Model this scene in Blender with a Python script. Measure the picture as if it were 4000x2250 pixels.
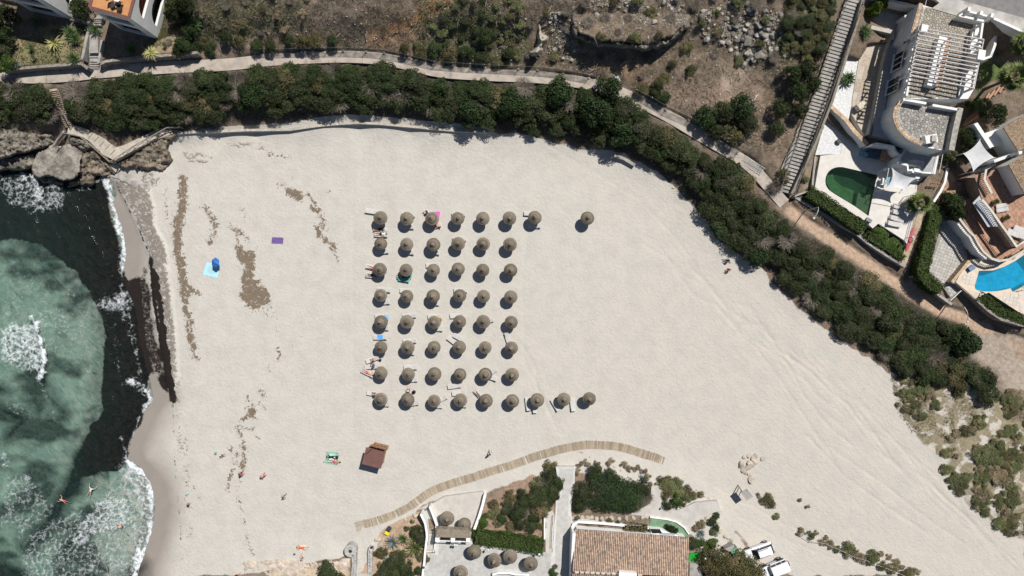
import bpy,bmesh,math,random
import numpy as np
from mathutils import Vector,Matrix
from mathutils.geometry import tessellate_polygon

random.seed(11); RNG = np.random.default_rng(7)
for o in list(bpy.data.objects): bpy.data.objects.remove(o)
SC = bpy.context.scene
COL = SC.collection
R = math.radians

# ------------------------------------------------------------------ camera, sky, sun, exposure
CAM_H = 95.0      # drone height over the sand, metres
PPM = 28.0        # photograph pixels per metre on the sand
cam_d = bpy.data.cameras.new('camera'); cam = bpy.data.objects.new('camera', cam_d)
COL.objects.link(cam); SC.camera = cam
cam.location = (0,0,CAM_H); cam.rotation_euler = (0,0,0)
cam_d.sensor_width = 36.0; cam_d.lens = 36.0*CAM_H/(4000/PPM)
cam_d.clip_start = 1.0; cam_d.clip_end = 3000.0

SUN_EL = 57.0
SUN_DIR = Vector((0.585*math.cos(R(SUN_EL)),0.811*math.cos(R(SUN_EL)),math.sin(R(SUN_EL)))).normalized()
world = bpy.data.worlds.new('World'); SC.world = world; world.use_nodes = True
wn = world.node_tree.nodes; wl = world.node_tree.links
sky = wn.new('ShaderNodeTexSky'); sky.sky_type = 'NISHITA'; sky.sun_disc = False
sky.sun_elevation = R(SUN_EL); sky.sun_rotation = math.atan2(SUN_DIR.x,SUN_DIR.y)
sky.air_density = 1.0; sky.dust_density = 0.6; sky.ozone_density = 1.0
wl.new(sky.outputs[0],wn['Background'].inputs[0]); wn['Background'].inputs[1].default_value = 0.05
sun_d = bpy.data.lights.new('sun', 'SUN'); sun_d.energy = 4.85; sun_d.angle = R(0.53); sun_d.color = (1.0,0.965,0.91)
sun = bpy.data.objects.new('sun', sun_d); COL.objects.link(sun)
sun.rotation_euler = SUN_DIR.to_track_quat('Z', 'Y').to_euler(); sun.location = (40,55,90)
SC.view_settings.view_transform = 'Standard'; SC.view_settings.look = 'None'
SC.view_settings.exposure = 0.07; SC.view_settings.gamma = 1.0
SC.view_settings.use_curve_mapping = False

# ------------------------------------------------------------------ places: survey coordinates -> metres
def W(u,v,z=0.0):
 s = (CAM_H - z)/CAM_H/PPM
 return Vector(((u-2000)*s,(1125-v)*s,z))
def reg(ox,oy,s): return lambda x,y: (ox + x/s,oy + y/s)
A_ = reg(0,0,3.578); B_ = reg(0,440,3.578)
V1 = reg(3300,0,3.677); V2 = reg(3100,350,3.677); V3 = reg(3080,650,3.677)
V4 = reg(3500,400,3.45); V5 = reg(3500,780,2.786)
R1 = reg(1350,1930,2.862); R2 = reg(2150,1750,2.862)
U1 = reg(1400,780,3.623); U2 = reg(1400,1200,3.293)
def T(c,r): return reg(c*1000,(0,563,1126,1687)[r],2.574)
def PX(f,*pts): return [f(*p) for p in pts]

# ------------------------------------------------------------------ numpy noise and masks
def _hash(ix,iy,seed):
 h = (ix.astype(np.int64)*374761393 + iy.astype(np.int64)*668265263 + seed*1442695041) & 0x7fffffff
 h = ((h ^ (h >> 13))*1274126177) & 0x7fffffff
 return ((h ^ (h >> 16)) & 0xffff)/65535.0
def vnoise(x,y,seed=0):
 ix = np.floor(x); iy = np.floor(y); fx = x-ix; fy = y-iy
 fx = fx*fx*(3-2*fx); fy = fy*fy*(3-2*fy)
 a = _hash(ix,iy,seed); b = _hash(ix+1,iy,seed); c = _hash(ix,iy+1,seed); d = _hash(ix+1,iy+1,seed)
 return (a*(1-fx)+b*fx)*(1-fy) + (c*(1-fx)+d*fx)*fy
def fbm(x,y,oct=4,seed=0):
 s = 0; a = 0.5; t = 0
 for i in range(oct):
  s = s + a*vnoise(x,y,seed+i*17); t += a; a *= 0.5; x = x*2.03+13.1; y = y*2.03+7.7
 return s/t            # 0..1
def seg_dist(U,Vv,pts,closed=False):
 d = np.full(U.shape,1e9)
 n = len(pts)
 for i in range(n if closed else n-1):
  ax,ay = pts[i]; bx,by = pts[(i+1) % n]
  dx,dy = bx-ax,by-ay; L = dx*dx+dy*dy+1e-9
  t = np.clip(((U-ax)*dx+(Vv-ay)*dy)/L,0,1)
  d = np.minimum(d,np.hypot(U-ax-t*dx,Vv-ay-t*dy))
 return d
def inside(U,Vv,pts):
 r = np.zeros(U.shape,bool); n = len(pts)
 for i in range(n):
  ax,ay = pts[i]; bx,by = pts[(i+1) % n]
  if ay == by: continue
  c = ((ay > Vv) != (by > Vv)) & (U < (bx-ax)*(Vv-ay)/(by-ay)+ax)
  r ^= c
 return r
def in_poly(u,v,pts):
 return bool(inside(np.array([float(u)]),np.array([float(v)]),pts)[0])
def poly_mask(U,Vv,pts,soft=12,namp=0,nscale=25,seed=3):
 """1 inside, 0 outside with a soft, optionally ragged edge."""
 xs = [p[0] for p in pts]; ys = [p[1] for p in pts]; m = soft*2+namp*2+5
 sel = (U > min(xs)-m) & (U < max(xs)+m) & (Vv > min(ys)-m) & (Vv < max(ys)+m)
 out = np.zeros(U.shape)
 if not sel.any(): return out
 u = U[sel]; v = Vv[sel]
 sd = seg_dist(u,v,pts,True)*np.where(inside(u,v,pts),1,-1)
 if namp: sd = sd + (fbm(u/nscale,v/nscale,3,seed)-0.5)*2*namp
 out[sel] = np.clip(0.5+sd/(2*soft),0,1)
 return out
def line_mask(U,Vv,pts,w,soft=10,namp=0,nscale=25,seed=5):
 xs = [p[0] for p in pts]; ys = [p[1] for p in pts]; m = soft*2+namp*2+w+5
 sel = (U > min(xs)-m) & (U < max(xs)+m) & (Vv > min(ys)-m) & (Vv < max(ys)+m)
 out = np.zeros(U.shape)
 if not sel.any(): return out
 u = U[sel]; v = Vv[sel]
 sd = w-seg_dist(u,v,pts)
 if namp: sd = sd + (fbm(u/nscale,v/nscale,3,seed)-0.5)*2*namp
 out[sel] = np.clip(0.5+sd/(2*soft),0,1)
 return out

# ------------------------------------------------------------------ materials
MATS = {}
def _nt(name):
 m = bpy.data.materials.new(name); m.use_nodes = True
 nt = m.node_tree; b = nt.nodes['Principled BSDF']
 return m,nt,b
def N(nt,kind,**kw):
 n = nt.nodes.new(kind)
 for k,v in kw.items(): setattr(n,k,v)
 return n
def math_node(nt,op,a,b=None,c=None,clamp=False):
 n = nt.nodes.new('ShaderNodeMath'); n.operation = op; n.use_clamp = clamp
 for i,x in enumerate((a,b,c)):
  if x is None: continue
  if isinstance(x,(int,float)): n.inputs[i].default_value = x
  else: nt.links.new(x,n.inputs[i])
 return n.outputs[0]
def mix_col(nt,fac,a,b,mode='MIX'):
 n = nt.nodes.new('ShaderNodeMix'); n.data_type = 'RGBA'; n.blend_type = mode
 for s,x in ((n.inputs[0],fac),(n.inputs[6],a),(n.inputs[7],b)):
  if isinstance(x,(int,float)): s.default_value = x
  elif isinstance(x,tuple): s.default_value = (*x[:3],1)
  else: nt.links.new(x,s)
 return n.outputs[2]
def noise(nt,vec,scale,detail=3,rough=0.55,dist=0):
 n = nt.nodes.new('ShaderNodeTexNoise'); n.inputs['Scale'].default_value = scale
 n.inputs['Detail'].default_value = detail; n.inputs['Roughness'].default_value = rough
 n.inputs['Distortion'].default_value = dist
 if vec is not None: nt.links.new(vec,n.inputs['Vector'])
 return n.outputs[0]
def smooth(nt,x,lo,hi):
 n = nt.nodes.new('ShaderNodeMapRange'); n.interpolation_type = 'SMOOTHSTEP'
 nt.links.new(x,n.inputs[0]); n.inputs[1].default_value = lo; n.inputs[2].default_value = hi
 return n.outputs[0]
def M(name,col,rough=0.8,var=0.25,scale=2.5,rnd=0.12,bump=0.0,bscale=12,col2=None,spec=0.3,metal=0.0,stain=0.0,crack=0.0):
 """plain procedural surface: two-scale colour grain, per-object variation, fine relief"""
 if name in MATS: return MATS[name]
 m,nt,b = _nt(name); MATS[name] = m
 pos = N(nt, 'ShaderNodeNewGeometry').outputs['Position']
 n1 = noise(nt,pos,scale,4,0.6); n2 = noise(nt,pos,scale*9,2,0.5)
 f = math_node(nt, 'MULTIPLY_ADD', n1,1.2,-0.1)
 c2 = col2 if col2 else tuple(c*(1-var) for c in col)
 c1 = col if col2 else tuple(min(1,c*(1+var*0.6)) for c in col)
 c = mix_col(nt,smooth(nt,f,0.25,0.75),c1,c2)
 oi = N(nt, 'ShaderNodeObjectInfo').outputs['Random']
 br = math_node(nt, 'MULTIPLY_ADD', oi,2*rnd,1-rnd)
 br2 = math_node(nt, 'MULTIPLY', br,math_node(nt, 'MULTIPLY_ADD', n2,var*0.8,1-var*0.4))
 mul = N(nt, 'ShaderNodeVectorMath', operation='SCALE')
 nt.links.new(c,mul.inputs[0]); nt.links.new(br2,mul.inputs['Scale'])
 out = mul.outputs[0]
 if stain:
  s = smooth(nt,noise(nt,pos,scale*0.5,6,0.7),0.52,0.7)
  out = mix_col(nt,math_node(nt, 'MULTIPLY', s,stain),out,tuple(x*0.35 for x in col))
 if crack:
  ck = math_node(nt, 'ABSOLUTE', math_node(nt, 'SUBTRACT', noise(nt,pos,.9,5,.65,.8),.5))
  out = mix_col(nt,math_node(nt, 'MULTIPLY', math_node(nt, 'SUBTRACT', 1.0,smooth(nt,ck,.0,.035)),crack),out,tuple(x*0.2 for x in col))
 nt.links.new(out,b.inputs['Base Color'])
 b.inputs['Roughness'].default_value = rough; b.inputs['Specular IOR Level'].default_value = spec
 b.inputs['Metallic'].default_value = metal
 if bump:
  bn = N(nt, 'ShaderNodeBump'); bn.inputs['Strength'].default_value = bump; bn.inputs['Distance'].default_value = 0.05
  nt.links.new(noise(nt,pos,bscale,4,0.6),bn.inputs['Height']); nt.links.new(bn.outputs[0],b.inputs['Normal'])
 return m
def leaf_mat(name,dark,light,rnd=0.3,rough=0.65,dry=None):
 if name in MATS: return MATS[name]
 m,nt,b = _nt(name); MATS[name] = m
 at = N(nt, 'ShaderNodeAttribute', attribute_name='lv').outputs['Fac']
 c = mix_col(nt,at,dark,light)
 oi = N(nt, 'ShaderNodeObjectInfo').outputs['Random']
 pos = N(nt, 'ShaderNodeNewGeometry').outputs['Position']
 if dry: c = mix_col(nt,smooth(nt,noise(nt,pos,0.45,3,0.6),0.52,0.72),c,dry)
 br = math_node(nt, 'MULTIPLY_ADD', oi,2*rnd,1-rnd)
 br = math_node(nt, 'MULTIPLY', br,math_node(nt, 'MULTIPLY_ADD', noise(nt,pos,0.9,2),0.9,0.55))
 mul = N(nt, 'ShaderNodeVectorMath', operation='SCALE')
 nt.links.new(c,mul.inputs[0]); nt.links.new(br,mul.inputs['Scale'])
 nt.links.new(mul.outputs[0],b.inputs['Base Color'])
 b.inputs['Roughness'].default_value = rough; b.inputs['Specular IOR Level'].default_value = 0.15
 return m

# ------------------------------------------------------------------ objects
OFF = {}
def setp(o,label=None,cat=None,group=None,kind=None):
 if label: o['label'] = label
 if cat: o['category'] = cat
 if group: o['group'] = group
 if kind: o['kind'] = kind
 return o
def thing(name,label,cat,loc,group=None,rz=0):
 o = bpy.data.objects.new(name,None); COL.objects.link(o)
 o.location = loc; o.rotation_euler = (0,0,rz); o.empty_display_size = 0.3
 OFF[o.name] = Vector(loc)
 return setp(o,label,cat,group)
def link_mesh(name,me,parent=None,loc=None):
 o = bpy.data.objects.new(name,me); COL.objects.link(o)
 if parent is not None:
  o.parent = parent; OFF[o.name] = OFF.get(parent.name,Vector((0,0,0)))
 elif loc is not None:
  o.location = loc; OFF[o.name] = Vector(loc)
 return o
def copy_tree(src,parent=None):
 c = src.copy(); COL.objects.link(c); c.parent = parent
 for ch in src.children: copy_tree(ch,c)
 return c

class MB:
 """collects shapes for ONE mesh object"""
 def __init__(s): s.v = []; s.f = []; s.m = []
 def add(s,vs,fs,mi=0):
  b = len(s.v); s.v.extend(tuple(v) for v in vs); s.f.extend(tuple(i+b for i in f) for f in fs); s.m.extend([mi]*len(fs)); return s
 def box(s,c,size,rz=0,mi=0,mat=None,taper=1.0):
  x,y,z = (d/2 for d in size); cs,sn = math.cos(rz),math.sin(rz); vs = []
  for sz in (-1,1):
   t = taper if sz > 0 else 1
   for sx,sy in ((-1,-1),(1,-1),(1,1),(-1,1)):
    p = Vector((sx*x*t,sy*y*t,sz*z))
    if mat is not None: p = mat @ p
    else: p = Vector((p.x*cs-p.y*sn,p.x*sn+p.y*cs,p.z))
    vs.append((c[0]+p.x,c[1]+p.y,c[2]+p.z))
  return s.add(vs,[(3,2,1,0),(4,5,6,7),(0,1,5,4),(1,2,6,5),(2,3,7,6),(3,0,4,7)],mi)
 def prism(s,pts,z0,z1,mi=0,mi_side=None):
  """pts: list of (x,y) or per-point z tuple (x,y,z) for the top"""
  n = len(pts); ar = sum(pts[i][0]*pts[(i+1) % n][1]-pts[(i+1) % n][0]*pts[i][1] for i in range(n))
  if ar < 0: pts = pts[::-1]
  top = [(p[0],p[1],(p[2] if len(p) > 2 else z1)) for p in pts]
  bot = [(p[0],p[1],z0) for p in pts]
  tri = tessellate_polygon([[Vector((p[0],p[1],0)) for p in pts]])
  fs = []
  for a,b,c in tri:
   cr = (pts[b][0]-pts[a][0])*(pts[c][1]-pts[a][1])-(pts[b][1]-pts[a][1])*(pts[c][0]-pts[a][0])
   fs.append((a,b,c) if cr > 0 else (a,c,b))
  k = len(s.v)
  s.v.extend(top); s.v.extend(bot)
  for f in fs:
   s.f.append(tuple(i+k for i in f)); s.m.append(mi)
   s.f.append(tuple(i+k+n for i in f[::-1])); s.m.append(mi)
  for i in range(n):
   j = (i+1) % n
   s.f.append((k+i,k+n+i,k+n+j,k+j)); s.m.append(mi if mi_side is None else mi_side)
  return s
 def tube(s,pts,r,n=6,mi=0,r2=None):
  pts = [Vector(p) for p in pts]; m = len(pts); vs = []; fs = []
  for i,p in enumerate(pts):
   d = (pts[min(i+1,m-1)]-pts[max(i-1,0)]).normalized()
   a = d.cross(Vector((0,0,1)))
   if a.length < 1e-3: a = Vector((1,0,0))
   a.normalize(); b = d.cross(a)
   rr = r if r2 is None else r+(r2-r)*i/max(1,m-1)
   for k in range(n):
    t = 2*math.pi*k/n; vs.append(p+(a*math.cos(t)+b*math.sin(t))*rr)
  for i in range(m-1):
   for k in range(n):
    q = (k+1) % n; fs.append((i*n+k,i*n+q,(i+1)*n+q,(i+1)*n+k))
  fs.append(tuple(range(n))[::-1]); fs.append(tuple((m-1)*n+k for k in range(n)))
  return s.add(vs,fs,mi)
 def lathe(s,prof,c=(0,0,0),n=24,mi=0,jit=0.0,rnd=None):
  vs = []; fs = []; m = len(prof)
  for i,(r,z) in enumerate(prof):
   for k in range(n):
    t = 2*math.pi*k/n; q = r*(1+(rnd.uniform(-jit,jit) if rnd else 0))
    vs.append((c[0]+q*math.cos(t),c[1]+q*math.sin(t),c[2]+z))
  for i in range(m-1):
   for k in range(n):
    q = (k+1) % n; fs.append((i*n+k,i*n+q,(i+1)*n+q,(i+1)*n+k))
  return s.add(vs,fs,mi)
 def sheet(s,rows,mi=0):
  """rows: list of equal-length point lists"""
  n = len(rows[0]); vs = [p for r in rows for p in r]
  fs = [(i*n+k,i*n+k+1,(i+1)*n+k+1,(i+1)*n+k) for i in range(len(rows)-1) for k in range(n-1)]
  return s.add(vs,fs,mi)
 def mesh(s,name,mats,off=Vector((0,0,0)),smooth=False):
  me = bpy.data.meshes.new(name)
  me.from_pydata([(v[0]-off[0],v[1]-off[1],v[2]-off[2]) for v in s.v],[],s.f)
  for m in (mats if isinstance(mats,(list,tuple)) else [mats]): me.materials.append(m)
  me.polygons.foreach_set('material_index', s.m)
  if smooth: me.polygons.foreach_set('use_smooth', [True]*len(me.polygons))
  me.update(); return me
 def build(s,name,mats,parent=None,loc=None,smooth=False):
  off = OFF.get(parent.name,Vector((0,0,0))) if parent is not None else (Vector(loc) if loc is not None else Vector((0,0,0)))
  return link_mesh(name,s.mesh(name,mats,off,smooth),parent,loc)
def np_mesh(name,verts,faces,mats,lv=None,smooth=False,mi=None):
 """fast mesh from numpy arrays (faces all triangles or all quads)"""
 me = bpy.data.meshes.new(name); k = faces.shape[1]
 me.vertices.add(len(verts)); me.vertices.foreach_set('co', verts.astype(np.float32).ravel())
 me.loops.add(faces.size); me.loops.foreach_set('vertex_index', faces.astype(np.int32).ravel())
 me.polygons.add(len(faces)); me.polygons.foreach_set('loop_start', np.arange(0,faces.size,k,dtype=np.int32))
 me.polygons.foreach_set('loop_total', np.full(len(faces),k,dtype=np.int32))
 for m in (mats if isinstance(mats,(list,tuple)) else [mats]): me.materials.append(m)
 if mi is not None: me.polygons.foreach_set('material_index', mi.astype(np.int32))
 if smooth: me.polygons.foreach_set('use_smooth', np.ones(len(faces),bool))
 if lv is not None:
  a = me.attributes.new('lv', 'FLOAT', 'POINT'); a.data.foreach_set('value', lv.astype(np.float32))
 me.update(calc_edges=True); me.validate(); return me

def slab(pts_px, z, thick): # polygon surveyed at its own top height
 return MB().prism([W(u,v,z)[:2] for u,v in pts_px],z-thick,z)
def cen(pts_px,z): return W(sum(p[0] for p in pts_px)/len(pts_px),sum(p[1] for p in pts_px)/len(pts_px),z)
def wall_strip(pts,t,z0,z1,mb=None,mi=0,closed=False):
 """wall of thickness t along world points (x,y); z0/z1 numbers or lists"""
 mb = mb or MB(); n = len(pts); P = [Vector((p[0],p[1])) for p in pts]
 L = []; Rr = []
 for i in range(n):
  if closed: a = P[(i-1) % n]; b = P[(i+1) % n]
  else: a = P[max(i-1,0)]; b = P[min(i+1,n-1)]
  d = (b-a).normalized(); nrm = Vector((-d.y,d.x))
  if 0 < i < n-1 or closed:
   d1 = (P[i]-P[(i-1) % n]).normalized(); n1 = Vector((-d1.y,d1.x)); k = 1/max(0.5,n1.dot(nrm))
  else: k = 1
  L.append(P[i]+nrm*t/2*k); Rr.append(P[i]-nrm*t/2*k)
 f = lambda z,i: z[i] if isinstance(z,(list,tuple)) else z
 vs = []
 for i in range(n):
  vs += [(*L[i],f(z0,i)),(*Rr[i],f(z0,i)),(*Rr[i],f(z1,i)),(*L[i],f(z1,i))]
 fs = []
 for i in range(n if closed else n-1):
  a = i*4; b = ((i+1) % n)*4
  fs += [(a+3,a+2,b+2,b+3),(a+1,b+1,b+2,a+2),(a,a+3,b+3,b),(a,b,b+1,a+1)]
 if not closed: fs += [(0,1,2,3),((n-1)*4+3,(n-1)*4+2,(n-1)*4+1,(n-1)*4)]
 return mb.add(vs,fs,mi)
def wall_px(pts_px,t,z0,z1,mb=None,mi=0):
 zt = z1 if isinstance(z1,(list,tuple)) else [z1]*len(pts_px)
 return wall_strip([W(u,v,zt[i])[:2] for i,(u,v) in enumerate(pts_px)],t,z0,z1,mb,mi)
def holed_wall(a,b,z0,z1,t,holes,mb=None,mi=0):
 """straight wall a->b (x,y) with openings [(s0,s1,h0,h1,arch)] in metres along / above z0"""
 mb = mb or MB(); a = Vector(a[:2]); b = Vector(b[:2]); L = (b-a).length; d = (b-a)/L; nr = Vector((-d.y,d.x))
 outer = [(0,0),(L,0),(L,z1-z0),(0,z1-z0)]; loops = [outer]
 for s0,s1,h0,h1,arch in holes:
  if arch:
   r = (s1-s0)/2; hs = max(h0+0.05,h1-r); ry = h1-hs
   lp = [(s0,h0),(s1,h0)]+[(s0+r+r*math.cos(q),hs+ry*math.sin(q)) for q in [math.pi*k/10 for k in range(11)]]
  else: lp = [(s0,h0),(s1,h0),(s1,h1),(s0,h1)]
  loops.append(lp)
 tri = tessellate_polygon([[Vector((p[0],p[1],0)) for p in lp] for lp in loops])
 flat = [p for lp in loops for p in lp]; n = len(flat)
 def w3(p,o): q = a+d*p[0]+nr*o; return (q.x,q.y,z0+p[1])
 vs = [w3(p,-t/2) for p in flat]+[w3(p,t/2) for p in flat]; fs = []
 for f in tri:
  A,B,C = (flat[i] for i in f)
  cr = (B[0]-A[0])*(C[1]-A[1])-(B[1]-A[1])*(C[0]-A[0])
  f = f if cr > 0 else f[::-1]
  fs.append(tuple(f)); fs.append(tuple(i+n for i in f[::-1]))
 k = 0
 for li,lp in enumerate(loops):
  m = len(lp)
  for i in range(m):
   p,q = k+i,k+(i+1) % m
   fs.append((p,p+n,q+n,q) if li == 0 else (p,q,q+n,p+n))
  k += m
 return mb.add(vs,fs,mi)
# ------------------------------------------------------------------ levels of the land
SEA = -0.5
PATH_C = [(-300,305,5.2),(0,300,5.0),(150,303,5.0),(280,295,5),(400,282,5),(560,270,4.9),(700,262,4.8),(900,252,4.7),(1040,236,4.6),(1200,226,4.5),(1350,222,4.4),
          (1480,230,4.3),(1600,252,4.2),(1720,280,4.1),(1900,293,4.0),(2100,302,3.9),(2240,318,3.85),(2350,338,3.8),(2450,375,3.75),(2525,410,3.7),(2629,465,3.6),(2740,532,3.5),
          (2840,590,3.4),(2930,650,3.3),(3000,725,3.2),(3062,796,3.1),(3132,862,2.95),(3218,915,2.75),(3311,975,2.5),(3400,1035,2.3),(3480,1090,2.15),(3583,1160,2.0),(3660,1206,1.9),
          (3760,1240,1.8),(3850,1280,1.7),(4000,1345,1.6),(4300,1450,1.6)]
SHORE = [(380,560),(410,690),(440,800),(480,930),(485,1000),(470,1080),(520,1200),(540,1330),(580,1500),(588,1560),(548,1620),(505,1720),(490,1790),(545,1830),(588,1900),(590,2050),(560,2150),(530,2250),(520,2600)]
BEACH = [(620,570),(900,510),(1400,484),(1640,505),(1905,520),(2050,522),(2250,575),(2420,595),(2600,690),(2700,800),(2850,980),(2990,1060),(3060,1150),(3200,1270),(3340,1360),(3480,1460),(3500,1600),(3640,1750),(3760,1950),(3880,2090),(4000,2120),
         (4000,2250),(3000,2250),(2900,2100),(2780,1960),(2640,1850),(2260,1770),(2080,1830),(1900,1890),(1680,1960),(1640,1990),(1420,2120),(1380,2170),(900,2250),(640,2250),(680,1500),(600,900),(560,720)]
def beach_z(u): return 0.0 if u < 2600 else (u-2600)/1400*1.3
CP = []
for u in range(800,4000,190):
 for v in range(600,2250,170):
  if in_poly(u,v,BEACH): CP.append((u,v,beach_z(u)))
for u,v,z in PATH_C: CP.append((u,v,z))
for u,v,z in PATH_C[1:15:1]:
 CP.append((u,v+26,z)); CP.append((u,v-28,z+0.1))
for u,v,z in PATH_C[15:32]:
 CP.append((u-18,v+18,z)); CP.append((u+18,v-18,z+0.1))
for i,(u,v) in enumerate(SHORE):
 if v > 600: CP += [(u,v,SEA-0.02),(u-120,v,-0.85),(u-330,v,-1.4),(u-700,v,-2.4),(u+90,v,-0.28)]
for u,v in ((660,800),(700,1000),(740,1250),(760,1500),(760,1800),(760,2100),(740,2260)): CP.append((u,v,0.0))
# terrace of sand above the low wall, foot of the shrub belt
for u,v in ((700,520),(850,490),(1000,478),(1150,470),(1400,455),(1600,470),(1800,492),(1900,500)): CP.append((u,v,0.95))
for u,v in ((640,580),(700,560),(850,530),(1000,520),(1400,500),(1600,525),(1900,540)): CP.append((u,v,0.1))
for u,v,z in ((2050,505,.6),(2250,545,.5),(2420,575,.5),(2620,680,.5),(2720,800,.5),(2860,970,.5),(3020,1050,.5),(3080,1140,.6),(3220,1260,.6),(3350,1350,.7),(3480,1440,.8)): CP.append((u,v,z))
# rocky corner and sea steps
CP += [(0,360,4.2),(150,380,4.2),(100,460,3.0),(0,470,2.8),(210,470,2.5),(300,510,1.6),(420,560,1.4),(350,450,3.0),(500,430,3.2),(500,520,1.6),(650,400,3.6),(640,480,1.6)]
CP += [(0,640,-1.2),(150,680,-1.1),(300,690,-1.0),(380,640,-0.3),(440,640,0.1),(480,600,0.4),(520,640,.2),(560,660,0.1),(-300,660,-1.5),(-600,500,-2),(-600,300,2.0),(-600,0,6)]
# hillside
for u in range(620,3050,190):
 CP += [(u,140 if u < 2300 else 200,5.8),(u,60,8.0),(u,-60,9.6),(u,-300,12)]
CP += [(2400,280,4.6),(2600,330,4.7),(2750,400,4.7),(2900,480,4.6),(2980,600,4.0),(3040,700,3.5),(2990,400,5.2),(3030,250,6.6),(3100,100,8.4)]
for k in range(9):                       # long stair
 t = k/8; CP.append((3092+(3356-3092)*t-15,757*(1-t),3.0+6.6*t))
# gardens and plots
CP += [(100,210,6.2),(200,240,6.2),(60,100,6.4),(250,120,6.3),(330,240,5.6),(480,190,6.2),(550,210,6.1),(650,90,6.6),(620,160,6.3),(350,60,6.5),(700,30,7.2),(150,-100,6.6),(500,-100,6.6)]
CP += [(3420,40,6.6),(3600,100,6.4),(3300,260,5.4),(3250,380,5.2),(3430,400,6.0),(3200,560,4.0),(3300,620,4.0),(3400,750,4.0),(3500,600,5.4),(3600,480,6),(3500,850,4.0),(3160,760,3.4),(3240,860,3.1),(3400,960,2.8),(3520,1050,2.5)]
CP += [(3700,30,10.6),(3850,80,10.6),(3990,110,10.4),(4200,100,10.6),(3700,-200,10.6),(4000,-200,10.6),(4300,-100,10.6),(3900,200,7.5),(3990,260,7.0),(3780,320,6.5),(3760,480,5.6),(3700,620,4.6),(3900,420,6.6),(3680,780,3.8),(3660,900,3.3),(3640,1040,2.8),(3700,1000,2.8),(3760,1080,2.8),(3960,1150,3.6),(3960,900,5),(3900,700,5.5),(4200,700,6),(4200,1000,5),(4200,1300,2),(3640,1130,2.6),(3900,1240,2.4)]
CP += [(3900,1420,1.5),(3980,1500,1.5),(3700,1500,1.3),(3600,1580,1.1),(3700,1700,1.3),(3850,1700,1.5),(3950,1900,1.6),(3850,1950,1.4),(4200,1800,1.7),(4300,2300,1.6)]
# restaurant side
CP += [(1500,2080,.5),(1560,2060,.6),(1500,2200,1.3),(1600,2150,1.3),(1640,2060,.9),(1420,2240,1.4),(1300,2240,.9),(1100,2250,.4),(1750,1990,.25),(1850,1940,.2),(1900,1990,.6),(2000,1950,1.1),(2050,2060,1.4),(2100,1900,.7),(2150,1990,1.3),(2220,1950,.8),(2240,2100,1.4),(2400,1900,1.0),(2400,1990,1.3),(2320,2060,1.4),(2550,1900,.9),(2640,1990,1.1),(2700,2060,1.2),(2600,2200,1.4),(2720,2150,1.2),(1800,2150,1.4),(2000,2240,1.4),(2400,2200,1.4),(2000,2500,1.5),(1400,2500,1.5),(2600,2500,1.5),(3000,2400,1.0),(900,2500,.8)]
for a in range(0,360,20):
 uu = 2000+7000*math.cos(R(a)); vv = 1125+7000*math.sin(R(a))
 CP.append((uu,vv,22.0 if vv < 0 else (-6.0 if uu < 0 else 4.0)))
CP += [(-2500,1500,-5),(-2500,2400,-5),(-2500,400,3),(2000,-1800,20),(5500,1000,9),(2000,4000,4),(-1200,1500,-3.5),(-1200,2300,-3.5),(-1300,500,.5)]
CP = np.array(sorted(set(CP)),float)
_d = np.hypot(CP[:, None,0]-CP[None,:, 0],CP[:, None,1]-CP[None,:, 1])
_n = len(CP); _A = np.zeros((_n+1,_n+1)); _A[:_n,:_n] = -_d-np.eye(_n)*6.0; _A[:_n,_n] = 1; _A[_n,:_n] = 1
_w = np.linalg.solve(_A,np.append(CP[:, 2],0))
def rbf(U,Vv):
 out = np.full(U.shape,_w[_n])
 for i in range(_n): out -= _w[i]*np.hypot(U-CP[i,0],Vv-CP[i,1])
 return out
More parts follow.
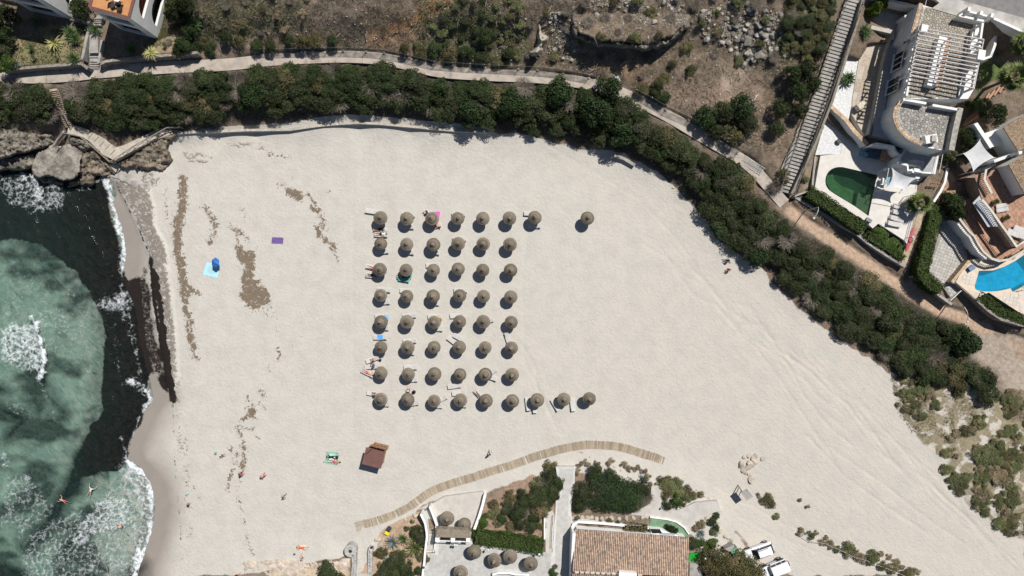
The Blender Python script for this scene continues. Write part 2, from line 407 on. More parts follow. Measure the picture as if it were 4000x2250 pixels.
# level ground prepared under terraces, decks and paving (polygon, level)
POLY = {
 'deck1': PX(V3,(459,-153),(375,330),(1100,790),(1210,890),(1290,820),(1660,1060),(1700,1110),(1820,680),(1850,250),(2080,40),(1700,-330),(1154,-300),(1024,-270),(799,-450),(744,-186)),
 'pool1': PX(V3,(780,10),(700,8),(620,35),(565,85),(532,160),(528,240),(550,300),(600,360),(920,552),(1150,712),(1275,122)),
 'court1': PX(V1,(360,300),(540,140),(850,220),(960,240),(1010,420),(800,480),(690,960),(600,1449),(560,1640),(700,1720),(900,1960),(1000,2130),(780,2060),(400,1940),(450,1449),(570,860),(700,450)),
 'patio1': PX(V1,(200,870),(330,640),(620,620),(560,870),(450,1449),(345,1935),(290,1960),(100,1640),(110,1420)),
 'gravel1': PX(V1,(-20,800),(205,865),(110,1449),(55,1717),(-235,1487),(-130,1200)),
 'gravel2': PX(V2,(440,400),(720,650),(670,920),(310,940),(420,560)),
 'drive2': PX(V5,(470,350),(345,790),(530,975),(610,1090),(720,985),(640,900),(800,660),(720,400),(600,190),(500,0),(470,200)),
 'deck2': PX(V5,(650,895),(740,750),(800,660),(1000,620),(1393,560),(1700,500),(1700,1400),(1393,1260),(1010,1010),(865,1075)),
 'pool2': PX(V5,(903,775),(880,860),(845,975),(940,998),(1040,1000),(1140,990),(1245,965),(1270,1003),(1393,930),(1600,840),(1600,500),(1400,595),(1300,665),(1180,730),(1060,770)),
 'lower2': PX(V5,(750,0),(720,200),(800,340),(850,400),(950,560),(1040,640),(1120,668),(1230,650),(1393,555),(1600,420),(1500,250),(1310,510),(1120,240),(930,-40)),
 'upper2': PX(V5,(760,-240),(860,-240),(930,-20),(1120,240),(1310,510),(1393,460),(1650,300),(1650,-500),(1100,-330),(900,-300)),
 'terr_r': PX(R1,(1000,520),(1400,520),(1430,560),(2235,655),(2330,655),(2330,916),(2330,1100),(830,1100),(870,700),(900,670),(1000,665)),
 'walk_r': PX(R2,(60,215),(275,215),(270,420),(240,560),(230,700),(250,830),(300,850),(240,960),(235,1431),(235,1500),(15,1500),(20,1200),(50,830),(60,600),(100,480)),
 'path_r': PX(R2,(1130,420),(1235,420),(1245,640),(1420,700),(1620,610),(1870,590),(1900,700),(1800,730),(1620,810),(1560,950),(1500,880),(1400,815),(1115,770),(880,740),(1000,690),(1115,620)),
 'lower_r': PX(R1,(930,130),(1100,30),(1530,-30),(1560,10),(1440,360),(1380,400),(1020,400),(1010,330)),
 'road': [(3655,-5),(4000,72),(4600,200),(4600,-600),(3400,-600),(3400,-70)],
 'pave': PX(V1,(1250,120),(1360,40),(1310,0),(1200,-40),(1300,-250),(1640,-5),(2574,258),(3200,440),(3200,620),(2574,430),(2380,360),(2140,240),(1830,165),(1640,235)),
}
def chaikin(p,n=2):
 for _ in range(n): p = [p[0]]+[q for a,b in zip(p[:-1],p[1:]) for q in ((a[0]*.75+b[0]*.25,a[1]*.75+b[1]*.25),(a[0]*.25+b[0]*.75,a[1]*.25+b[1]*.75))]+[p[-1]]
 return p
POLY['pool1'] = chaikin(POLY['pool1'][:9])+POLY['pool1'][9:]
POLY['pool2'] = chaikin(POLY['pool2'][:7])+POLY['pool2'][7:]
Z = dict(deck1=4.2,court1=6.3,patio1=5.7,gravel1=5.6,gravel2=4.15,drive2=2.9,deck2=3.8,lower2=4.8,upper2=6.6,terr_r=1.6,walk_r=1.5,path_r=1.25,lower_r=0.75,road=10.8,pave=10.93)
PO1 = [(382,560),(395,700),(520,770),(640,800)]
def land(U,Vv):
 z = rbf(U,Vv); z = np.clip(z,-6,24)
 infr = (U > -50) & (U < 4050) & (Vv > -50) & (Vv < 2300)
 n = (fbm(U/90,Vv/90,4,1)-0.5)
 rough = np.clip(1-np.abs(z)*0+0,0,1)
 sand = poly_mask(U,Vv,BEACH,20)
 z = z + n*(0.9*(1-sand)*np.clip((z-0.9)/1.5,0,1)) + (fbm(U/60,Vv/60,3,9)-0.5)*0.05*sand
 # bank of heaped sea grass along the water's edge
 z = z + poly_mask(U,Vv,CLIFF,4,9,26,6)*np.clip((Vv-55)/95,0,1)**.7*2.3
 bank = poly_mask(U,Vv,BANK,9,5,22,4)
 z = z + bank*0.38
 # vehicle ruts in the dry sand
 for i_,pts in enumerate(RUTS): z = z - line_mask(U,Vv,pts,3.5,4.5,2,30)*(.07 if i_ < 5 else .045)
 for k,zz in Z.items():
  if k in ('road', 'pave'): m = poly_mask(U,Vv,POLY[k],4)
  else: m = poly_mask(U,Vv,POLY[k],3)
  z = z*(1-m) + (zz-0.22)*m
 for k,zz in (('pool1', 2.4),('pool2', 2.0)):
  m = poly_mask(U,Vv,POLY[k],3); z = z*(1-m)+zz*m
 for pts,zz,s in FLATX:
  m = poly_mask(U,Vv,pts,s); z = z*(1-m)+zz*m
 # foot path bed
 m = line_mask(U,Vv,[(a,b) for a,b,c in PATH_C],26,8)
 pz = np.interp(U,[a for a,b,c in PATH_C],[c for a,b,c in PATH_C])
 ms = line_mask(U,Vv,[(3068,762),(3340,-10)],36,5); z = z*(1-ms)+np.minimum(z,2.45+(757-Vv)/760*6.55)*ms
 keep = np.where((U > 3560) & (Vv < 1130),0,1)
 z = z*(1-m*keep)+(pz-0.10)*m*keep
 return z
CLIFF = [(2180,-20),(2238,60),(2240,100),(2262,132),(2320,156),(2400,166),(2490,174),(2560,172),(2640,132),(2690,88),(2720,-20)]
BANK = [(432,690),(470,700),(540,712),(585,745),(600,800),(605,880),(645,960),(655,1050),(668,1150),(685,1300),(695,1470),(668,1535),(648,1480),(615,1300),(592,1150),(588,1000),(535,880),(490,780)]
RUTS = [[(2890,1230),(2990,1330),(3080,1430),(3150,1560),(3250,1680),(3330,1740)],[(2960,1370),(3060,1500),(3150,1640),(3260,1800)],[(3150,1700),(3300,1860),(3480,1990),(3620,2080)],[(3260,1760),(3450,1890),(3600,2010),(3760,2120)],[(2040,1350),(2090,1430),(2100,1520),(2150,1620),(2180,1690)]]
for k_ in range(15):
 r_ = random.Random(500+k_); a_ = 2500+k_*62+r_.uniform(-30,30); b_ = 900+k_*48+r_.uniform(-60,60); RUTS.append([(a_+t_*(480+k_*16),b_+t_*(430+k_*22)+math.sin(t_*3.1)*r_.uniform(-60,60)) for t_ in (0,.2,.4,.6,.8,1.0)])
RUTS += [[(2130,560),(2300,660),(2500,780),(2640,930),(2760,1100)],[(640,1560),(800,1480),(1000,1400),(1250,1330)],[(2200,1700),(2050,1420),(2040,1100),(2060,900)],[(1380,640),(1380,1700)],[(2700,1900),(3000,2080),(3300,2200)],[(2760,1880),(3050,2040),(3400,2170)]]
FLATX = [
 (PX(A_, (150, 970), (250, 940), (900, 910), (1130, 880), (1230, 400), (1000, 260), (400, 100), (0, 0), (-300, -200), (-300, 900)), 6.1, 6),   # garden west
 (PX(A_,(1400,870),(1480,840),(2000,790),(2420,760),(2600,700),(2700,300),(2300,150),(2300,-300),(1300,-300),(1250,250),(1400,640)),6.1,6),
]
_land_cache = {}
def gz(u,v):
 """ground level at a surveyed place"""
 k = (round(u,1),round(v,1))
 if k not in _land_cache: _land_cache[k] = float(land(np.array([float(u)]),np.array([float(v)]))[0])
 return _land_cache[k]
def gzs(us,vs): return land(np.array(us,float),np.array(vs,float))
def G(u,v,dz=0.0):
 z = gz(u,v); p = W(u,v,z); p.z += dz; return p

# ------------------------------------------------------------------ ground sheet
ax = lambda lo,hi,st,far: np.concatenate([lo-np.geomspace(14,far,22)[::-1],np.arange(lo,hi+.1,st),hi+np.geomspace(14,far,22)])
_u = ax(-80,4080,6.0,6500); _v = ax(-80,2330,6.0,6500)
GU,GV = np.meshgrid(_u,_v); GU = GU.ravel(); GV = GV.ravel()
GZ = land(GU,GV)
sc = (CAM_H-GZ)/CAM_H/PPM
verts = np.stack([(GU-2000)*sc,(1125-GV)*sc,GZ],1)
nu,nv = len(_u),len(_v)
ii = (np.arange(nv-1)[:, None]*nu+np.arange(nu-1)[None,:]).ravel()
faces = np.stack([ii,ii+nu,ii+nu+1,ii+1],1)

wr = np.zeros(GU.shape); mx = lambda a,b,k=1: np.maximum(a,b*k)
L_ = lambda pts,w,k=1,na=11,s=17: line_mask(GU,GV,pts,w,s,na,18,8)*k
P_ = lambda pts,k=1,na=14,s=15: poly_mask(GU,GV,pts,s,na,18,8)*k
for pts,w,k in (
 ([(715,700),(712,800),(690,900),(700,1000),(715,1080),(725,1180)],24,.93),([(722,1180),(740,1260),(745,1330),(765,1395)],20,.86),([(640,740),(655,850),(690,960)],16,.66),([(730,1120),(775,1150)],20,.85),
 ([(800,808),(835,860),(842,905),(822,950)],17,.85),([(925,812),(955,818),(960,850)],8,.7),([(905,890),(940,905),(960,930)],16,.8),([(930,920),(925,960)],10,.8),
 ([(1080,722),(1102,718)],8,.9),([(1140,700),(1150,720)],9,.7),([(1130,745),(1170,765)],24,.95),([(1200,760),(1228,790),(1245,825),(1215,812)],12,.92),([(1245,825),(1262,865),(1252,915),(1280,945),(1312,968)],20,.8),
 ([(1240,880),(1245,920)],16,.9),([(1270,945),(1310,985),(1322,1015)],11,.8),([(1080,1280),(1095,1310)],12,.7),([(1085,1360),(1095,1395),(1070,1410)],11,.75),([(1045,1435),(1055,1450)],12,.7),
 ([(1015,1528),(1030,1545)],14,.8),([(1028,1575),(1035,1600)],10,.8),([(915,1668),(1000,1672),(1005,1700)],13,.75),([(930,1680),(950,1730),(955,1790),(945,1840)],15,.85),([(910,1830),(895,1880),(890,1920)],14,.75),
 ([(935,1850),(930,1930),(942,1990),(955,2040)],9,.85),([(960,2085),(975,2130),(985,2160)],9,.85),([(985,2200),(990,2250)],8,.6),([(1290,740),(1320,790),(1320,830)],22,.38),([(1360,1255),(1395,1265)],8,.6),([(735,2150),(740,2240)],14,.5),([(760,1900),(790,1960),(810,1990)],14,.5),([(720,1720),(730,1900),(735,2100)],24,.50),
 ([(690,1500),(700,1640),(700,1760)],20,.55),([(820,900),(880,1000),(760,1090)],9,.5),([(1010,1180),(1060,1230)],30,.5),([(900,1760),(930,1760),(900,1880)],22,.6),([(1050,600),(1130,620)],14,.6),([(1120,610),(1140,625)],10,.6),([(1330,1560),(1350,1600)],22,.3),([(3790,1430),(3820,1460)],10,0),
 ([(2330,660),(2390,670)],9,.6),([(2310,630),(2360,650)],14,.45),([(2660,820),(2690,830)],12,.55),([(2630,740),(2660,760)],16,.45),([(3870,1640),(3880,1660)],9,.5),([(3340,1490),(3390,1530)],14,.4),([(3090,1230),(3140,1400)],14,.3),
 ([(3090,1945),(3130,1955),(3180,1990)],12,.5),([(3200,2010),(3220,2030)],12,.45)):
 wr = mx(wr,L_(pts,w,k))
wr = mx(wr,P_([(905,960),(945,960),(955,975),(1005,965),(1000,1020),(1000,1080),(1060,1150),(1060,1195),(1000,1220),(960,1210),(935,1160),(938,1100),(950,1050),(930,1020)],.95))
wr = mx(wr,P_([(970,1545),(1010,1600),(1005,1640),(935,1650)],.9))
hb = P_(BANK,1,5,9)
graybank = mx(hb,P_([(560,640),(640,700),(600,740),(520,720)],.8))
graybank = mx(graybank,P_([(600,800),(640,880),(665,1000),(690,1150),(700,1400),(740,1500),(690,1500),(640,1000)],.45,10,14))
# wet sand: low ground near the water
wet = np.clip((-0.13-GZ)/0.22,0,1)*(GU < 760)*(GV > 600)
wet = wet*np.where(GZ < SEA-.12,.45,1)
# heavy wet wrack and the black leaf mass in the shallows
BLACK = [(0,620),(200,620),(400,640),(420,790),(462,930),(478,1000),(478,1080),(500,1130),(560,1040),(585,1010),(596,1150),(618,1300),(645,1470),(672,1540),(668,1600),(640,1540),(612,1470),(585,1450),(575,1500),(585,1560),(548,1620),(505,1720),(500,1800),(460,1835),(380,1850),(310,1890),(252,1940),(275,1800),(330,1700),(392,1640),(392,1500),(412,1400),(400,1250),(380,1180),(300,1060),(180,980),(90,920),(0,935),(-900,950),(-900,620)]
blk = poly_mask(GU,GV,BLACK,19,22,55,12)
soft = np.zeros(GU.shape)
soft = np.where(GZ < SEA-0.05,np.clip((fbm(GU/150,GV/80,4,77)-.47)*4,0,.8),0)*(GU < 430)*(GV > 900)
for pts,w in (([(330,1840),(250,1940),(180,2050),(120,2130)],44),([(330,2080),(260,2140),(330,2220)],30),([(560,2210),(500,2260)],25),([(0,2230),(80,2260)],50),([(160,1520),(260,1620),(200,1660)],20),([(0,1600),(90,1640),(40,1700)],34),([(0,1520),(40,1530)],14),([(230,1300),(250,1330)],0)):
 soft = np.maximum(soft,line_mask(GU,GV,pts,w,34,24,60,13)*.95)
holes = poly_mask(GU,GV,[(540,1060),(585,1020),(596,1150),(618,1300),(640,1470),(600,1480),(560,1330),(550,1200)],8,6,14,40)
blk = blk*(1-holes*0.46)
blk = mx(blk,line_mask(GU,GV,[(604,1060),(622,1180),(640,1320),(660,1460),(678,1560)],12,8,12,20,44),.9)
sea_ = np.clip((390-GU)/90,0,1)*np.clip((GV-1600)/120,0,1); soft = np.maximum(soft,np.maximum(blk*np.clip(sea_*2,0,1),poly_mask(GU,GV,BLACK,60,30,70,12)*.8*(GU < 420))); blk = blk*np.clip(2-2*sea_,0,1)
blk = mx(blk,line_mask(GU,GV,[(588,1010),(600,1150),(622,1300),(652,1470),(675,1570)],7,8,6,18),.95)
blk = mx(blk,line_mask(GU,GV,[(672,1530),(678,1620),(680,1760),(690,1900),(705,2050),(710,2200)],4,7,8,14,23),.55)
blk = mx(blk,line_mask(GU,GV,[(440,690),(480,770),(535,880),(588,1000)],2,6,5,14,23),.8)
# soil (everything that is not sand)
nb = (fbm(GU/40,GV/40,4,30)-.5)
soil = 1-poly_mask(GU,GV,BEACH+[(540,700),(500,640)],10,14,40,31)
soil = np.where((GU < 760) & (GV > 640),0,soil)
soil = np.where((GU < 700) & (GV > 540) & (GU > 560),0,soil)
soil *= 1-poly_mask(GU,GV,[(640,525),(900,492),(1130,480),(1300,448),(1450,450),(1650,470),(1920,500),(1920,530),(640,590)],7,7,22,33)
soil *= 1-poly_mask(GU,GV,[(1640,1990),(1900,1880),(2060,1830),(2230,1770),(2600,1790),(2820,1960),(2900,1990),(2870,2080),(3010,2260),(2800,2260),(2760,2180),(2700,2090),(2640,2060),(2550,1900),(2260,1850),(2080,1860),(1900,1930),(1700,2000)],10,10,30,35)*.85
soil *= 1-poly_mask(GU,GV,[(1380,2250),(1400,2120),(1480,2060),(1480,2130),(1400,2250)],8,6)
soil *= 1-poly_mask(GU,GV,[(3480,1450),(3700,1440),(3930,1540),(4000,1650),(4100,2330),(3500,2330)],20,25,50,36)*(0.62+nb*0.7)
dm = poly_mask(GU,GV,[(3500,1480),(3700,1470),(3900,1560),(4000,1650),(4100,2100),(3940,2090),(3800,1960),(3690,1800),(3560,1690)],20,25,50,36)
soil = np.clip(soil+dm*np.clip((fbm(GU/26,GV/26,4,37)-.42)*4,0,1)*.8,0,1)
tint = np.zeros((len(GU),3)); n1 = fbm(GU/55,GV/55,5,41)[:, None]; n2 = fbm(GU/18,GV/18,4,42)[:, None]
brown = np.array([.235,.172,.122]); dark = np.array([.055,.048,.036]); grey = np.array([.21,.18,.15]); org = np.array([.40,.215,.11]); grn = np.array([.085,.095,.045]); tan = np.array([.34,.27,.20]); litter = np.array([.045,.04,.03])
tint[:] = brown; tint = tint*(1-n1*.8)+dark*(n1*.8); tint = tint*(1-np.clip(n2-.45,0,1)*1.6)+grey*np.clip(n2-.45,0,1)*1.6
def tn(mask,col):
 global tint
 tint = tint*(1-mask[:, None])+np.array(col)*mask[:, None]
tn(L_([(1760,-40),(1680,40),(1600,110),(1540,130),(1470,150)],34,1.0,16,14),org)
tn(L_([(1480,160),(1560,190),(1640,140)],40,.55,20,20),(.26,.18,.12))
tn(P_([(1230,10),(1300,20),(1290,110),(1240,110)],.7,14,14),(.26,.20,.16))
tn(P_([(2310,200),(2480,200),(2540,320),(2470,330),(2320,260)],.9,20,14),(.24,.165,.105))
tn(P_([(2500,330),(2750,330),(2900,260),(2960,300),(2990,560),(2960,560),(2960,400),(2800,430),(2600,420)],.7,20,20),(.27,.19,.145))
tn(P_([(2960,330),(3040,380),(3080,560),(3040,640),(2980,560)],.8,18,18),(.25,.18,.13))
tn(P_([(2840,280),(2930,270),(2900,360),(2800,350)],.7,14,14),(.30,.24,.185))
tn(P_([(1780,40),(1930,20),(2010,160),(1960,250),(1700,230),(1650,190)],.6,26,20),grn)
tn(P_([(560,60),(800,0),(1200,0),(1150,120),(800,170),(600,170)],.35,26,20),grn)
# belt under the shrubs: leaf litter
tn(poly_mask(GU,GV,[(0,350),(240,340),(600,300),(1000,270),(1500,260),(2200,345),(2500,450),(2900,700),(3050,850),(3400,1080),(3800,1300),(3850,1550),(3500,1460),(3040,1080),(2800,900),(2600,680),(2420,590),(2200,545),(1900,500),(1400,450),(900,480),(500,540),(200,480),(0,480)],12,12)*.9,litter)
tn(dm*.85,(.25,.215,.14))
# gardens
tn(poly_mask(GU,GV,PX(A_,(100,980),(920,910),(1150,820),(1230,400),(700,350),(150,580)),8,8)*.85,(.22,.185,.10))
tn(poly_mask(GU,GV,PX(A_,(2150,760),(2420,740),(2560,480),(2560,200),(2250,170),(2200,500)),8,8)*.85,(.30,.225,.14))
tn(P_(PX(A_,(2270,220),(2540,240),(2520,430),(2300,420)),.55,12,10),(.17,.17,.06))
tn(P_(PX(A_,(300,640),(900,700),(850,860),(300,850)),.45,12,10),(.16,.16,.06))
tn(poly_mask(GU,GV,[(3790,1290),(4100,1330),(4100,1560),(3930,1540),(3900,1450),(3800,1400)],16,14)*.95,(.33,.275,.225))
tn(P_([(3940,1330),(4060,1340),(4060,1420),(3970,1400)],.5,14,16),(.30,.185,.12))
tn(line_mask(GU,GV,[(3090,830),(3200,905),(3311,975),(3400,1035),(3480,1090),(3583,1160),(3660,1206),(3760,1240),(3860,1290)],22,8,6)*1.0,(.40,.285,.205))
tn(line_mask(GU,GV,[(3620,960),(3600,1060),(3560,1120)],22,8,6)*.8,(.36,.27,.19))
tn(poly_mask(GU,GV,PX(V3,(1760,760),(1960,560),(1900,1100),(1720,1449),(1600,1420)),6,4)*.9,(.45,.36,.26))
tn(poly_mask(GU,GV,PX(V3,(230,0),(420,0),(370,330),(200,350)),6,5)*.8,(.24,.19,.13))
tn(poly_mask(GU,GV,[(1470,2010),(1640,2000),(1690,2100),(1690,2260),(1380,2260),(1470,2120)],8,8)*.9,(.40,.285,.195))
tn(poly_mask(GU,GV,[(2060,1840),(2170,1840),(2170,2130),(1880,2100),(1860,1990)],8,8)*.75,(.28,.19,.135))
tn(poly_mask(GU,GV,[(1060,2230),(1360,2200),(1360,2330),(1000,2330)],10,12)*.9,(.52,.41,.30))
tn(poly_mask(GU,GV,[(2690,2060),(2860,2030),(2920,2200),(2700,2260)],8,8)*.8,(.22,.185,.15))
tn(P_(PX(V4,(960,60),(1130,0),(1000,170)),.9,6,6),(.08,.13,.03))
tn(P_(PX(V1,(1960,880),(2330,900),(2330,1100),(2000,1200),(1900,1400)),.9,6,6),(.08,.13,.03))
tn(poly_mask(GU,GV,PX(V4,(640,1060),(700,900),(830,1060),(900,1090),(640,1449),(500,1330)),5,3)*.9,(.42,.26,.17))
# wet-sand tint for the sea bed
me = np_mesh('ground', verts,faces,[],smooth=True)
def attr(me,name,arr):
 a = me.attributes.new(name, 'FLOAT_COLOR', 'POINT'); a.data.foreach_set('color', arr.astype(np.float32).ravel())
vz_ = verts[:, 2]+np.clip(wr*(1-soil)-.45,0,1)*fbm(GU/9,GV/9,3,95)*.16; me.vertices.foreach_set('co', np.column_stack([verts[:, :2],vz_]).astype(np.float32).ravel()); me.update()
attr(me, 'mask', np.stack([np.clip(wr*(1-soil),0,1),wet,soil,np.clip(blk,0,1)],1))
a = me.attributes.new('soft', 'FLOAT', 'POINT'); a.data.foreach_set('value', soft.astype(np.float32))
attr(me, 'tint', np.concatenate([tint,np.clip(graybank,0,1)[:, None]],1))

m,nt,b = _nt('sand_and_soil'); MATS['ground'] = m
geo = N(nt, 'ShaderNodeNewGeometry'); pos = geo.outputs['Position']
am = N(nt, 'ShaderNodeAttribute', attribute_name='mask'); sp = N(nt, 'ShaderNodeSeparateColor'); nt.links.new(am.outputs['Color'],sp.inputs[0])
at = N(nt, 'ShaderNodeAttribute', attribute_name='tint')
mw,mwet,msoil,mblk,mgray = sp.outputs[0],sp.outputs[1],sp.outputs[2],am.outputs['Alpha'],at.outputs['Alpha']
nbig = noise(nt,pos,0.035,4,0.6); nmid = noise(nt,pos,0.5,4,0.6); nfin = noise(nt,pos,2.2,4,0.65); nv_ = noise(nt,pos,7.0,3,0.6)
sx = N(nt, 'ShaderNodeSeparateXYZ'); nt.links.new(pos,sx.inputs[0])
east = smooth(nt,math_node(nt, 'ADD', sx.outputs[0],math_node(nt, 'MULTIPLY', nbig,50)),10,75)
sand = mix_col(nt,east,(.512,.483,.436),(.514,.468,.413))
sand = mix_col(nt,smooth(nt,nmid,.35,.7),sand,(.465,.440,.397))
sand = mix_col(nt,math_node(nt, 'MULTIPLY', smooth(nt,nfin,.5,.72),.35),sand,(.41,.385,.35))
wetc = mix_col(nt,smooth(nt,nmid,.3,.7),(.285,.25,.218),(.262,.232,.205))
c = mix_col(nt,mwet,sand,wetc)
# wrack: ragged threshold
def thr(mask,nz,lo=.12,k=None):
 if k: return smooth(nt,math_node(nt, 'ADD', math_node(nt, 'MULTIPLY', mask,2.1),math_node(nt, 'MULTIPLY_ADD', nz,k,-.75-k*.5)),0,lo)
 return smooth(nt,math_node(nt, 'ADD', math_node(nt, 'MULTIPLY', mask,1.9),math_node(nt, 'MULTIPLY_ADD', nz,5.2,-3.78)),0,lo*2)
nr = noise(nt,pos,1.9,6,.74,1.0)
c = mix_col(nt,math_node(nt, 'MULTIPLY', thr(mgray,nr,.35),.85),c,mix_col(nt,nfin,(.20,.172,.146),(.12,.098,.08)))
c = mix_col(nt,thr(mw,nr),c,mix_col(nt,smooth(nt,nv_,.3,.7),(.150,.112,.080),(.21,.165,.12)))
sc_ = N(nt, 'ShaderNodeVectorMath', operation='SCALE'); nt.links.new(at.outputs['Color'],sc_.inputs[0])
nt.links.new(math_node(nt, 'MULTIPLY_ADD', nfin,1.5,.3),sc_.inputs['Scale'])
soilc = mix_col(nt,smooth(nt,nv_,.56,.66),sc_.outputs[0],(.30,.265,.22));
soilc = mix_col(nt,.35,soilc,sc_.outputs[0])
c = mix_col(nt,smooth(nt,math_node(nt, 'ADD', msoil,math_node(nt, 'MULTIPLY_ADD', nr,.5,-.25)),.3,.6),c,soilc)
c = mix_col(nt,math_node(nt, 'MULTIPLY', N(nt, 'ShaderNodeAttribute', attribute_name='soft').outputs['Fac'],math_node(nt, 'MULTIPLY_ADD', nr,.9,.6),clamp=True),c,(.014,.017,.015))
c = mix_col(nt,thr(mblk,nr,.45,1.7),c,mix_col(nt,nfin,(.008,.007,.008),(.030,.023,.018)))
nt.links.new(c,b.inputs['Base Color'])
rg = math_node(nt, 'MULTIPLY_ADD', mwet,-.35,.95); nt.links.new(rg,b.inputs['Roughness']); b.inputs['Specular IOR Level'].default_value = .15
# relief: wind-worn footprints in dry sand
wv = noise(nt,pos,2.3,3,.6,.9)
mp = N(nt, 'ShaderNodeMapping', vector_type='TEXTURE'); mp.inputs['Rotation'].default_value = (0,0,R(-46)); mp.inputs['Scale'].default_value = (7,.8,1); nt.links.new(pos,mp.inputs['Vector'])
w2 = math_node(nt, 'MULTIPLY', noise(nt,mp.outputs[0],1.5,3,.6,.3),math_node(nt, 'MULTIPLY_ADD', east,1.7,.15))
hgt = math_node(nt, 'ADD', wv,math_node(nt, 'MULTIPLY', w2,.28))
bn = N(nt, 'ShaderNodeBump'); bn.inputs['Distance'].default_value = .13
nt.links.new(math_node(nt, 'MULTIPLY_ADD', mwet,-.7,.75,clamp=True),bn.inputs['Strength'])
nt.links.new(hgt,bn.inputs['Height']); nt.links.new(bn.outputs[0],b.inputs['Normal'])
me.materials.append(m)
ground = link_mesh('ground', me); setp(ground, 'pale sandy beach rising to a brown brush hillside behind', 'ground', kind='structure')

# ------------------------------------------------------------------ sea
su = np.concatenate([-80-np.geomspace(14,6500,20)[::-1],np.arange(-80,716,5.0)]); sv = np.concatenate([np.arange(610,2332,5.0),2332+np.geomspace(14,6500,20)])
SU,SV = np.meshgrid(su,sv); SU = SU.ravel(); SV = SV.ravel()
shore_u = np.interp(SV,[p[1] for p in SHORE],[p[0] for p in SHORE])
dsh = SU-shore_u
swell = np.sin((SU+fbm(SU/200,SV/200,2,60)*180)/26.0)*0.05*np.clip(-dsh/100,0,1)
swz = SEA + swell + (fbm(SU/22,SV/34,3,61)-.5)*.22*np.clip(-dsh/60,.15,1)
brk = line_mask(SU,SV,[(118,1232),(142,1262),(150,1310),(170,1370),(174,1410),(155,1470)],8,10,3,20); swz += brk*.35

foam = np.zeros(SU.shape)
FP = lambda pts,k,na=25,s=22: poly_mask(SU,SV,pts,s,na,40,50)*k
FL = lambda pts,w,k,na=14,s=12: line_mask(SU,SV,pts,w,s,na,26,51)*k
for a in (FP([(0,690),(120,690),(230,720),(270,760),(230,830),(140,850),(60,810),(0,770)],.60),FL([(100,690),(130,690),(160,750),(130,800)],22,.75),FL([(240,760),(360,735)],12,.5),
 FL([(410,690),(425,740),(440,800),(462,870),(480,930),(487,990),(478,1050)],16,.92),FL([(380,700),(405,690)],12,.9),FL([(478,1050),(474,1130),(490,1180),(510,1250),(530,1330),(535,1400),(545,1470)],8,.62),FL([(448,1260),(450,1360),(456,1420),(480,1500)],6,.6),
 FL([(470,1030),(480,1120)],10,.5),FP([(360,1165),(480,1130),(540,1130),(530,1180),(440,1215),(370,1200)],.72),FL([(470,1180),(500,1260),(520,1350)],12,.55),
 FP([(0,1290),(60,1250),(130,1260),(178,1380),(172,1440),(155,1475),(100,1440),(0,1410)],.74),FL([(118,1232),(140,1262),(148,1310),(165,1370),(172,1410),(155,1470)],13,1.0),FP([(120,1170),(260,1200),(300,1300),(180,1320),(130,1230)],.45),
 FL([(150,1480),(172,1530),(200,1580),(212,1630)],6,.6),FL([(500,1490),(545,1500),(578,1530),(585,1570),(555,1615),(540,1660),(520,1700)],13,.85),FP([(495,1470),(575,1490),(585,1560),(545,1560),(505,1510)],.62),
 FL([(470,1690),(485,1760),(495,1795)],6,.7),FL([(470,1840),(520,1990),(530,2100)],26,.62,20,20),FL([(495,1800),(530,1830),(580,1860),(590,1930),(592,2020),(582,2090),(560,2160),(535,2210),(525,2260)],16,1.0),FP([(490,1800),(560,1830),(592,1900),(592,2080),(560,2150),(520,2150),(535,2000),(500,1900),(470,1860)],.70),FL([(545,2140),(530,2190)],16,1.0),
 FP([(330,1990),(430,1920),(520,1950),(540,2040),(420,2090),(330,2130),(280,2120),(290,2050)],.70),FP([(100,2080),(300,1980),(560,1960),(560,2260),(60,2280)],.52),FP([(0,1860),(110,1850),(200,1960),(260,1960),(120,2080),(0,2060)],.50),FP([(0,1740),(24,1770),(20,1830),(0,1830)],.95),FP([(0,1560),(120,1560),(140,1640),(40,1640)],.42),FP([(150,1060),(380,1180),(380,1420),(180,1420),(0,1230),(0,1000)],.34),FP([(60,2060),(110,2060),(110,2110),(70,2100)],.6),FP([(420,1900),(520,1880),(540,1960),(430,1980)],.5)):
 foam = np.maximum(foam,a)
ssc = (CAM_H-swz)/CAM_H/PPM
sverts = np.stack([(SU-2000)*ssc,(1125-SV)*ssc,swz],1)
n_u,n_v = len(su),len(sv)
ii = (np.arange(n_v-1)[:, None]*n_u+np.arange(n_u-1)[None,:]).ravel()
sme = np_mesh('sea_water', sverts,np.stack([ii,ii+n_u,ii+n_u+1,ii+1],1),[],smooth=True)
a = sme.attributes.new('foam', 'FLOAT', 'POINT'); a.data.foreach_set('value', foam.astype(np.float32))
a = sme.attributes.new('depth', 'FLOAT', 'POINT'); a.data.foreach_set('value', np.clip(-dsh/330,0,1).astype(np.float32))
m,nt,b = _nt('sea_water'); MATS['sea'] = m
pos = N(nt, 'ShaderNodeNewGeometry').outputs['Position']
fo = N(nt, 'ShaderNodeAttribute', attribute_name='foam').outputs['Fac']; dp = N(nt, 'ShaderNodeAttribute', attribute_name='depth').outputs['Fac']
rip = noise(nt,pos,1.1,5,.65,1.0); rip2 = noise(nt,pos,3.4,3,.6,.8)
bn = N(nt, 'ShaderNodeBump'); bn.inputs['Strength'].default_value = .55; bn.inputs['Distance'].default_value = .22
nt.links.new(math_node(nt, 'ADD', rip,math_node(nt, 'MULTIPLY', rip2,.4)),bn.inputs['Height'])
tr = N(nt, 'ShaderNodeBsdfTransparent')
tc = mix_col(nt,dp,(.92,.95,.94),(.73,.90,.85))
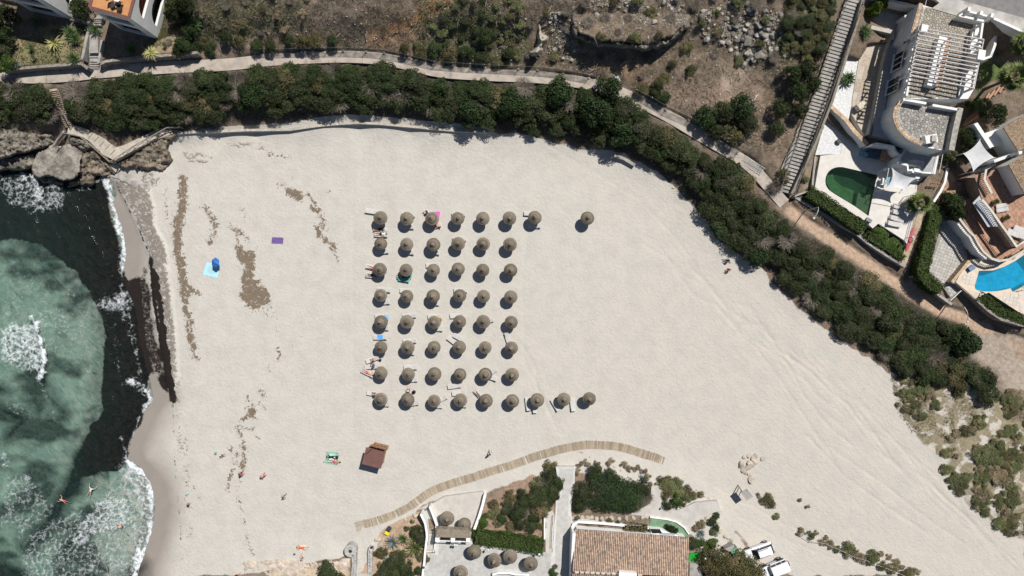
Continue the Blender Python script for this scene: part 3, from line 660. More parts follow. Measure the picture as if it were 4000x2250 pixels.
nt.links.new(mix_col(nt,smooth(nt,math_node(nt, 'ADD', rip,math_node(nt, 'MULTIPLY', rip2,.6)),.62,1.0),tc,(.52,.72,.70)),tr.inputs[0])  # ripple noise in the tint stands in for caustic mottling and wave light
gl = N(nt, 'ShaderNodeBsdfGlossy'); gl.inputs['Roughness'].default_value = .12; nt.links.new(bn.outputs[0],gl.inputs['Normal'])
df = N(nt, 'ShaderNodeBsdfDiffuse'); df.inputs[0].default_value = (.10,.19,.17,1); nt.links.new(bn.outputs[0],df.inputs['Normal'])
m0 = N(nt, 'ShaderNodeMixShader'); nt.links.new(math_node(nt, 'MULTIPLY', dp,.05),m0.inputs[0]); nt.links.new(tr.outputs[0],m0.inputs[1]); nt.links.new(df.outputs[0],m0.inputs[2])
fr = N(nt, 'ShaderNodeFresnel'); fr.inputs[0].default_value = 1.33; nt.links.new(bn.outputs[0],fr.inputs['Normal'])
m1 = N(nt, 'ShaderNodeMixShader'); nt.links.new(fr.outputs[0],m1.inputs[0]); nt.links.new(m0.outputs[0],m1.inputs[1]); nt.links.new(gl.outputs[0],m1.inputs[2])
vo = N(nt, 'ShaderNodeTexVoronoi', feature='DISTANCE_TO_EDGE'); vo.inputs['Scale'].default_value = 1.15
dn = N(nt, 'ShaderNodeVectorMath', operation='SCALE'); dn.inputs['Scale'].default_value = 1.3
nz3 = N(nt, 'ShaderNodeTexNoise'); nz3.inputs['Scale'].default_value = 1.0; nz3.inputs['Detail'].default_value = 4; nt.links.new(pos,nz3.inputs['Vector'])
nt.links.new(nz3.outputs['Color'],dn.inputs[0]); va = N(nt, 'ShaderNodeVectorMath', operation='ADD'); nt.links.new(pos,va.inputs[0]); nt.links.new(dn.outputs[0],va.inputs[1])
nt.links.new(va.outputs[0],vo.inputs['Vector'])
lace = math_node(nt, 'SUBTRACT', 1.0,smooth(nt,vo.outputs['Distance'],.0,.30))
fn = noise(nt,pos,2.6,5,.7,.5); fb = noise(nt,pos,.42,3,.6)
fv = math_node(nt, 'ADD', math_node(nt, 'MULTIPLY', lace,.34),math_node(nt, 'MULTIPLY_ADD', smooth(nt,fn,.3,.7),.62,math_node(nt, 'MULTIPLY_ADD', fb,.6,-.3)))
fm = smooth(nt,math_node(nt, 'ADD', fv,math_node(nt, 'MULTIPLY_ADD', fo,1.2,-1.12)),-.12,.85)
fm = math_node(nt, 'MULTIPLY', fm,math_node(nt, 'MULTIPLY_ADD', fo,.60,.40),clamp=True)
fd = N(nt, 'ShaderNodeBsdfDiffuse'); fd.inputs[0].default_value = (.74,.78,.80,1); nt.links.new(bn.outputs[0],fd.inputs['Normal'])
m2 = N(nt, 'ShaderNodeMixShader'); nt.links.new(fm,m2.inputs[0]); nt.links.new(m1.outputs[0],m2.inputs[1]); nt.links.new(fd.outputs[0],m2.inputs[2])
nt.links.new(m2.outputs[0],nt.nodes['Material Output'].inputs['Surface'])
sme.materials.append(m)
setp(link_mesh('sea_water', sme), 'green shallow sea with foam washing over black drifting sea grass', 'sea', kind='structure')
# ------------------------------------------------------------------ plant builders
def leaf_quads(c,nrm,size,rng,aspect=0.5):
 k = len(c); r = rng.normal(size=(k,3)); t = np.cross(nrm,r); t /= np.linalg.norm(t,axis=1)[:, None]+1e-9
 b = np.cross(nrm,t); s = size[:, None]
 v = np.stack([c-t*s,c-b*s*aspect,c+t*s,c+b*s*aspect],1).reshape(-1,3)
 return v,np.arange(4*k).reshape(-1,4)
def crown_mesh(name,mat,seed,n=1700,lumps=16,leaf=0.085,flat=0.75,spread=0.62,lump_r=(.25,.48),lean=(0,0),shell=.35,aspect=.5,even=.65):
 """unit crown: radius about 1, height about 1, base at z=0"""
 rng = np.random.default_rng(seed)
 a = rng.uniform(0,2*np.pi,lumps); rr = np.sqrt(rng.uniform(0,1,lumps))*spread*1.15
 lx = np.cos(a)*rr; ly = np.sin(a)*rr; lr = rng.uniform(*lump_r,lumps)*(1.15-.45*rr/spread/1.15)
 lz = .28+.5*(1-(rr/(spread*1.2))**2)*rng.uniform(even,1.05,lumps)
 lx = lx+lean[0]*lz; ly = ly+lean[1]*lz
 w = lr**2; pick = rng.choice(lumps,n,p=w/w.sum())
 d = rng.normal(size=(n,3)); d /= np.linalg.norm(d,axis=1)[:, None]; d[:, 2] = np.where(rng.random(n) < .85,np.abs(d[:, 2]),d[:, 2])
 rad = lr[pick]*(1-shell*rng.random(n)**1.5)
 c = np.stack([lx[pick],ly[pick],lz[pick]],1)+d*rad[:, None]*np.array([1,1,.8])
 c[:, 2] = np.maximum(c[:, 2],.04)
 nrm = d*0.9+rng.normal(size=(n,3))*.55+np.array([0,0,.35]); nrm /= np.linalg.norm(nrm,axis=1)[:, None]
 v,f = leaf_quads(c,nrm,leaf*rng.uniform(.6,1.35,n),rng,aspect)
 lv = np.repeat(np.clip(.5+.28*rng.normal(size=n)+(rng.random(lumps)[pick]-.5)*.5,0,1),4)
 return np_mesh(name,v,f,mat,lv)
def twig_mesh(name,mat,seed,n=420,h=.8):
 rng = np.random.default_rng(seed); vs = []; fs = []; lv = []
 for i in range(n):
  a = rng.uniform(0,2*np.pi); r0 = rng.uniform(0,.35); r1 = r0+rng.uniform(.25,.65)
  p0 = np.array([math.cos(a)*r0,math.sin(a)*r0,rng.uniform(.1,.5)*h]); a2 = a+rng.normal()*.5
  p1 = np.array([math.cos(a2)*r1,math.sin(a2)*r1,rng.uniform(.45,1.0)*h]); m = (p0+p1)/2+rng.normal(size=3)*.07
  sd = np.array([-math.sin(a),math.cos(a),0])*rng.uniform(.008,.017); b = len(vs)
  vs += [p0-sd,p0+sd,m+sd*.8,m-sd*.8,p1+sd*.3,p1-sd*.3]; fs += [(b,b+1,b+2,b+3),(b+3,b+2,b+4,b+5)]; q = rng.random(); lv += [q]*6
 return np_mesh(name,np.array(vs),np.array(fs),mat,np.array(lv))
def blades(n,L,w,seed,curl=.5,up=(.15,1.2),seg=4,jit=.2,droop=0.0):
 """rosette of tapering blades; returns verts, quads, lv"""
 rng = np.random.default_rng(seed); vs = []; fs = []; lv = []
 for i in range(n):
  a = 2.39996*i+rng.uniform(-.2,.2); el = up[0]+(up[1]-up[0])*(i/n)**1.1+rng.uniform(-.1,.1); l = L*rng.uniform(1-jit,1+jit)
  p = np.array([0,0,.05]); b = len(vs); e = el; sd = np.array([-math.sin(a),math.cos(a),0])
  for k in range(seg+1):
   t = k/seg; ww = w*(1-t**1.6)*(.55+.9*t if t < .5 else 1.0)
   fold = np.array([0,0,.25*ww])
   vs += [p-sd*ww+fold,p,p+sd*ww+fold]; g = .25+.6*rng.random(); lv += [1.0,g*.4,1.0] if droop else [g,g*.8,g]
   p = p+np.array([math.cos(a)*math.cos(e),math.sin(a)*math.cos(e),math.sin(e)])*l/seg; e -= curl*(.4+t)
  for k in range(seg):
   q = b+k*3; fs += [(q,q+1,q+4,q+3),(q+1,q+2,q+5,q+4)]
 return np.array(vs),np.array(fs),np.array(lv)
def rock_mesh(name,mat,seed,flat=.65,sub=2,amp=.28):
 bm = bmesh.new(); bmesh.ops.create_icosphere(bm,subdivisions=sub,radius=1); rng = np.random.default_rng(seed); ks = [(rng.normal(size=3)*1.6,rng.uniform(0,6)) for _ in range(7)]
 cuts = [Vector(rng.normal(size=3)).normalized() for _ in range(7)]
 for v in bm.verts:
  p = np.array(v.co); s = sum(math.sin(float(k@p)+ph) for k,ph in ks)/7
  q = v.co*(1+amp*s)
  for c in cuts:
   d = q.dot(c)-.58
   if d > 0: q = q-c*d
  v.co = Vector((q.x,q.y,q.z*flat))
 me = bpy.data.meshes.new(name); bm.to_mesh(me); bm.free(); me.materials.append(mat); return me

ML = dict(
 jun=leaf_mat('juniper_leaf', (.012,.019,.008),(.060,.076,.029),.2,dry=(.062,.056,.038)),
 jun2=leaf_mat('mastic_leaf', (.011,.019,.007),(.052,.074,.025),.22),
 oliv=leaf_mat('olive_scrub_leaf', (.04,.042,.018),(.135,.120,.052),.25,dry=(.15,.115,.065)),
 dune=leaf_mat('dune_scrub_leaf', (.048,.058,.025),(.138,.150,.062),.25,dry=(.14,.12,.06)),
 hedge=leaf_mat('hedge_leaf', (.017,.034,.008),(.075,.115,.024),.12),
 fresh=leaf_mat('fresh_leaf', (.04,.07,.012),(.20,.26,.04),.15),
 pine=leaf_mat('pine_leaf', (.011,.021,.008),(.045,.073,.026),.18),
 yucca=leaf_mat('yucca_leaf', (.02,.04,.012),(.09,.14,.05),.15,.45),
 agave=leaf_mat('blue_agave_leaf', (.07,.10,.09),(.22,.27,.25),.1,.5),
 vari=leaf_mat('striped_agave_leaf', (.10,.14,.06),(.55,.50,.20),.1,.5),
 palm=leaf_mat('palm_leaf', (.03,.05,.015),(.16,.19,.06),.1,.45),
 dry=leaf_mat('dead_twig', (.08,.068,.055),(.27,.235,.195),.2,.9),
 brush=leaf_mat('dry_brush', (.05,.045,.028),(.20,.165,.115),.2,.9))
BARK = M('grey_bark', (.16,.13,.10),.95,.4,4,bump=.5)
def trunk_mesh(name,seed,n=4,h=.55,r=.05,spread=.4):
 rng = random.Random(seed); mb = MB()
 for i in range(n):
  a = rng.uniform(0,6.28); q = rng.uniform(.15,spread)
  mb.tube([(0,0,-.12),(math.cos(a)*q*.35,math.sin(a)*q*.35,h*.4),(math.cos(a)*q,math.sin(a)*q,h)],r,5,0,r*.45)
 return mb.mesh(name,BARK)
CROWN = {
 'jun': [crown_mesh('crown', ML['jun'],100+i,3000,30,.048,lean=(-.12,-.1),lump_r=(.22,.38),even=.82) for i in range(5)],
 'jun2': [crown_mesh('crown', ML['jun2'],120+i,2800,26,.052,lump_r=(.24,.4),even=.8) for i in range(4)],
 'oliv': [crown_mesh('crown', ML['oliv'],140+i,1600,18,.06) for i in range(4)],
 'dune': [crown_mesh('crown', ML['dune'],160+i,1300,14,.075,spread=.66) for i in range(5)],
 'pine': [crown_mesh('crown', ML['pine'],180+i,2600,22,.06) for i in range(3)],
 'hedge': [crown_mesh('crown', ML['hedge'],190+i,2000,14,.07) for i in range(2)],
 'fresh': [crown_mesh('crown', ML['fresh'],195+i,1300,14,.085) for i in range(2)],
 'grey': [twig_mesh('crown', ML['dry'],210+i,620) for i in range(4)],
 'tan': [crown_mesh('crown', leaf_mat('dry_scrub_leaf', (.10,.08,.045),(.27,.215,.13),.2),230+i,900,12,.07) for i in range(2)],
 'dome': [crown_mesh('crown', ML['oliv'],240+i,5200,30,.038,spread=.7,lump_r=(.3,.42),shell=.2) for i in range(2)],
 'clip': [crown_mesh('crown', ML['pine'],220+i,8000,70,.030,spread=.76,lump_r=(.20,.30),shell=.18,even=.92) for i in range(2)],
}
TRUNK = [trunk_mesh('trunk', i) for i in range(4)]
plant_count = [0]
def shrub(u,v,r,h,kind,name,label,group,cat='shrub', ry=None,rz=None,ground_z=None):
 """shrub whose crown is seen centred on (u,v)"""
 z = gz(u,v) if ground_z is None else ground_z
 p = W(u,v,z+h*.5); k = plant_count[0]; plant_count[0] += 1; rnd = random.Random(k*7+3)
 t = thing(name,label,cat,(p.x,p.y,z),group,rz if rz is not None else rnd.uniform(0,6.28) if kind != 'jun' else rnd.uniform(-.6,.6))
 t.scale = (r,ry or r,h)
 link_mesh('crown', rnd.choice(CROWN[kind]),t); link_mesh('trunk', rnd.choice(TRUNK),t)
 return t
def scatter(poly,spacing,seed,avoid=(),tries=6000):
 rnd = random.Random(seed); xs = [p[0] for p in poly]; ys = [p[1] for p in poly]; out = []
 cu = np.array([rnd.uniform(min(xs),max(xs)) for _ in range(tries)]); cv = np.array([rnd.uniform(min(ys),max(ys)) for _ in range(tries)])
 ok = inside(cu,cv,poly)
 for p in avoid: ok &= ~inside(cu,cv,p)
 for u,v in zip(cu[ok],cv[ok]):
  if all((u-a)**2+(v-b)**2 > spacing**2 for a,b in out): out.append((u,v))
 return out
def hedge(name,label,pts,width,z0,h,mat,seed,density=260,group=None,leaf=.11):
 """clipped hedge along world points: leafy mantle over a dark opaque core"""
 rng = np.random.default_rng(seed); c0 = Vector((sum(p[0] for p in pts)/len(pts),sum(p[1] for p in pts)/len(pts),z0))
 t = thing(name,label, 'hedge', c0,group); V = []; NR = []
 for a,b in zip(pts[:-1],pts[1:]):
  a = np.array(a[:2]); b = np.array(b[:2]); L = np.linalg.norm(b-a); d = (b-a)/L; nr = np.array([-d[1],d[0]])
  n = int(L*density*(width+2*h)/3); s = rng.uniform(-.1,L+.1,n); q = rng.uniform(0,width+2*h,n)
  off = np.where(q < width,q-width/2,np.where(q < width+h,-width/2,width/2)); zz = np.where(q < width,h,np.where(q < width+h,q-width,q-width-h))
  wob = (fbm((a[0]+d[0]*s)*1.1+off,(a[1]+d[1]*s)*1.1+zz,3,seed)-.5)*.5
  nx = np.where(q < width,0,np.sign(off)); nz = np.where(q < width,1,.25)
  P = a[None,:]+d[None,:]*s[:, None]+nr[None,:]*(off+nx*wob)[:, None]
  V.append(np.column_stack([P,zz+np.where(q < width,wob,0)]))
  NR.append(np.column_stack([nr[0]*nx,nr[1]*nx,nz]))
 c = np.concatenate(V); nn = np.concatenate(NR)+rng.normal(size=(len(c),3))*.5; nn /= np.linalg.norm(nn,axis=1)[:, None]
 c[:, 0] -= c0.x; c[:, 1] -= c0.y
 v,f = leaf_quads(c,nn,leaf*rng.uniform(.6,1.3,len(c)),rng,.5)
 lv = np.repeat(np.clip(.5+.3*rng.normal(size=len(c)),0,1),4)
 link_mesh('foliage', np_mesh('foliage', v,f,mat,lv),t)
 wall_strip([p[:2] for p in pts],width-.35,z0-.3,z0+h-.2).build('dark_core', M('hedge_core', (.02,.022,.01),.95),t)  # dark box added inside so the leaves are not see-through
 return t
def rosette(u,v,name,label,mat,n,L,w,seed,curl=.5,up=(.1,1.2),z=None,cat='plant', stem=0.0,group=None,droop=0):
 z = gz(u,v) if z is None else z; p = W(u,v,z+stem+.2)
 t = thing(name,label,cat,(p.x,p.y,z),group)
 vs,fs,lv = blades(n,L,w,seed,curl,up,droop=droop); vs = vs+np.array([0,0,stem])
 link_mesh('leaves', np_mesh('leaves', vs,fs,ML[mat],lv,smooth=False),t)
 MB().tube([(0,0,-.2),(0,0,stem+.12)],.10 if stem < 1 else .16,7,0,.08).build('stem', BARK,None).parent = t
 return t
def fan_palm(u,v,label,h,L,seed,z=None,n=34,group=None):
 z = gz(u,v) if z is None else z; p = W(u,v,z+h)
 t = thing('fan_palm', label, 'palm', (p.x,p.y,z),group); rng = random.Random(seed)
 MB().tube([(0,0,-.3),(.05,.03,h*.5),(0,0,h)],.22,9,0,.16).build('trunk', M('palm_trunk', (.17,.125,.085),.95,.4,6,bump=.8),None).parent = t
 for i in range(n):
  a = 2.4*i+rng.uniform(-.2,.2); el = 1.25-1.9*(i/n)+rng.uniform(-.1,.1); q = L*rng.uniform(.85,1.1); vs = []; fs = []; lv = []
  d = Vector((math.cos(a)*math.cos(el),math.sin(a)*math.cos(el),math.sin(el))); sd = Vector((-math.sin(a),math.cos(a),0)); upv = d.cross(sd)
  p0 = Vector((0,0,h)); p1 = p0+d*q*.45
  vs += [p0-sd*.03,p0+sd*.03,p1+sd*.02,p1-sd*.02]; fs.append((0,1,2,3)); lv += [.4]*4
  for k in range(11):
   th = (k-5)/5*1.35; dd = (d*math.cos(th)+sd*math.sin(th)); tip = p1+dd*q*.6*(1-.12*abs(th))-Vector((0,0,q*.10*(1+abs(th))))
   s2 = sd*math.cos(th)-d*math.sin(th); b = len(vs); mid = p1+dd*q*.3
   vs += [p1,mid+s2*q*.04,tip,mid-s2*q*.04]; fs.append((b,b+1,b+2,b+3)); g = rng.uniform(.2,1); lv += [g*.7,g,g,g]
  link_mesh('frond', np_mesh('frond', np.array([tuple(x) for x in vs]),np.array(fs),ML['palm'],np.array(lv)),t)
 return t
ROCKM = M('limestone', (.31,.285,.25),.92,.4,1.6,.35,bump=.6,bscale=5,stain=.4)
ROCKP = M('pale_limestone', (.46,.40,.33),.9,.25,2.2,.12,bump=.5,bscale=6)
ROCKS = [rock_mesh('rock', ROCKM,300+i,random.uniform(.55,.8)) for i in range(9)]
ROCKS_P = [rock_mesh('rock', ROCKP,320+i,random.uniform(.5,.75)) for i in range(6)]
def boulder(u,v,r,label,group,pale=False,z=None,name='boulder', sq=1.0):
 z = gz(u,v) if z is None else z; p = W(u,v,z)
 o = link_mesh(name,random.choice(ROCKS_P if pale else ROCKS),None,(p.x,p.y,z+r*.18))
 o.scale = (r,r*sq,r*random.uniform(.7,1)); o.rotation_euler = (random.uniform(-.3,.3),random.uniform(-.3,.3),random.uniform(0,6.28))
 return setp(o,label, 'boulder' if name == 'boulder' else 'rock', group)

# ------------------------------------------------------------------ paths, steps and walls
CONC = M('pale_concrete', (.40,.345,.295),.9,.22,1.2,.05,bump=.15,stain=.25)
CONC2 = M('grey_concrete', (.33,.31,.285),.9,.25,1.4,.08,bump=.2,stain=.35)
STONE = M('rubble_stone', (.26,.235,.20),.95,.45,3,.1,bump=.8,bscale=6)
WHITE = M('white_render', (.72,.72,.70),.8,.07,.8,.02,stain=.12)
WHITE2 = M('white_paint', (.80,.80,.78),.6,.05,1,.02)
WOODG = M('weathered_wood', (.27,.235,.195),.85,.3,8,.12,bump=.3)
TERRA = M('terracotta', (.45,.235,.135),.85,.3,4,.12)
DARKM = M('dark_metal', (.03,.03,.03),.45,.2,4,metal=.6)
def ribbon(pts,w,dz,n_sub=4):
 """smooth strip along (u,v,z) centre line"""
 P = [W(u,v,z) for u,v,z in pts]; out = []
 for i in range(len(P)-1):
  p0,p1,p2,p3 = P[max(i-1,0)],P[i],P[i+1],P[min(i+2,len(P)-1)]
  for k in range(n_sub):
   t = k/n_sub; out.append(.5*((2*p1)+(p2-p0)*t+(2*p0-5*p1+4*p2-p3)*t*t+(3*p1-p0-3*p2+p3)*t**3))
 out.append(P[-1]); rows = []
 for i,p in enumerate(out):
  d = (out[min(i+1,len(out)-1)]-out[max(i-1,0)]); d.z = 0; d.normalize(); nr = Vector((-d.y,d.x,0))
  rows.append([p-nr*w/2+Vector((0,0,dz-.25)),p-nr*w/2+Vector((0,0,dz)),p+nr*w/2+Vector((0,0,dz)),p+nr*w/2+Vector((0,0,dz-.25))])
 return rows
pathrows = ribbon(PATH_C[:26],1.6,.10)
pth = MB().sheet(pathrows).build('footpath', M('path_concrete', (.39,.34,.29),.9,.2,.9,.05,bump=.2,stain=.3)); setp(pth, 'pale concrete footpath winding along the hillside', 'path', kind='structure')
for k in range(9, len(pathrows)-1, 11):      # expansion joints between the poured bays
 a,b_ = pathrows[k][1],pathrows[k][2]; d = (b_-a).normalized(); nr = Vector((-d.y,d.x,0))*.025; u3 = Vector((0,0,.005))
 MB().add([a-nr+u3,b_-nr+u3,b_+nr+u3,a+nr+u3],[(0,1,2,3)]).build('joint_line', M('joint_dark', (.16,.135,.115),.95),pth)

# long public stair between hillside and villa
S_TOP_Z,S_BOT_Z = 9.8,3.25
st = thing('long_stair', 'long grey outdoor stair climbing between brush hillside and white villa', 'stairs', W(3080,757,S_BOT_Z))
NST = 56; treadmesh = None
for k in range(NST):
 t = (k+.5)/NST; z = S_BOT_Z+(S_TOP_Z-S_BOT_Z)*t
 uc = 3074+(3337-3074)*t; vc = 756-760*t
 p = W(uc,vc,z); ang = math.atan2(760,263)-math.pi/2
 if treadmesh is None: treadmesh = MB().box((0,0,-.07),(1.95,.33,.14)).mesh('tread', CONC2)
 o = link_mesh('tread', treadmesh,st); o.location = p-OFF[st.name]; o.rotation_euler = (0,0,ang+.06)
bot = [W(3074-8,756,S_BOT_Z),W(3337,-4,S_TOP_Z)]
d = (bot[1]-bot[0]).normalized(); side = Vector((d.y,-d.x,0)).normalized()
mb = MB(); A0 = bot[0]; B0 = bot[1]
mb.add([A0-side*.9-Vector((0,0,.42)),A0+side*.9-Vector((0,0,.42)),B0+side*.9-Vector((0,0,.42)),B0-side*.9-Vector((0,0,.42)),A0-side*.9-Vector((0,0,1.6)),A0+side*.9-Vector((0,0,1.6)),B0+side*.9-Vector((0,0,3)),B0-side*.9-Vector((0,0,3))],[(0,1,2,3),(0,4,5,1),(1,5,6,2),(2,6,7,3),(3,7,4,0)])
mb.build('stair_flight', M('dark_stair_base', (.10,.09,.08),.95),st)
for sd_,nm in ((-1.0, 'west'),(1.0, 'east')):
 a = A0+side*sd_*1.0; b2 = B0+side*sd_*1.0
 MB().tube([a+Vector((0,0,.92)),b2+Vector((0,0,.92))],.04,6).build('handrail', WOODG,st)
 MB().tube([a+Vector((0,0,.5)),b2+Vector((0,0,.5))],.025,5).build('middle_rail', WOODG,st)
 pm = None
 for k in range(0,NST,2):
  t = (k+.5)/NST; p = a.lerp(b2,t)
  if pm is None: pm = MB().box((0,0,.36),(.09,.09,1.12)).mesh('baluster', WOODG)
  o = link_mesh('baluster', pm,st); o.location = p-OFF[st.name]; o.rotation_euler.z = ang
east = [W(3093,757,3.9),W(3187,560,5.9),W(3250,400,7.2),W(3340,120,9.6),W(3372,-4,10.4)]
wl_ = wall_strip([p[:2] for p in east],.3,[p.z-3.4 for p in east],[p.z for p in east]).build('stair_parapet', M('beige_wall', (.30,.27,.225),.9,.25,2,stain=.5),None,(east[1].x,east[1].y,3))
setp(wl_, 'weathered beige parapet wall running down beside the long stair', 'wall')
# concrete-coloured strip standing in for the shadow gap west of the stair
setp(MB().sheet([[W(3015-3,750,3.25),W(3052,755,3.25)],[W(3110,520,4.9),W(3142,530,4.9)],[W(3215,240,7.0),W(3240,250,7.0)],[W(3275,20,8.6),W(3305,20,8.6)],[W(3290,-60,9.2),W(3320,-60,9.2)]]).build('stair_shade_strip', CONC2), 'strip standing in for the shadow gap beside the long stair', 'path', kind='structure')

# low sand wall along the back of the beach
lw = [(612,545),(660,528),(700,519),(760,516),(860,513),(960,508),(1060,507),(1130,506),(1190,498),(1260,489),(1330,483),(1400,479),(1480,483),(1560,490),(1640,497),(1700,504),(1780,510),(1860,512),(1908,514)]
lwz = [1.15]*3+[1.05]*16
o = wall_px(lw,.32,-.3,lwz).build('beach_wall', M('sandy_wall', (.46,.42,.365),.95,.25,2.5,.02,bump=.5,stain=.2),None,(*W(1400,480,0)[:2],0)); setp(o, 'low sand-coloured retaining wall along the back of the beach', 'wall')
o = wall_px([(2400,606),(2440,620),(2480,645)],.4,0,.9).build('stub_wall', CONC2,None,(*W(2440,620,0)[:2],0)); setp(o, 'short white broken wall at the foot of the shrubs', 'wall')
# garden retaining walls above the path
o = wall_px(PX(A_,(60,985),(250,955),(600,925),(920,905),(1130,885),(1225,960)),.35,4.6,6.35).build('garden_wall', STONE,None,(*W(*A_(600,930),6)[:2],4.6)); setp(o, 'grey rubble garden wall between the path and the western garden', 'wall')
o = wall_px(PX(A_,(1385,900),(1480,855),(1800,815),(2050,790),(2300,775),(2420,760),(2600,740),(2760,735)),.35,4.6,6.35).build('garden_wall', STONE,None,(*W(*A_(2000,800),6)[:2],4.6)); setp(o, 'grey rubble garden wall below the striped agave', 'wall')
o = wall_px(PX(A_,(1240,400),(1200,560),(1155,780),(1140,830)),.35,5.5,6.6).build('garden_wall', CONC2,None,(*W(*A_(1200,600),6)[:2],5.5)); setp(o, 'straight grey wall west of the garden steps', 'wall')
o = wall_px(PX(A_,(1420,560),(1405,700),(1375,880)),.3,5.3,6.6).build('garden_wall', CONC2,None,(*W(*A_(1400,700),6)[:2],5.3)); setp(o, 'mossy low wall east of the garden steps', 'wall')
gs = thing('garden_steps', 'narrow concrete steps climbing from path between the two gardens', 'stairs', W(*A_(1310,960),5.0))
for k,y in enumerate((965,935,905,870,830,770,735,700)):
 p = W(*A_(1320-(965-y)*.05,y),5.12+.16*k); MB().box((p.x,p.y,p.z-.25),(1.15,.42 if k < 4 else .6,.5)).build('step', CONC2,gs)
p = W(*A_(1310,600),6.4); MB().box((p.x,p.y,6.15),(1.1,2.6,.5)).build('landing', CONC2,gs)
for k,y in enumerate((420,330,290,260,235)):
 p = W(*A_(1345+k*8,y),6.45+.15*k); MB().box((p.x,p.y,p.z-.3),(1.0,.5,.6)).build('step', CONC2,gs)
# ------------------------------------------------------------------ shrub belt between footpath and sand
pw = [(0,345),(100,330),(200,362),(210,450),(160,490),(60,478),(0,470),(-120,480),(-120,340)]
BELT = [('west of the sea steps', pw,50),
 ('above the sea steps', [(262,345),(420,318),(560,296),(720,300),(720,440),(640,490),(540,525),(480,540),(400,505),(330,480),(290,450)],52),
 ('between the path and the low sand wall', [(720,295),(950,285),(1120,262),(1350,262),(1500,272),(1650,305),(1850,330),(2050,332),(2050,480),(1950,492),(1800,475),(1640,455),(1500,432),(1350,438),(1180,460),(1100,462),(900,468),(720,470)],54),
 ('below the bend of the footpath', [(2050,335),(2220,345),(2330,375),(2440,400),(2520,450),(2590,520),(2680,560),(2700,600),(2540,620),(2440,590),(2330,555),(2200,520),(2060,505)],56),
 ('along the eastern slope above the sand', [(2540,560),(2720,580),(2850,650),(2960,740),(3030,830),(3040,900),(2990,1010),(2940,1040),(2850,950),(2750,820),(2640,690),(2520,610)],56),
 ('between the dirt path and the open sand', [(3040,880),(3130,930),(3240,990),(3370,1080),(3480,1140),(3590,1220),(3700,1270),(3790,1300),(3800,1400),(3830,1450),(3900,1520),(3880,1570),(3790,1560),(3700,1500),(3600,1475),(3500,1460),(3420,1400),(3300,1320),(3170,1220),(3060,1110),(3020,1000)],58)]
for si,(where,poly,sp) in enumerate(BELT):
 xs_ = [p[0] for p in poly]; lo_,hi_ = min(xs_),max(xs_); base_w = where
 for i,(u,v) in enumerate(p_ for p_ in scatter(poly,sp*.68,40+si) if in_poly(p_[0]+(0,0,0,-10,-14,-14)[si],p_[1]+(18,26,30,22,12,12)[si],poly) and in_poly(p_[0]+(0,0,0,6,12,14)[si],p_[1]-(4,6,10,8,0,0)[si],poly) and seg_dist(np.array([p_[0]]),np.array([p_[1]]),[(205,345),(268,495),(330,500)])[0] > 36):
  q = random.random(); r = random.uniform(1.5,2.35); h = random.uniform(1.2,1.75); where = base_w+(', left part', ', middle part', ', right part')[min(2,int(3*(u-lo_)/(hi_-lo_+1)))]
  if q < .55: shrub(u,v,r,h, 'jun', 'juniper_shrub', f'dark juniper shrub {where}', 'shrubs of the belt behind the beach')
  elif q < .82: shrub(u,v,r,h, 'jun2', 'mastic_shrub', f'green rounded mastic shrub {where}', 'shrubs of the belt behind the beach')
  elif q < .90: shrub(u,v,r*.95,h*.95, 'oliv', 'heather_shrub', f'olive brown shrub {where}', 'shrubs of the belt behind the beach')
  else: shrub(u,v,r*.9,h*1.08, 'grey', 'bare_shrub', f'grey twiggy half-dead shrub {where}', 'shrubs of the belt behind the beach')
for u,v,r,h,k,lab in ((2380,345,2.2,3.2, 'pine', 'dark pine at the upper bend of the footpath'),(2190,355,2.4,3.0, 'pine', 'dark pine beside the footpath above the belt'),(2330,430,2.6,3.2, 'pine', 'bright green pine in the middle of the bend'),(2430,520,2.4,3.2, 'pine', 'broad green pine at the lower bend of the belt'),(1840,430,2.6,2.8, 'pine', 'large dark pine over the end of the sand wall'),(2000,400,2.5,2.8, 'pine', 'dark pine between path and sand wall'),(3770,1340,2.5,3.0, 'pine', 'dense dark pine at the east end of the belt'),(2960,1000,1.9,2.4, 'pine', 'leaning pine over the sand beside two sunbathers'),(990,370,2.3,2.8, 'pine', 'bright green pine behind the sand wall'),(3480,1250,2.4,2.6, 'jun', 'spreading juniper at the widest part of the slope'),(3850,1480,2.0,1.8, 'jun2', 'round mastic at the tip of the belt by the dirt clearing')):
 shrub(u,v,r,h,k, 'pine_tree' if k == 'pine' else 'shrub', lab,None, 'tree' if k == 'pine' else 'shrub')
# hill and plot bushes
for i,(u,v,r,h,k) in enumerate([(2760,460,1.9,2.2, 'pine'),(2830,430,2.0,2.4, 'jun'),(2900,420,2.1,2.6, 'pine'),(2930,480,1.8,2.2, 'jun'),(2870,520,1.9,2.0, 'oliv'),(2800,510,1.6,2.0, 'jun')]):
 shrub(u,v,r,h,k, 'hill_bush', 'big dark bush beside the dirt patch north of the path', 'bushes in the clump north of the path')
for i,(u,v,r,h,k) in enumerate([(3100,290,1.6,2.2, 'jun2'),(3160,270,1.6,2.2, 'jun2'),(3120,360,1.7,2.2, 'jun2'),(3180,330,1.3,2.0, 'jun2'),(3060,420,1.7,2.0, 'jun'),(3130,430,1.3,1.8, 'jun2'),(3040,500,1.4,1.6, 'jun'),(3060,690,1.3,1.6, 'oliv'),(3030,730,1.3,1.8, 'grey')]):
 shrub(u,v,r,h,k, 'hill_bush', 'dark green bush leaning on the west side of the long stair', 'bushes beside the long stair')
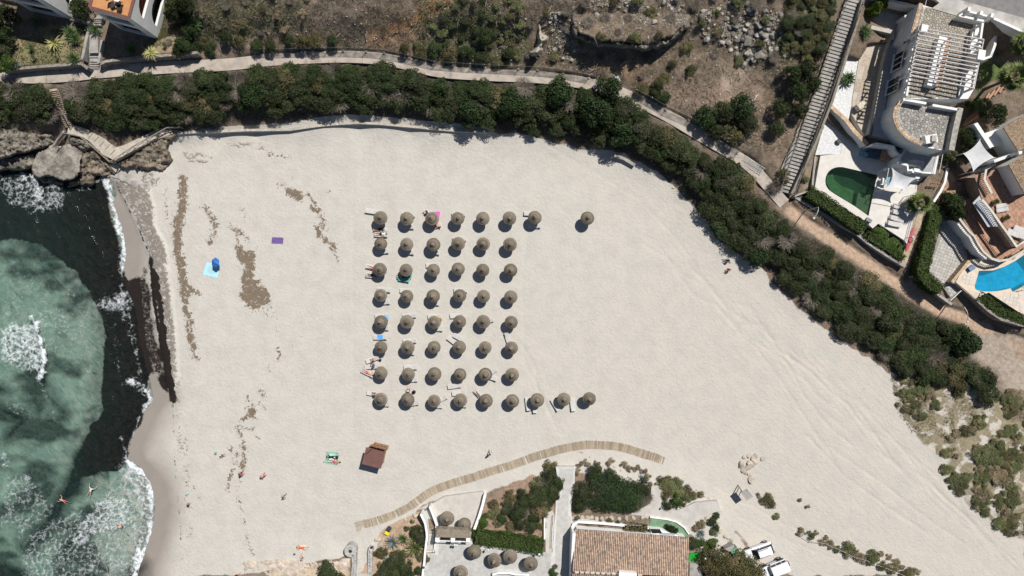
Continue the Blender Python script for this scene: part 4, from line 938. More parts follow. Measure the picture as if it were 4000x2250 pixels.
for i,(u,v) in enumerate([(1060,190),(1130,170),(1180,165),(1230,175),(1300,165),(880,150),(930,170),(1000,190),(1580,200),(1640,215),(1700,200),(1760,225),(1820,215),(1880,230),(1900,150),(1990,215),(2510,360),(2560,370),(2590,390),(2570,345),(700,200),(760,190),(820,200)]):
 shrub(u,v-10,random.uniform(.9,1.4),random.uniform(1,1.6),random.choice(['jun2', 'jun2', 'jun', 'oliv']), 'hill_bush', 'green bush behind the wire fence above the footpath', 'bushes along the wire fence')
for i,(u,v) in enumerate(scatter([(1680,0),(2000,-20),(2080,190),(1980,250),(1720,190),(1620,170),(1700,60)],40,71)):
 shrub(u,v,random.uniform(.5,1.0),random.uniform(.3,.5),random.choice(['dune', 'jun', 'oliv', 'jun2', 'dune']), 'hill_scrub', 'green scrub on the slope right of the orange dirt streak', 'scrub on the upper slope')
for i,(u,v) in enumerate(scatter([(560,20),(780,-30),(1230,-30),(1210,60),(1060,140),(800,170),(560,190)],58,72)):
 shrub(u,v,random.uniform(.5,1.0),random.uniform(.35,.6),random.choice(['tan', 'grey', 'grey', 'oliv']), 'hill_scrub', 'dry brown scrub on the slope right of the left houses', 'scrub on the upper slope')
for i,(u,v) in enumerate(scatter([(2000,20),(2250,10),(2700,-20),(3250,-30),(3200,160),(3040,240),(2900,240),(2560,320),(2300,200),(2060,230)],66,73)):
 shrub(u,v,random.uniform(.6,1.2),random.uniform(.4,.9),random.choice(['oliv', 'grey', 'grey', 'dune']), 'hill_scrub', 'dry grey scrub among the rocks of the upper slope', 'scrub on the upper slope')
for i,(u,v) in enumerate(scatter([(3080,-20),(3280,-20),(3240,130),(3180,240),(3060,200)],38,74)):
 shrub(u,v,random.uniform(.7,1.3),random.uniform(.4,.9),random.choice(['jun', 'oliv', 'dune']), 'hill_scrub', 'olive scrub on the slope west of the stair top', 'scrub on the upper slope')
# dune scrub at the right edge
DUNE = [[(3500,1480),(3640,1470),(3780,1550),(3890,1600),(3790,1700),(3690,1740),(3560,1690),(3500,1600)],[(3690,1750),(3800,1770),(3800,1830),(3770,1930),(3720,1900),(3680,1800)],[(3830,1700),(3990,1660),(4060,1700),(4060,2080),(3940,2090),(3850,2020),(3790,1950),(3830,1850),(3800,1760)],[(3900,1530),(4050,1540),(4050,1660),(3930,1640)]]
for di,poly in enumerate(DUNE):
 for i,(u,v) in enumerate(p_ for p_ in scatter(poly,(25,26,24,24)[di],80+di) if fbm(np.array([p_[0]/48]),np.array([p_[1]/48]),3,91)[0] > (.53,.45,.48,.43)[di]):
  big = random.random(); r = .42+.85*big**1.6; k = random.choice(['dune', 'dune', 'oliv', 'tan', 'dune'])
  shrub(u,v,r*(1.25 if di in (2,3) else 1),.2+.32*r,k, 'dune_shrub', ('low green dune shrub scattered on pale sand below the belt', 'low dune shrub in the small patch facing the open sand', 'low olive dune shrub in the patch at the right edge', 'low dune shrub beside the dirt clearing')[di], 'dune shrubs')
# garden plants, upper left
for x,y,k,r,h,lab in ((90,250, 'jun2', 2.2,3.4, 'large dark green tree at the top left corner'),(60,480, 'jun2', 1.8,2.6, 'green bushy tree below the top left corner'),(80,880, 'hedge', 1.6,1.6, 'bright green bush at the left end of the garden wall'),(40,680, 'jun', 1.5,1.8, 'dark bush at the left edge of the garden'),(1130,130, 'jun2', 1.9,3.0, 'dark leafy tree between the two left houses'),(2560,620, 'jun2', 1.4,1.8, 'dark bush at the garden corner by the path'),(2480,730, 'oliv', 1.0,1.0, 'small loose bush behind the garden wall'),(2450,120, 'jun', 1.6,2.6, 'dark bush right of the second house'),(2560,260, 'jun', 1.5,2.4, 'tall dark bush between house and brush slope'),(2620,30, 'jun', 1.8,2.8, 'dark tree at the top beside the second house'),(2650,430, 'jun2', 1.4,2.0, 'dark green bush behind the spiky yucca')):
 shrub(*A_(x,y),r,h,k, 'garden_tree' if h > 2.4 else 'garden_bush', lab,None, 'tree' if h > 2.4 else 'bush')
for x,y,mt,n,L,w_,lab,cu in ((760,610, 'vari', 44,1.35,.09, 'yellow striped agave with long drooping leaves in western garden', .55),(2100,740, 'vari', 42,1.25,.085, 'striped agave leaning over the garden wall above the path', .5),(1030,820, 'yucca', 54,1.15,.06, 'dark green yucca at the corner by the garden steps', .35),(1320,410, 'yucca', 46,1.05,.06, 'green yucca at the head of the garden steps', .35),(420,660, 'yucca', 34,.65,.05, 'small green agave in the western garden', .35),(450,800, 'yucca', 26,.45,.045, 'tiny green agave near the garden wall', .35),(230,900, 'agave', 28,.6,.05, 'small blue agave at the left end of the wall', .35),(980,450, 'yucca', 60,1.2,.07, 'bushy yucca behind the yellow agave', .4),(1040,540, 'yucca', 50,1.0,.07, 'bushy yucca right of the yellow agave', .4),(1110,380, 'yucca', 34,.8,.05, 'green yucca beside the house terrace', .35),(2720,340, 'yucca', 56,1.25,.07, 'large dark yucca at the edge of the brush slope', .35),(2690,430, 'yucca', 46,1.05,.07, 'dark yucca in front of the larger yucca', .35),(500,300, 'yucca', 40,1.2,.06, 'yucca in the shade of the first house', .35),(1830,690, 'yucca', 44,1.2,.06, 'yucca in the shade of the second house', .35),(2290,620, 'yucca', 24,.5,.05, 'small reddish succulent beside the second house', .3),(770,800, 'yucca', 20,.4,.045, 'tiny agave at the foot of the yellow agave', .3)):
 rosette(*A_(x,y), 'agave' if mt != 'yucca' else 'yucca', lab,mt,n,L,w_,int(x+y),cu,(.05,1.25),stem=.25 if mt == 'vari' else .5,droop=1 if mt == 'vari' else 0)

# ------------------------------------------------------------------ boulders, stones, brush on the hill
ROCKFALL = [[(2740,40),(2900,0),(3060,60),(3120,130),(3110,230),(2990,240),(2900,250),(2830,170),(2740,150)],[(2110,60),(2240,30),(2260,150),(2240,240),(2150,220),(2120,140)],[(2290,0),(2560,-20),(2720,20),(2700,100),(2500,90),(2320,60)]]
nb_ = 0
for poly,sp,rr,lab in ((ROCKFALL[0],18,(.14,.44), 'grey boulder in the rockfall left of the long stair'),(ROCKFALL[1],21,(.12,.34), 'pale boulder in the scatter left of the rock ledge'),(ROCKFALL[2],24,(.12,.34), 'pale boulder lying above the rock ledge')):
 for u,v in scatter(poly,sp,90+nb_,tries=2500)[:130]:
  boulder(u,v,random.uniform(*rr)*(1 if random.random() < .85 else 1.35),lab, 'boulders of the hillside'); nb_ += 1
for u,v,r in ((2916,165,.95),(2900,178,.5),(2965,100,.8),(2870,100,.7),(2925,210,.75),(2960,215,.7),(2985,140,.6),(2880,150,.6),(2930,130,.55),(2940,235,.55),(2905,255,.5),(3010,195,.5),(2610,165,.65),(2585,170,.5)):
 boulder(u,v,r, 'large pale boulder standing out of the rockfall', 'large boulders of the rockfall')
# the big rock ledge with a shaded overhang
def ledge(name,outline,z_top,z_bot,seed,label,mat,sharp=1.25,rough=.5,cat='rock'):
 """rock shelf: rugged top sheet with a broken face falling to z_bot"""
 us = [p[0] for p in outline]; vs_ = [p[1] for p in outline]; st = 9.0
 st = 5.0; gu = np.arange(min(us)-18,max(us)+18,st); gv = np.arange(min(vs_)-18,max(vs_)+18,st); UU,VV = np.meshgrid(gu,gv); fu = UU.ravel(); fv = VV.ravel()
 m = poly_mask(fu,fv,outline,7,9,30,seed)
 if isinstance(z_top,(int,float)): zt = np.full(fu.shape,float(z_top))
 else:
  pts = np.array(z_top); d = 1/(np.hypot(fu[:, None]-pts[None,:, 0],fv[:, None]-pts[None,:, 1])+8)**2; zt = (d*pts[None,:, 2]).sum(1)/d.sum(1)
 f = fbm(fu/40+fv/90,fv/14,5,seed); steps = np.floor(f*9)/9; f2 = np.abs(fbm(fu/16,fv/9,4,seed+3)-.5)*2; steps = steps-np.clip(.22-f2,0,1)*1.6
 z = z_bot+(zt+(steps-.45)*rough*1.25+(fbm(fu/7,fv/7,4,seed+5)-.5)*rough*1.0-z_bot)*np.clip(m*sharp,0,1)**.6
 fu = fu+(fbm(fu/14,fv/14,3,seed+9)-.5)*10; fv = fv+(fbm(fu/14,fv/14,3,seed+11)-.5)*10
 s = (CAM_H-z)/CAM_H/PPM; V = np.stack([(fu-2000)*s,(1125-fv)*s,z],1); nu_,nv_ = len(gu),len(gv)
 i0 = (np.arange(nv_-1)[:, None]*nu_+np.arange(nu_-1)[None,:]).ravel(); F = np.stack([i0,i0+nu_,i0+nu_+1,i0+1],1)
 F = F[(m[F] > .02).any(1)]
 c = W(sum(us)/len(us),sum(vs_)/len(vs_),z_bot); V = V-np.array(c)
 return setp(link_mesh(name,np_mesh(name,V,F,mat),None,c),label,cat)
LEDGE = M('grey_ledge', (.19,.175,.15),.95,.5,1.0,.05,bump=.9,bscale=4,stain=.6,crack=.8)
ledge('rock_ledge', [(2236,85),(2262,125),(2320,148),(2400,158),(2490,166),(2560,164),(2640,124),(2690,78),(2700,105),(2650,145),(2575,188),(2480,190),(2380,184),(2310,172),(2250,145),(2232,115)],[(2240,100,8.3),(2450,165,8.3),(2690,90,8.6),(2300,160,8.0),(2550,180,8.0)],5.0,7, 'long grey rock ledge with a dark overhang on the upper slope', LEDGE,rough=.7)
ledge('rock_ledge', [(2090,60),(2110,60),(2118,130),(2135,150),(2120,180),(2090,215),(2082,210),(2105,170),(2100,120)],7.2,5.5,8, 'narrow pale rock rib left of the big ledge', ROCKP,rough=.5)
# loose stones and dry brush: uncountable
def stuff_rocks(name,polys,n,rr,mat,seed,label,zoff=0):
 rng = np.random.default_rng(seed); us = []; vs_ = []
 for poly,share in polys:
  k = int(n*share); xs = [p[0] for p in poly]; ys = [p[1] for p in poly]; c = 0
  a = rng.uniform(min(xs),max(xs),k*3); b2 = rng.uniform(min(ys),max(ys),k*3); ok = inside(a,b2,poly) & (fbm(a/50,b2/50,3,seed) > .42); us.append(a[ok][:k]); vs_.append(b2[ok][:k])
 u = np.concatenate(us); v = np.concatenate(vs_); k = len(u); z = land(u,v); s = (CAM_H-z)/CAM_H/PPM
 c = np.stack([(u-2000)*s,(1125-v)*s,z],1); r = rr[0]+(rr[1]-rr[0])*rng.random(k)**2.2
 base = np.array([[1,0,0],[0,1,0],[-1,0,0],[0,-1,0],[0,0,.75],[.55,.55,.45],[-.5,.5,.5],[0,0,-.5]])
 fc = np.array([[0,5,4],[5,1,4],[1,6,4],[6,2,4],[2,3,4],[3,0,4],[0,1,5],[1,2,6],[0,3,7],[3,2,7]])
 th = rng.uniform(0,6.28,k); bb = base[None]*rng.uniform(.6,1.25,(k,8,1))*np.array([1,.75,.8])
 x = bb[...,0]*np.cos(th)[:, None]-bb[...,1]*np.sin(th)[:, None]; y = bb[...,0]*np.sin(th)[:, None]+bb[...,1]*np.cos(th)[:, None]
 V = np.stack([x,y,bb[...,2]],2)*r[:, None,None]+c[:, None,:]
 F = (fc[None]+np.arange(k)[:, None,None]*8).reshape(-1,3)
 lv = np.repeat(rng.random(k),8)
 return setp(link_mesh(name,np_mesh(name,V.reshape(-1,3),F,mat,lv)),label, 'stones', kind='stuff')
STN = leaf_mat('loose_stone', (.16,.145,.12),(.50,.46,.40),.0,.9)
HILL = [(560,-40),(3260,-40),(3210,200),(3050,600),(2960,590),(2700,450),(2560,370),(2250,275),(1900,240),(1500,190),(1100,170),(700,190)]
stuff_rocks('loose_stones', [(ROCKFALL[0],.36),(ROCKFALL[1],.16),(ROCKFALL[2],.18),(HILL,.42)],5600,(.05,.20),STN,5, 'loose pale stones strewn over the brush hillside')
def stuff_brush(name,polys,n,L,mat,seed,label,upright=.35,wd=.012):
 rng = np.random.default_rng(seed); us = []; vs_ = []
 for poly,share in polys:
  k = int(n*share); xs = [p[0] for p in poly]; ys = [p[1] for p in poly]
  a = rng.uniform(min(xs),max(xs),k*3); b2 = rng.uniform(min(ys),max(ys),k*3); ok = inside(a,b2,poly) & (fbm(a/35,b2/35,3,seed) > .40); us.append(a[ok][:k]); vs_.append(b2[ok][:k])
 u = np.concatenate(us); v = np.concatenate(vs_); k = len(u); z = land(u,v); s = (CAM_H-z)/CAM_H/PPM
 c = np.stack([(u-2000)*s,(1125-v)*s,z+.03],1); th = rng.uniform(0,6.28,k); el = np.abs(rng.normal(size=k))*upright; l = L*rng.uniform(.4,1.3,k)
 d = np.stack([np.cos(th)*np.cos(el),np.sin(th)*np.cos(el),np.sin(el)],1); sd = np.stack([-np.sin(th),np.cos(th),0*th],1)*(wd*rng.uniform(.6,1.6,k))[:, None]
 md = c+d*l[:, None]*.5+rng.normal(size=(k,3))*.08*L+np.array([0,0,.05]); e = c+d*l[:, None]
 V = np.stack([c-sd,c+sd,md+sd,md-sd,e+sd*.3,e-sd*.3],1).reshape(-1,3)
 f = np.array([[0,1,2,3],[3,2,4,5]]); F = (f[None]+np.arange(k)[:, None,None]*6).reshape(-1,4)
 return setp(link_mesh(name,np_mesh(name,V,F,mat,np.repeat(rng.random(k),6))),label, 'brush', kind='stuff')
stuff_brush('dry_brush', [(HILL,1)],21000,.5,ML['brush'],6, 'dry brown brush and dead stalks covering the hillside')
stuff_brush('dead_branches', [(HILL,1)],520,1.0,ML['dry'],8, 'pale fallen branches lying on the brush hillside', .25,.028)
stuff_brush('wild_grass', [([(1650,0),(2000,-20),(2080,190),(1980,250),(1620,190)],.35),([(560,20),(1230,-30),(1060,140),(560,190)],.3),([(3080,-20),(3280,-20),(3180,240),(3000,240)],.35)],9000,.4,ML['dune'],9, 'green wild grass on the hillside', .8,.02)
stuff_brush('garden_grass', [(PX(A_,(150,930),(900,880),(1150,780),(1230,450),(700,400),(150,600)),.5),(PX(A_,(2200,560),(2540,440),(2540,230),(2260,200)),.5)],4000,.22,ML['dune'],10, 'short patchy grass in the house gardens', .8,.02)
stuff_brush('dune_grass', [(DUNE[0],.4),(DUNE[2],.3),(DUNE[3],.1)],5000,.3,ML['oliv'],12, 'dry grass between the dune shrubs', .7,.015)
# ------------------------------------------------------------------ thatched parasols
m,nt,b = _nt('thatch'); MATS['thatch'] = m
tcn = N(nt, 'ShaderNodeTexCoord').outputs['Object']
sx = N(nt, 'ShaderNodeSeparateXYZ'); nt.links.new(tcn,sx.inputs[0])
angn = math_node(nt, 'ARCTAN2', sx.outputs[1],sx.outputs[0]); rad_ = N(nt, 'ShaderNodeVectorMath', operation='LENGTH'); nt.links.new(tcn,rad_.inputs[0])
cb = N(nt, 'ShaderNodeCombineXYZ'); nt.links.new(math_node(nt, 'MULTIPLY', angn,9.0),cb.inputs[0]); nt.links.new(math_node(nt, 'MULTIPLY', rad_.outputs['Value'],3.0),cb.inputs[1])
oi = N(nt, 'ShaderNodeObjectInfo').outputs['Random']; nt.links.new(math_node(nt, 'MULTIPLY', oi,40),cb.inputs[2])
f1 = noise(nt,cb.outputs[0],2.2,4,.7); f2 = noise(nt,tcn,3.0,3,.6)
c = mix_col(nt,smooth(nt,f1,.3,.7),(.112,.093,.072),(.255,.218,.168)); c = mix_col(nt,math_node(nt, 'MULTIPLY', smooth(nt,f2,.5,.75),.5),c,(.13,.118,.10))
sv_ = N(nt, 'ShaderNodeVectorMath', operation='SCALE'); nt.links.new(c,sv_.inputs[0]); nt.links.new(math_node(nt, 'MULTIPLY_ADD', oi,.5,.75),sv_.inputs['Scale'])
nt.links.new(sv_.outputs[0],b.inputs['Base Color']); b.inputs['Roughness'].default_value = .95; b.inputs['Specular IOR Level'].default_value = .1
bn = N(nt, 'ShaderNodeBump'); bn.inputs['Strength'].default_value = .7; bn.inputs['Distance'].default_value = .03; nt.links.new(f1,bn.inputs['Height']); nt.links.new(bn.outputs[0],b.inputs['Normal'])
THATCH = m; POLE = M('parasol_pole', (.16,.115,.075),.9,.3,5)
def thatch_layers(rad,rng):
 """one ragged layer of reed per ring, stacked like a hat"""
 out = []; n = 40; zs = [(1.0,0.0,.52),(.76,.16,.30),(.52,.31,.12),(.33,.44,.03)]
 for i,(r0,z0,r1) in enumerate(zs):
  mb = MB(); z1 = z0+(r0-r1)*.60; r0 *= rad; r1 *= rad; prof = [(r0*.985,z0-.05),(r0,z0-.03),(r0*.99,z0+.02),(r0*.6+r1*.4,z0+(z1-z0)*.43),(r1,z1)]
  vs = []; fs = []
  for j,(r,z) in enumerate(prof):
   for k in range(n):
    t = 2*math.pi*k/n; q = r*(1+(rng.uniform(-.02,.02) if j < 3 else 0)); vs.append((q*math.cos(t),q*math.sin(t),z+rng.uniform(-.008,.008)))
  for j in range(len(prof)-1):
   for k in range(n): fs.append((j*n+k,j*n+(k+1) % n,(j+1)*n+(k+1) % n,(j+1)*n+k))
  mb.add(vs,fs); out.append(mb.mesh('thatch_layer', THATCH,smooth=True))
 return out
def cap_mesh(seed):
 rng = random.Random(seed); a = rng.uniform(2.9,5.6); tl = rng.uniform(.05,.2); n = 12; vs = []; fs = []
 prof = [(.24,0),(.19,.10),(.12,.22),(.06,.34),(.015,.42)]
 for j,(r,z) in enumerate(prof):
  for k in range(n):
   t = 2*math.pi*k/n; vs.append((r*math.cos(t)*rng.uniform(.88,1.12)+math.cos(a)*tl*z/.42,r*math.sin(t)*rng.uniform(.88,1.12)+math.sin(a)*tl*z/.42,z))
 for j in range(len(prof)-1):
  for k in range(n): fs.append((j*n+k,j*n+(k+1) % n,(j+1)*n+(k+1) % n,(j+1)*n+k))
 fs.append(tuple((len(prof)-1)*n+k for k in range(n)))
 return MB().add(vs,fs).mesh('thatch_cap', THATCH,smooth=True)
LAYERS = [thatch_layers(.92,random.Random(400+i)) for i in range(4)]; CAPS = [cap_mesh(420+i) for i in range(9)]
POLE_ME = MB().tube([(0,0,-.4),(0,0,2.05)],.05,8).mesh('pole', POLE); RIM = 1.62
def parasol(u,v,label,group,base_z=None,s=1.0,k=0):
 zc = (base_z if base_z is not None else 0.0); p = W(u,v,zc+(RIM+.2)*s); z = base_z if base_z is not None else 0.02
 t = thing('thatched_parasol', label, 'parasol', (p.x,p.y,z),group,random.uniform(0,6.28)); t.scale = (s,s,s)
 cp = link_mesh('canopy', LAYERS[k % 4][0],t); cp.location.z = RIM; cp.rotation_euler = (random.uniform(-.1,.1),random.uniform(-.1,.1),0)
 for ly in LAYERS[k % 4][1:]: link_mesh('thatch_layer', ly,cp)
 tip = link_mesh('thatch_cap', random.choice(CAPS),cp); tip.location.z = .55
 tip.rotation_euler.z = -t.rotation_euler.z+random.uniform(-1.6,1.6)
 link_mesh('pole', POLE_ME,t); return t
UMB = []
rows = [[U1(308,258),U1(682,268),U1(1040,268),U1(1405,265),U1(1760,266),U1(2138,262),(2089,850),(2295,852)],
 [U1(312,625),U1(682,632),U1(1058,637),U1(1410,623),U1(1765,627),U1(2145,633)],[U1(300,990),U1(672,998),U1(1060,997),U1(1410,982),U1(1760,998),U1(2153,1000)],
 [U1(312,1355),U1(682,1368),U1(1055,1368),U1(1432,1360),U1(1770,1368),U1(2157,1378)],[U2(287,192),U2(623,190),U2(972,197),U2(1300,187),U2(1605,188),U2(1965,197)],
 [U2(287,517),U2(630,518),U2(972,518),U2(1297,517),U2(1630,522),U2(1967,527)],[U2(287,850),U2(638,865),U2(977,862),U2(1305,870),U2(1632,870),U2(1978,872)],
 [U2(285,1190),U2(630,1193),U2(973,1210),U2(1310,1200),U2(1640,1207),U2(1980,1210),(2099,1564),(2203,1561),(2302,1559)]]
ORD = ['first', 'second', 'third', 'fourth', 'fifth', 'sixth', 'seventh', 'eighth', 'ninth']
ROWN = ['top row', 'second row', 'third row', 'fourth row', 'fifth row', 'sixth row', 'seventh row', 'bottom row']
for ri,row in enumerate(rows):
 for ci,(u,v) in enumerate(row):
  lab = f'round thatched beach parasol, {ORD[ci]} from the sea in the {ROWN[ri]}'
  if ri == 0 and ci == 7: lab = 'lone thatched parasol standing apart at the right end of the top row'
  parasol(u,v,lab, 'thatched parasols on the beach', None,random.uniform(.96,1.05),ri*3+ci)

# ------------------------------------------------------------------ sun loungers
LW = M('lounger_plastic', (.60,.58,.55),.6,.08,3,.05); LB = M('lounger_fabric', (.53,.51,.49),.8,.12,5,.06)
def lounger_parts():
 """1.9 x 0.62 m, head at +x"""
 fr = MB()
 for y in (-.29,.29): fr.box((-.0,y,.30),(1.88,.05,.07))
 for x in (-.92,.92): fr.box((x,0,.30),(.05,.63,.07))
 seat = MB().box((-.28,0,.345),(1.22,.53,.03))
 back = MB(); a = R(14); back.box((.62,0,.36+.14*.5),(.60,.53,.03),mat=Matrix.Rotation(-a,3, 'Y'))
 leg = MB().box((0,0,.13),(.06,.05,.30))
 return fr.mesh('frame', LW),seat.mesh('seat', LB),back.mesh('backrest', LB),leg.mesh('leg', LW)
LP = lounger_parts()
def lounger(u,v,deg,label,z=None,group='sun loungers on the beach', s=1.0):
 z = .02 if z is None else z; p = W(u,v,z+.3)
 t = thing('sun_lounger', label, 'sun lounger', (p.x,p.y,z),group,R(deg)); t.scale = (s,s,s)
 link_mesh('frame', LP[0],t); link_mesh('seat', LP[1],t); link_mesh('backrest', LP[2],t)
 for x in (-.78,.72):
  for y in (-.27,.27):
   o = link_mesh('leg', LP[3],t); o.location = (x,y,0)
 return t
def under(r,c): return rows[r-1][c-1]
for r,c,sd in ((1,2, 'S'),(1,7, 'S'),(2,1, 'S'),(2,2, 'S'),(2,3, 'S'),(4,1, 'S'),(4,3, 'S'),(5,1, 'S'),(5,3, 'S'),(6,2, 'S'),(7,2, 'S'),(8,1, 'S'),(8,3, 'S'),(8,4, 'S'),(1,2, 'N'),(1,7, 'N'),(4,1, 'N'),(5,1, 'N'),(5,4, 'N'),(6,2, 'N'),(7,2, 'N'),(3,3, 'N'),(2,4, 'N'),(4,2, 'N'),(4,4, 'N'),(5,2, 'N'),(5,3, 'N'),(1,4, 'N')):
 u,v = under(r,c); gu_ = 2000+(u-2000)*.981; gv_ = 1125+(v-1125)*.981
 dx = random.uniform(-8,4); nm = 'below' if sd == 'S' else 'above'
 if (r,c) in ((1,7),(5,4)) and sd == 'N': dx = -14
 lounger(gu_+dx,gv_+(27 if sd == 'S' else -21),random.uniform(-5,5),f'white lounger just {nm} the {ORD[c-1]} parasol of the {ROWN[r-1]}')
for u,v,a,lab in ((1453,826,-9, 'bare white lounger left of the first parasol of the top row'),(*U2(280,388),0, 'lounger with a bright blue towel left column, between fifth and sixth rows'),(*U2(1218,440),-38, 'lower of two slanting white loungers above the fourth parasol of the sixth row'),(*U2(1300,395),-28, 'upper of two slanting white loungers above the fourth parasol of the sixth row'),(*U2(1925,410),107, 'upright white lounger between the last parasols of fifth and sixth rows'),(*U2(1235,1015),8, 'white lounger below the fourth parasol of the seventh row'),(*U2(1292,1105),5, 'white lounger above the fourth parasol of the bottom row'),
 (2062,1578,-83, 'white lounger left of the seventh parasol of the bottom row'),(2088,1587,-86, 'white lounger half under the seventh parasol of the bottom row'),(2237,1580,-84, 'white lounger right of the eighth parasol of the bottom row'),(2170,1582,-60, 'lounger in the shadow of the eighth parasol of the bottom row'),(*U2(180,672),20, 'white lounger with a seated person below the first parasol of the sixth row'),(*U2(165,765),3, 'white lounger with a person in blue above the seventh row'),(*U2(115,845),-26, 'white lounger with a sunbather in red swimwear'),(*U2(195,1112),-8, 'white lounger above the first parasol of the bottom row'),(*U1(320,495),-3, 'lounger carrying a person in white shirt and black shorts'),(*U1(310,420),-4, 'shaded lounger under the first parasol of the top row'),(*U1(200,960),-14, 'lounger poking out left of the first parasol of the third row'),(*U1(200,1075),-6, 'lounger in shade below the first parasol of the third row'),(*U1(640,1090),-4, 'lounger with a teal towel below the second parasol of the third row'),(*U1(1030,200),-20, 'lounger behind the third parasol of the top row'),(*U1(1085,330),-24, 'lounger under the third parasol of the top row beside the pink towel'),
 (*U2(700,1200),-5, 'lounger right of the second parasol of the bottom row'),(*U2(690,1240),8, 'lower lounger right of the second parasol of the bottom row'),(*U2(1060,1185),25, 'lounger right of the third parasol of the bottom row'),(*U2(1700,840),30, 'tilted lounger right of the fifth parasol of the seventh row'),(*U2(1700,900),-20, 'lower tilted lounger right of the fifth parasol of the seventh row'),(*U2(1560,1140),-48, 'slanting lounger with a reclining person by the fifth parasol of the bottom row'),(*U2(1655,180),15, 'lounger right of the fifth parasol of the fifth row')):
 lounger(u,v,a,lab)

# ------------------------------------------------------------------ boardwalk of wooden slats
SLAT = M('boardwalk_slat', (.325,.255,.175),.9,.35,6,.2,col2=(.40,.34,.265))
bwp = [T(1,3)(*p) for p in ((1085,925),(1180,905),(1290,870),(1400,830),(1520,770),(1610,705),(1700,640),(1780,590),(1870,552),(2000,508),(2200,450),(2400,385),(2574,335))]+[T(2,3)(*p) for p in ((200,260),(400,198),(600,150),(750,130),(900,132),(1050,145),(1180,175),(1300,215),(1420,250),(1525,290))]
bpts = [G(u,v,.07) for u,v in bwp]; fine = []
for i in range(len(bpts)-1):
 p0,p1,p2,p3 = bpts[max(i-1,0)],bpts[i],bpts[i+1],bpts[min(i+2,len(bpts)-1)]
 for k in range(200):
  t = k/200; fine.append(.5*((2*p1)+(p2-p0)*t+(2*p0-5*p1+4*p2-p3)*t*t+(3*p1-p0-3*p2+p3)*t**3))
fine.append(bpts[-1])
bw = thing('boardwalk', 'curving wooden slat boardwalk laid over the sand', 'boardwalk', (fine[2000].x,fine[2000].y,0))
slat_me = [MB().box((0,0,0),(.15,1.16,.035)).mesh('slat', SLAT),MB().box((0,.02,0),(.145,1.19,.035)).mesh('slat', SLAT),MB().box((0,-.02,0),(.14,1.12,.035)).mesh('slat', SLAT)]
acc = 0; nxt = 0; ns = 0
for i in range(1,len(fine)):
 acc += (fine[i]-fine[i-1]).length
 if acc >= nxt:
  nxt += .17; d = fine[i]-fine[i-1]; ns += 1
  if random.random() < .025: continue
  o = link_mesh('slat', random.choice(slat_me),bw); o.location = fine[i]-OFF[bw.name]+Vector((0,0,random.uniform(-.008,.012))); o.rotation_euler = (random.uniform(-.01,.01),0,math.atan2(d.y,d.x)+random.uniform(-.02,.02))
for off in (-.42,.42):
 mb = MB(); pts = []
 for i in range(0,len(fine),60):
  d = (fine[min(i+1,len(fine)-1)]-fine[max(i-1,0)]).normalized(); pts.append(fine[i]+Vector((-d.y,d.x,0))*off-Vector((0,0,.05)))
 mb.tube(pts,.028,4).build('bearer', WOODG,bw)
def mat_piece(label,pts_px,along_x,pitch,z=.08):
 c = cen(pts_px,z); t = thing('slat_mat', label, 'boardwalk', c); P = [W(u,v,z) for u,v in pts_px]
 n = max(2,int(((P[3]-P[0]).length)/pitch))
 for k in range(n):
  if random.random() < .06: continue
  f = (k+.5)/n; a = P[0].lerp(P[3],f); b2 = P[1].lerp(P[2],f); d = b2-a; mid = (a+b2)/2
  MB().box((0,0,0),(d.length*random.uniform(.9,1.0),pitch*.72,.03)).build('slat', SLAT,None).parent = t
  o = t.children[-1]; o.location = mid-c; o.rotation_euler.z = math.atan2(d.y,d.x)
mat_piece('square wooden slat mat at the left end of the boardwalk', PX(T(1,3),(990,910),(1080,888),(1095,985),(1012,1010)),True,.17)
mat_piece('worn wooden slat mat half buried in sand above the stone steps', PX(T(1,3),(1035,1015),(1105,1010),(1115,1165),(1030,1168)),True,.17)
mat_piece('half buried broken slat mat beyond the right end of the boardwalk', PX(T(2,3),(1560,305),(1545,350),(1655,395),(1670,340)),False,.22,.05+beach_z(2620))

# ------------------------------------------------------------------ kiosk
f13 = T(1,3); kz = 2.75
K = [W(*f13(x,y),kz) for x,y in ((1103,155),(1295,205),(1260,367),(1068,325))]; kc = sum(K,Vector())/4; kc.z = 0
ki = thing('beach_kiosk', 'small wooden beach kiosk with a flat reddish brown roof', 'kiosk', kc)
BROWN = M('kiosk_roof', (.155,.078,.066),.7,.15,2,.02); KW = M('kiosk_wood', (.33,.185,.105),.75,.3,6,.12); KW2 = M('kiosk_panel', (.46,.36,.29),.8,.2,3)
ex = (K[1]-K[0]).normalized(); ey = (K[3]-K[0]).normalized(); wx = (K[1]-K[0]).length; wy = (K[3]-K[0]).length; kang = math.atan2(ex.y,ex.x)
rf = MB().box((kc.x,kc.y,kz-.04),(wx,wy,.08),kang).build('roof', BROWN,ki)
MB().box((kc.x,kc.y,kz+.012),(.03,wy-.02,.02),kang).build('roof_seam', BROWN,rf)
for k in range(8):
 q = kc+ex*(wx*.5-.22)+ey*((k-3.5)*wy*.105); MB().box((q.x,q.y,1.3),(.06,wy*.1,2.55),kang).build('plank', KW2 if 1 < k < 7 else KW,ki)
for k in range(9):
 for hh,yy in ((1.05,-.42),(2.55,.42)):
  q = kc+ex*((k-4)*wx*.094)+ey*(wy*yy); MB().box((q.x,q.y,.03+hh/2),(wx*.09,.06,hh),kang).build('plank', KW,ki)
 q = kc-ex*(wx*.42)+ey*((k-4)*wy*.094); MB().box((q.x,q.y,1.3),(.06,wy*.09,2.55),kang).build('plank', KW,ki)
q0 = kc-ey*(wy*.5+.05)+ex*.35
MB().box((q0.x,q0.y,.25),(wx*.75,.5,.1),kang).build('deck', KW,ki)
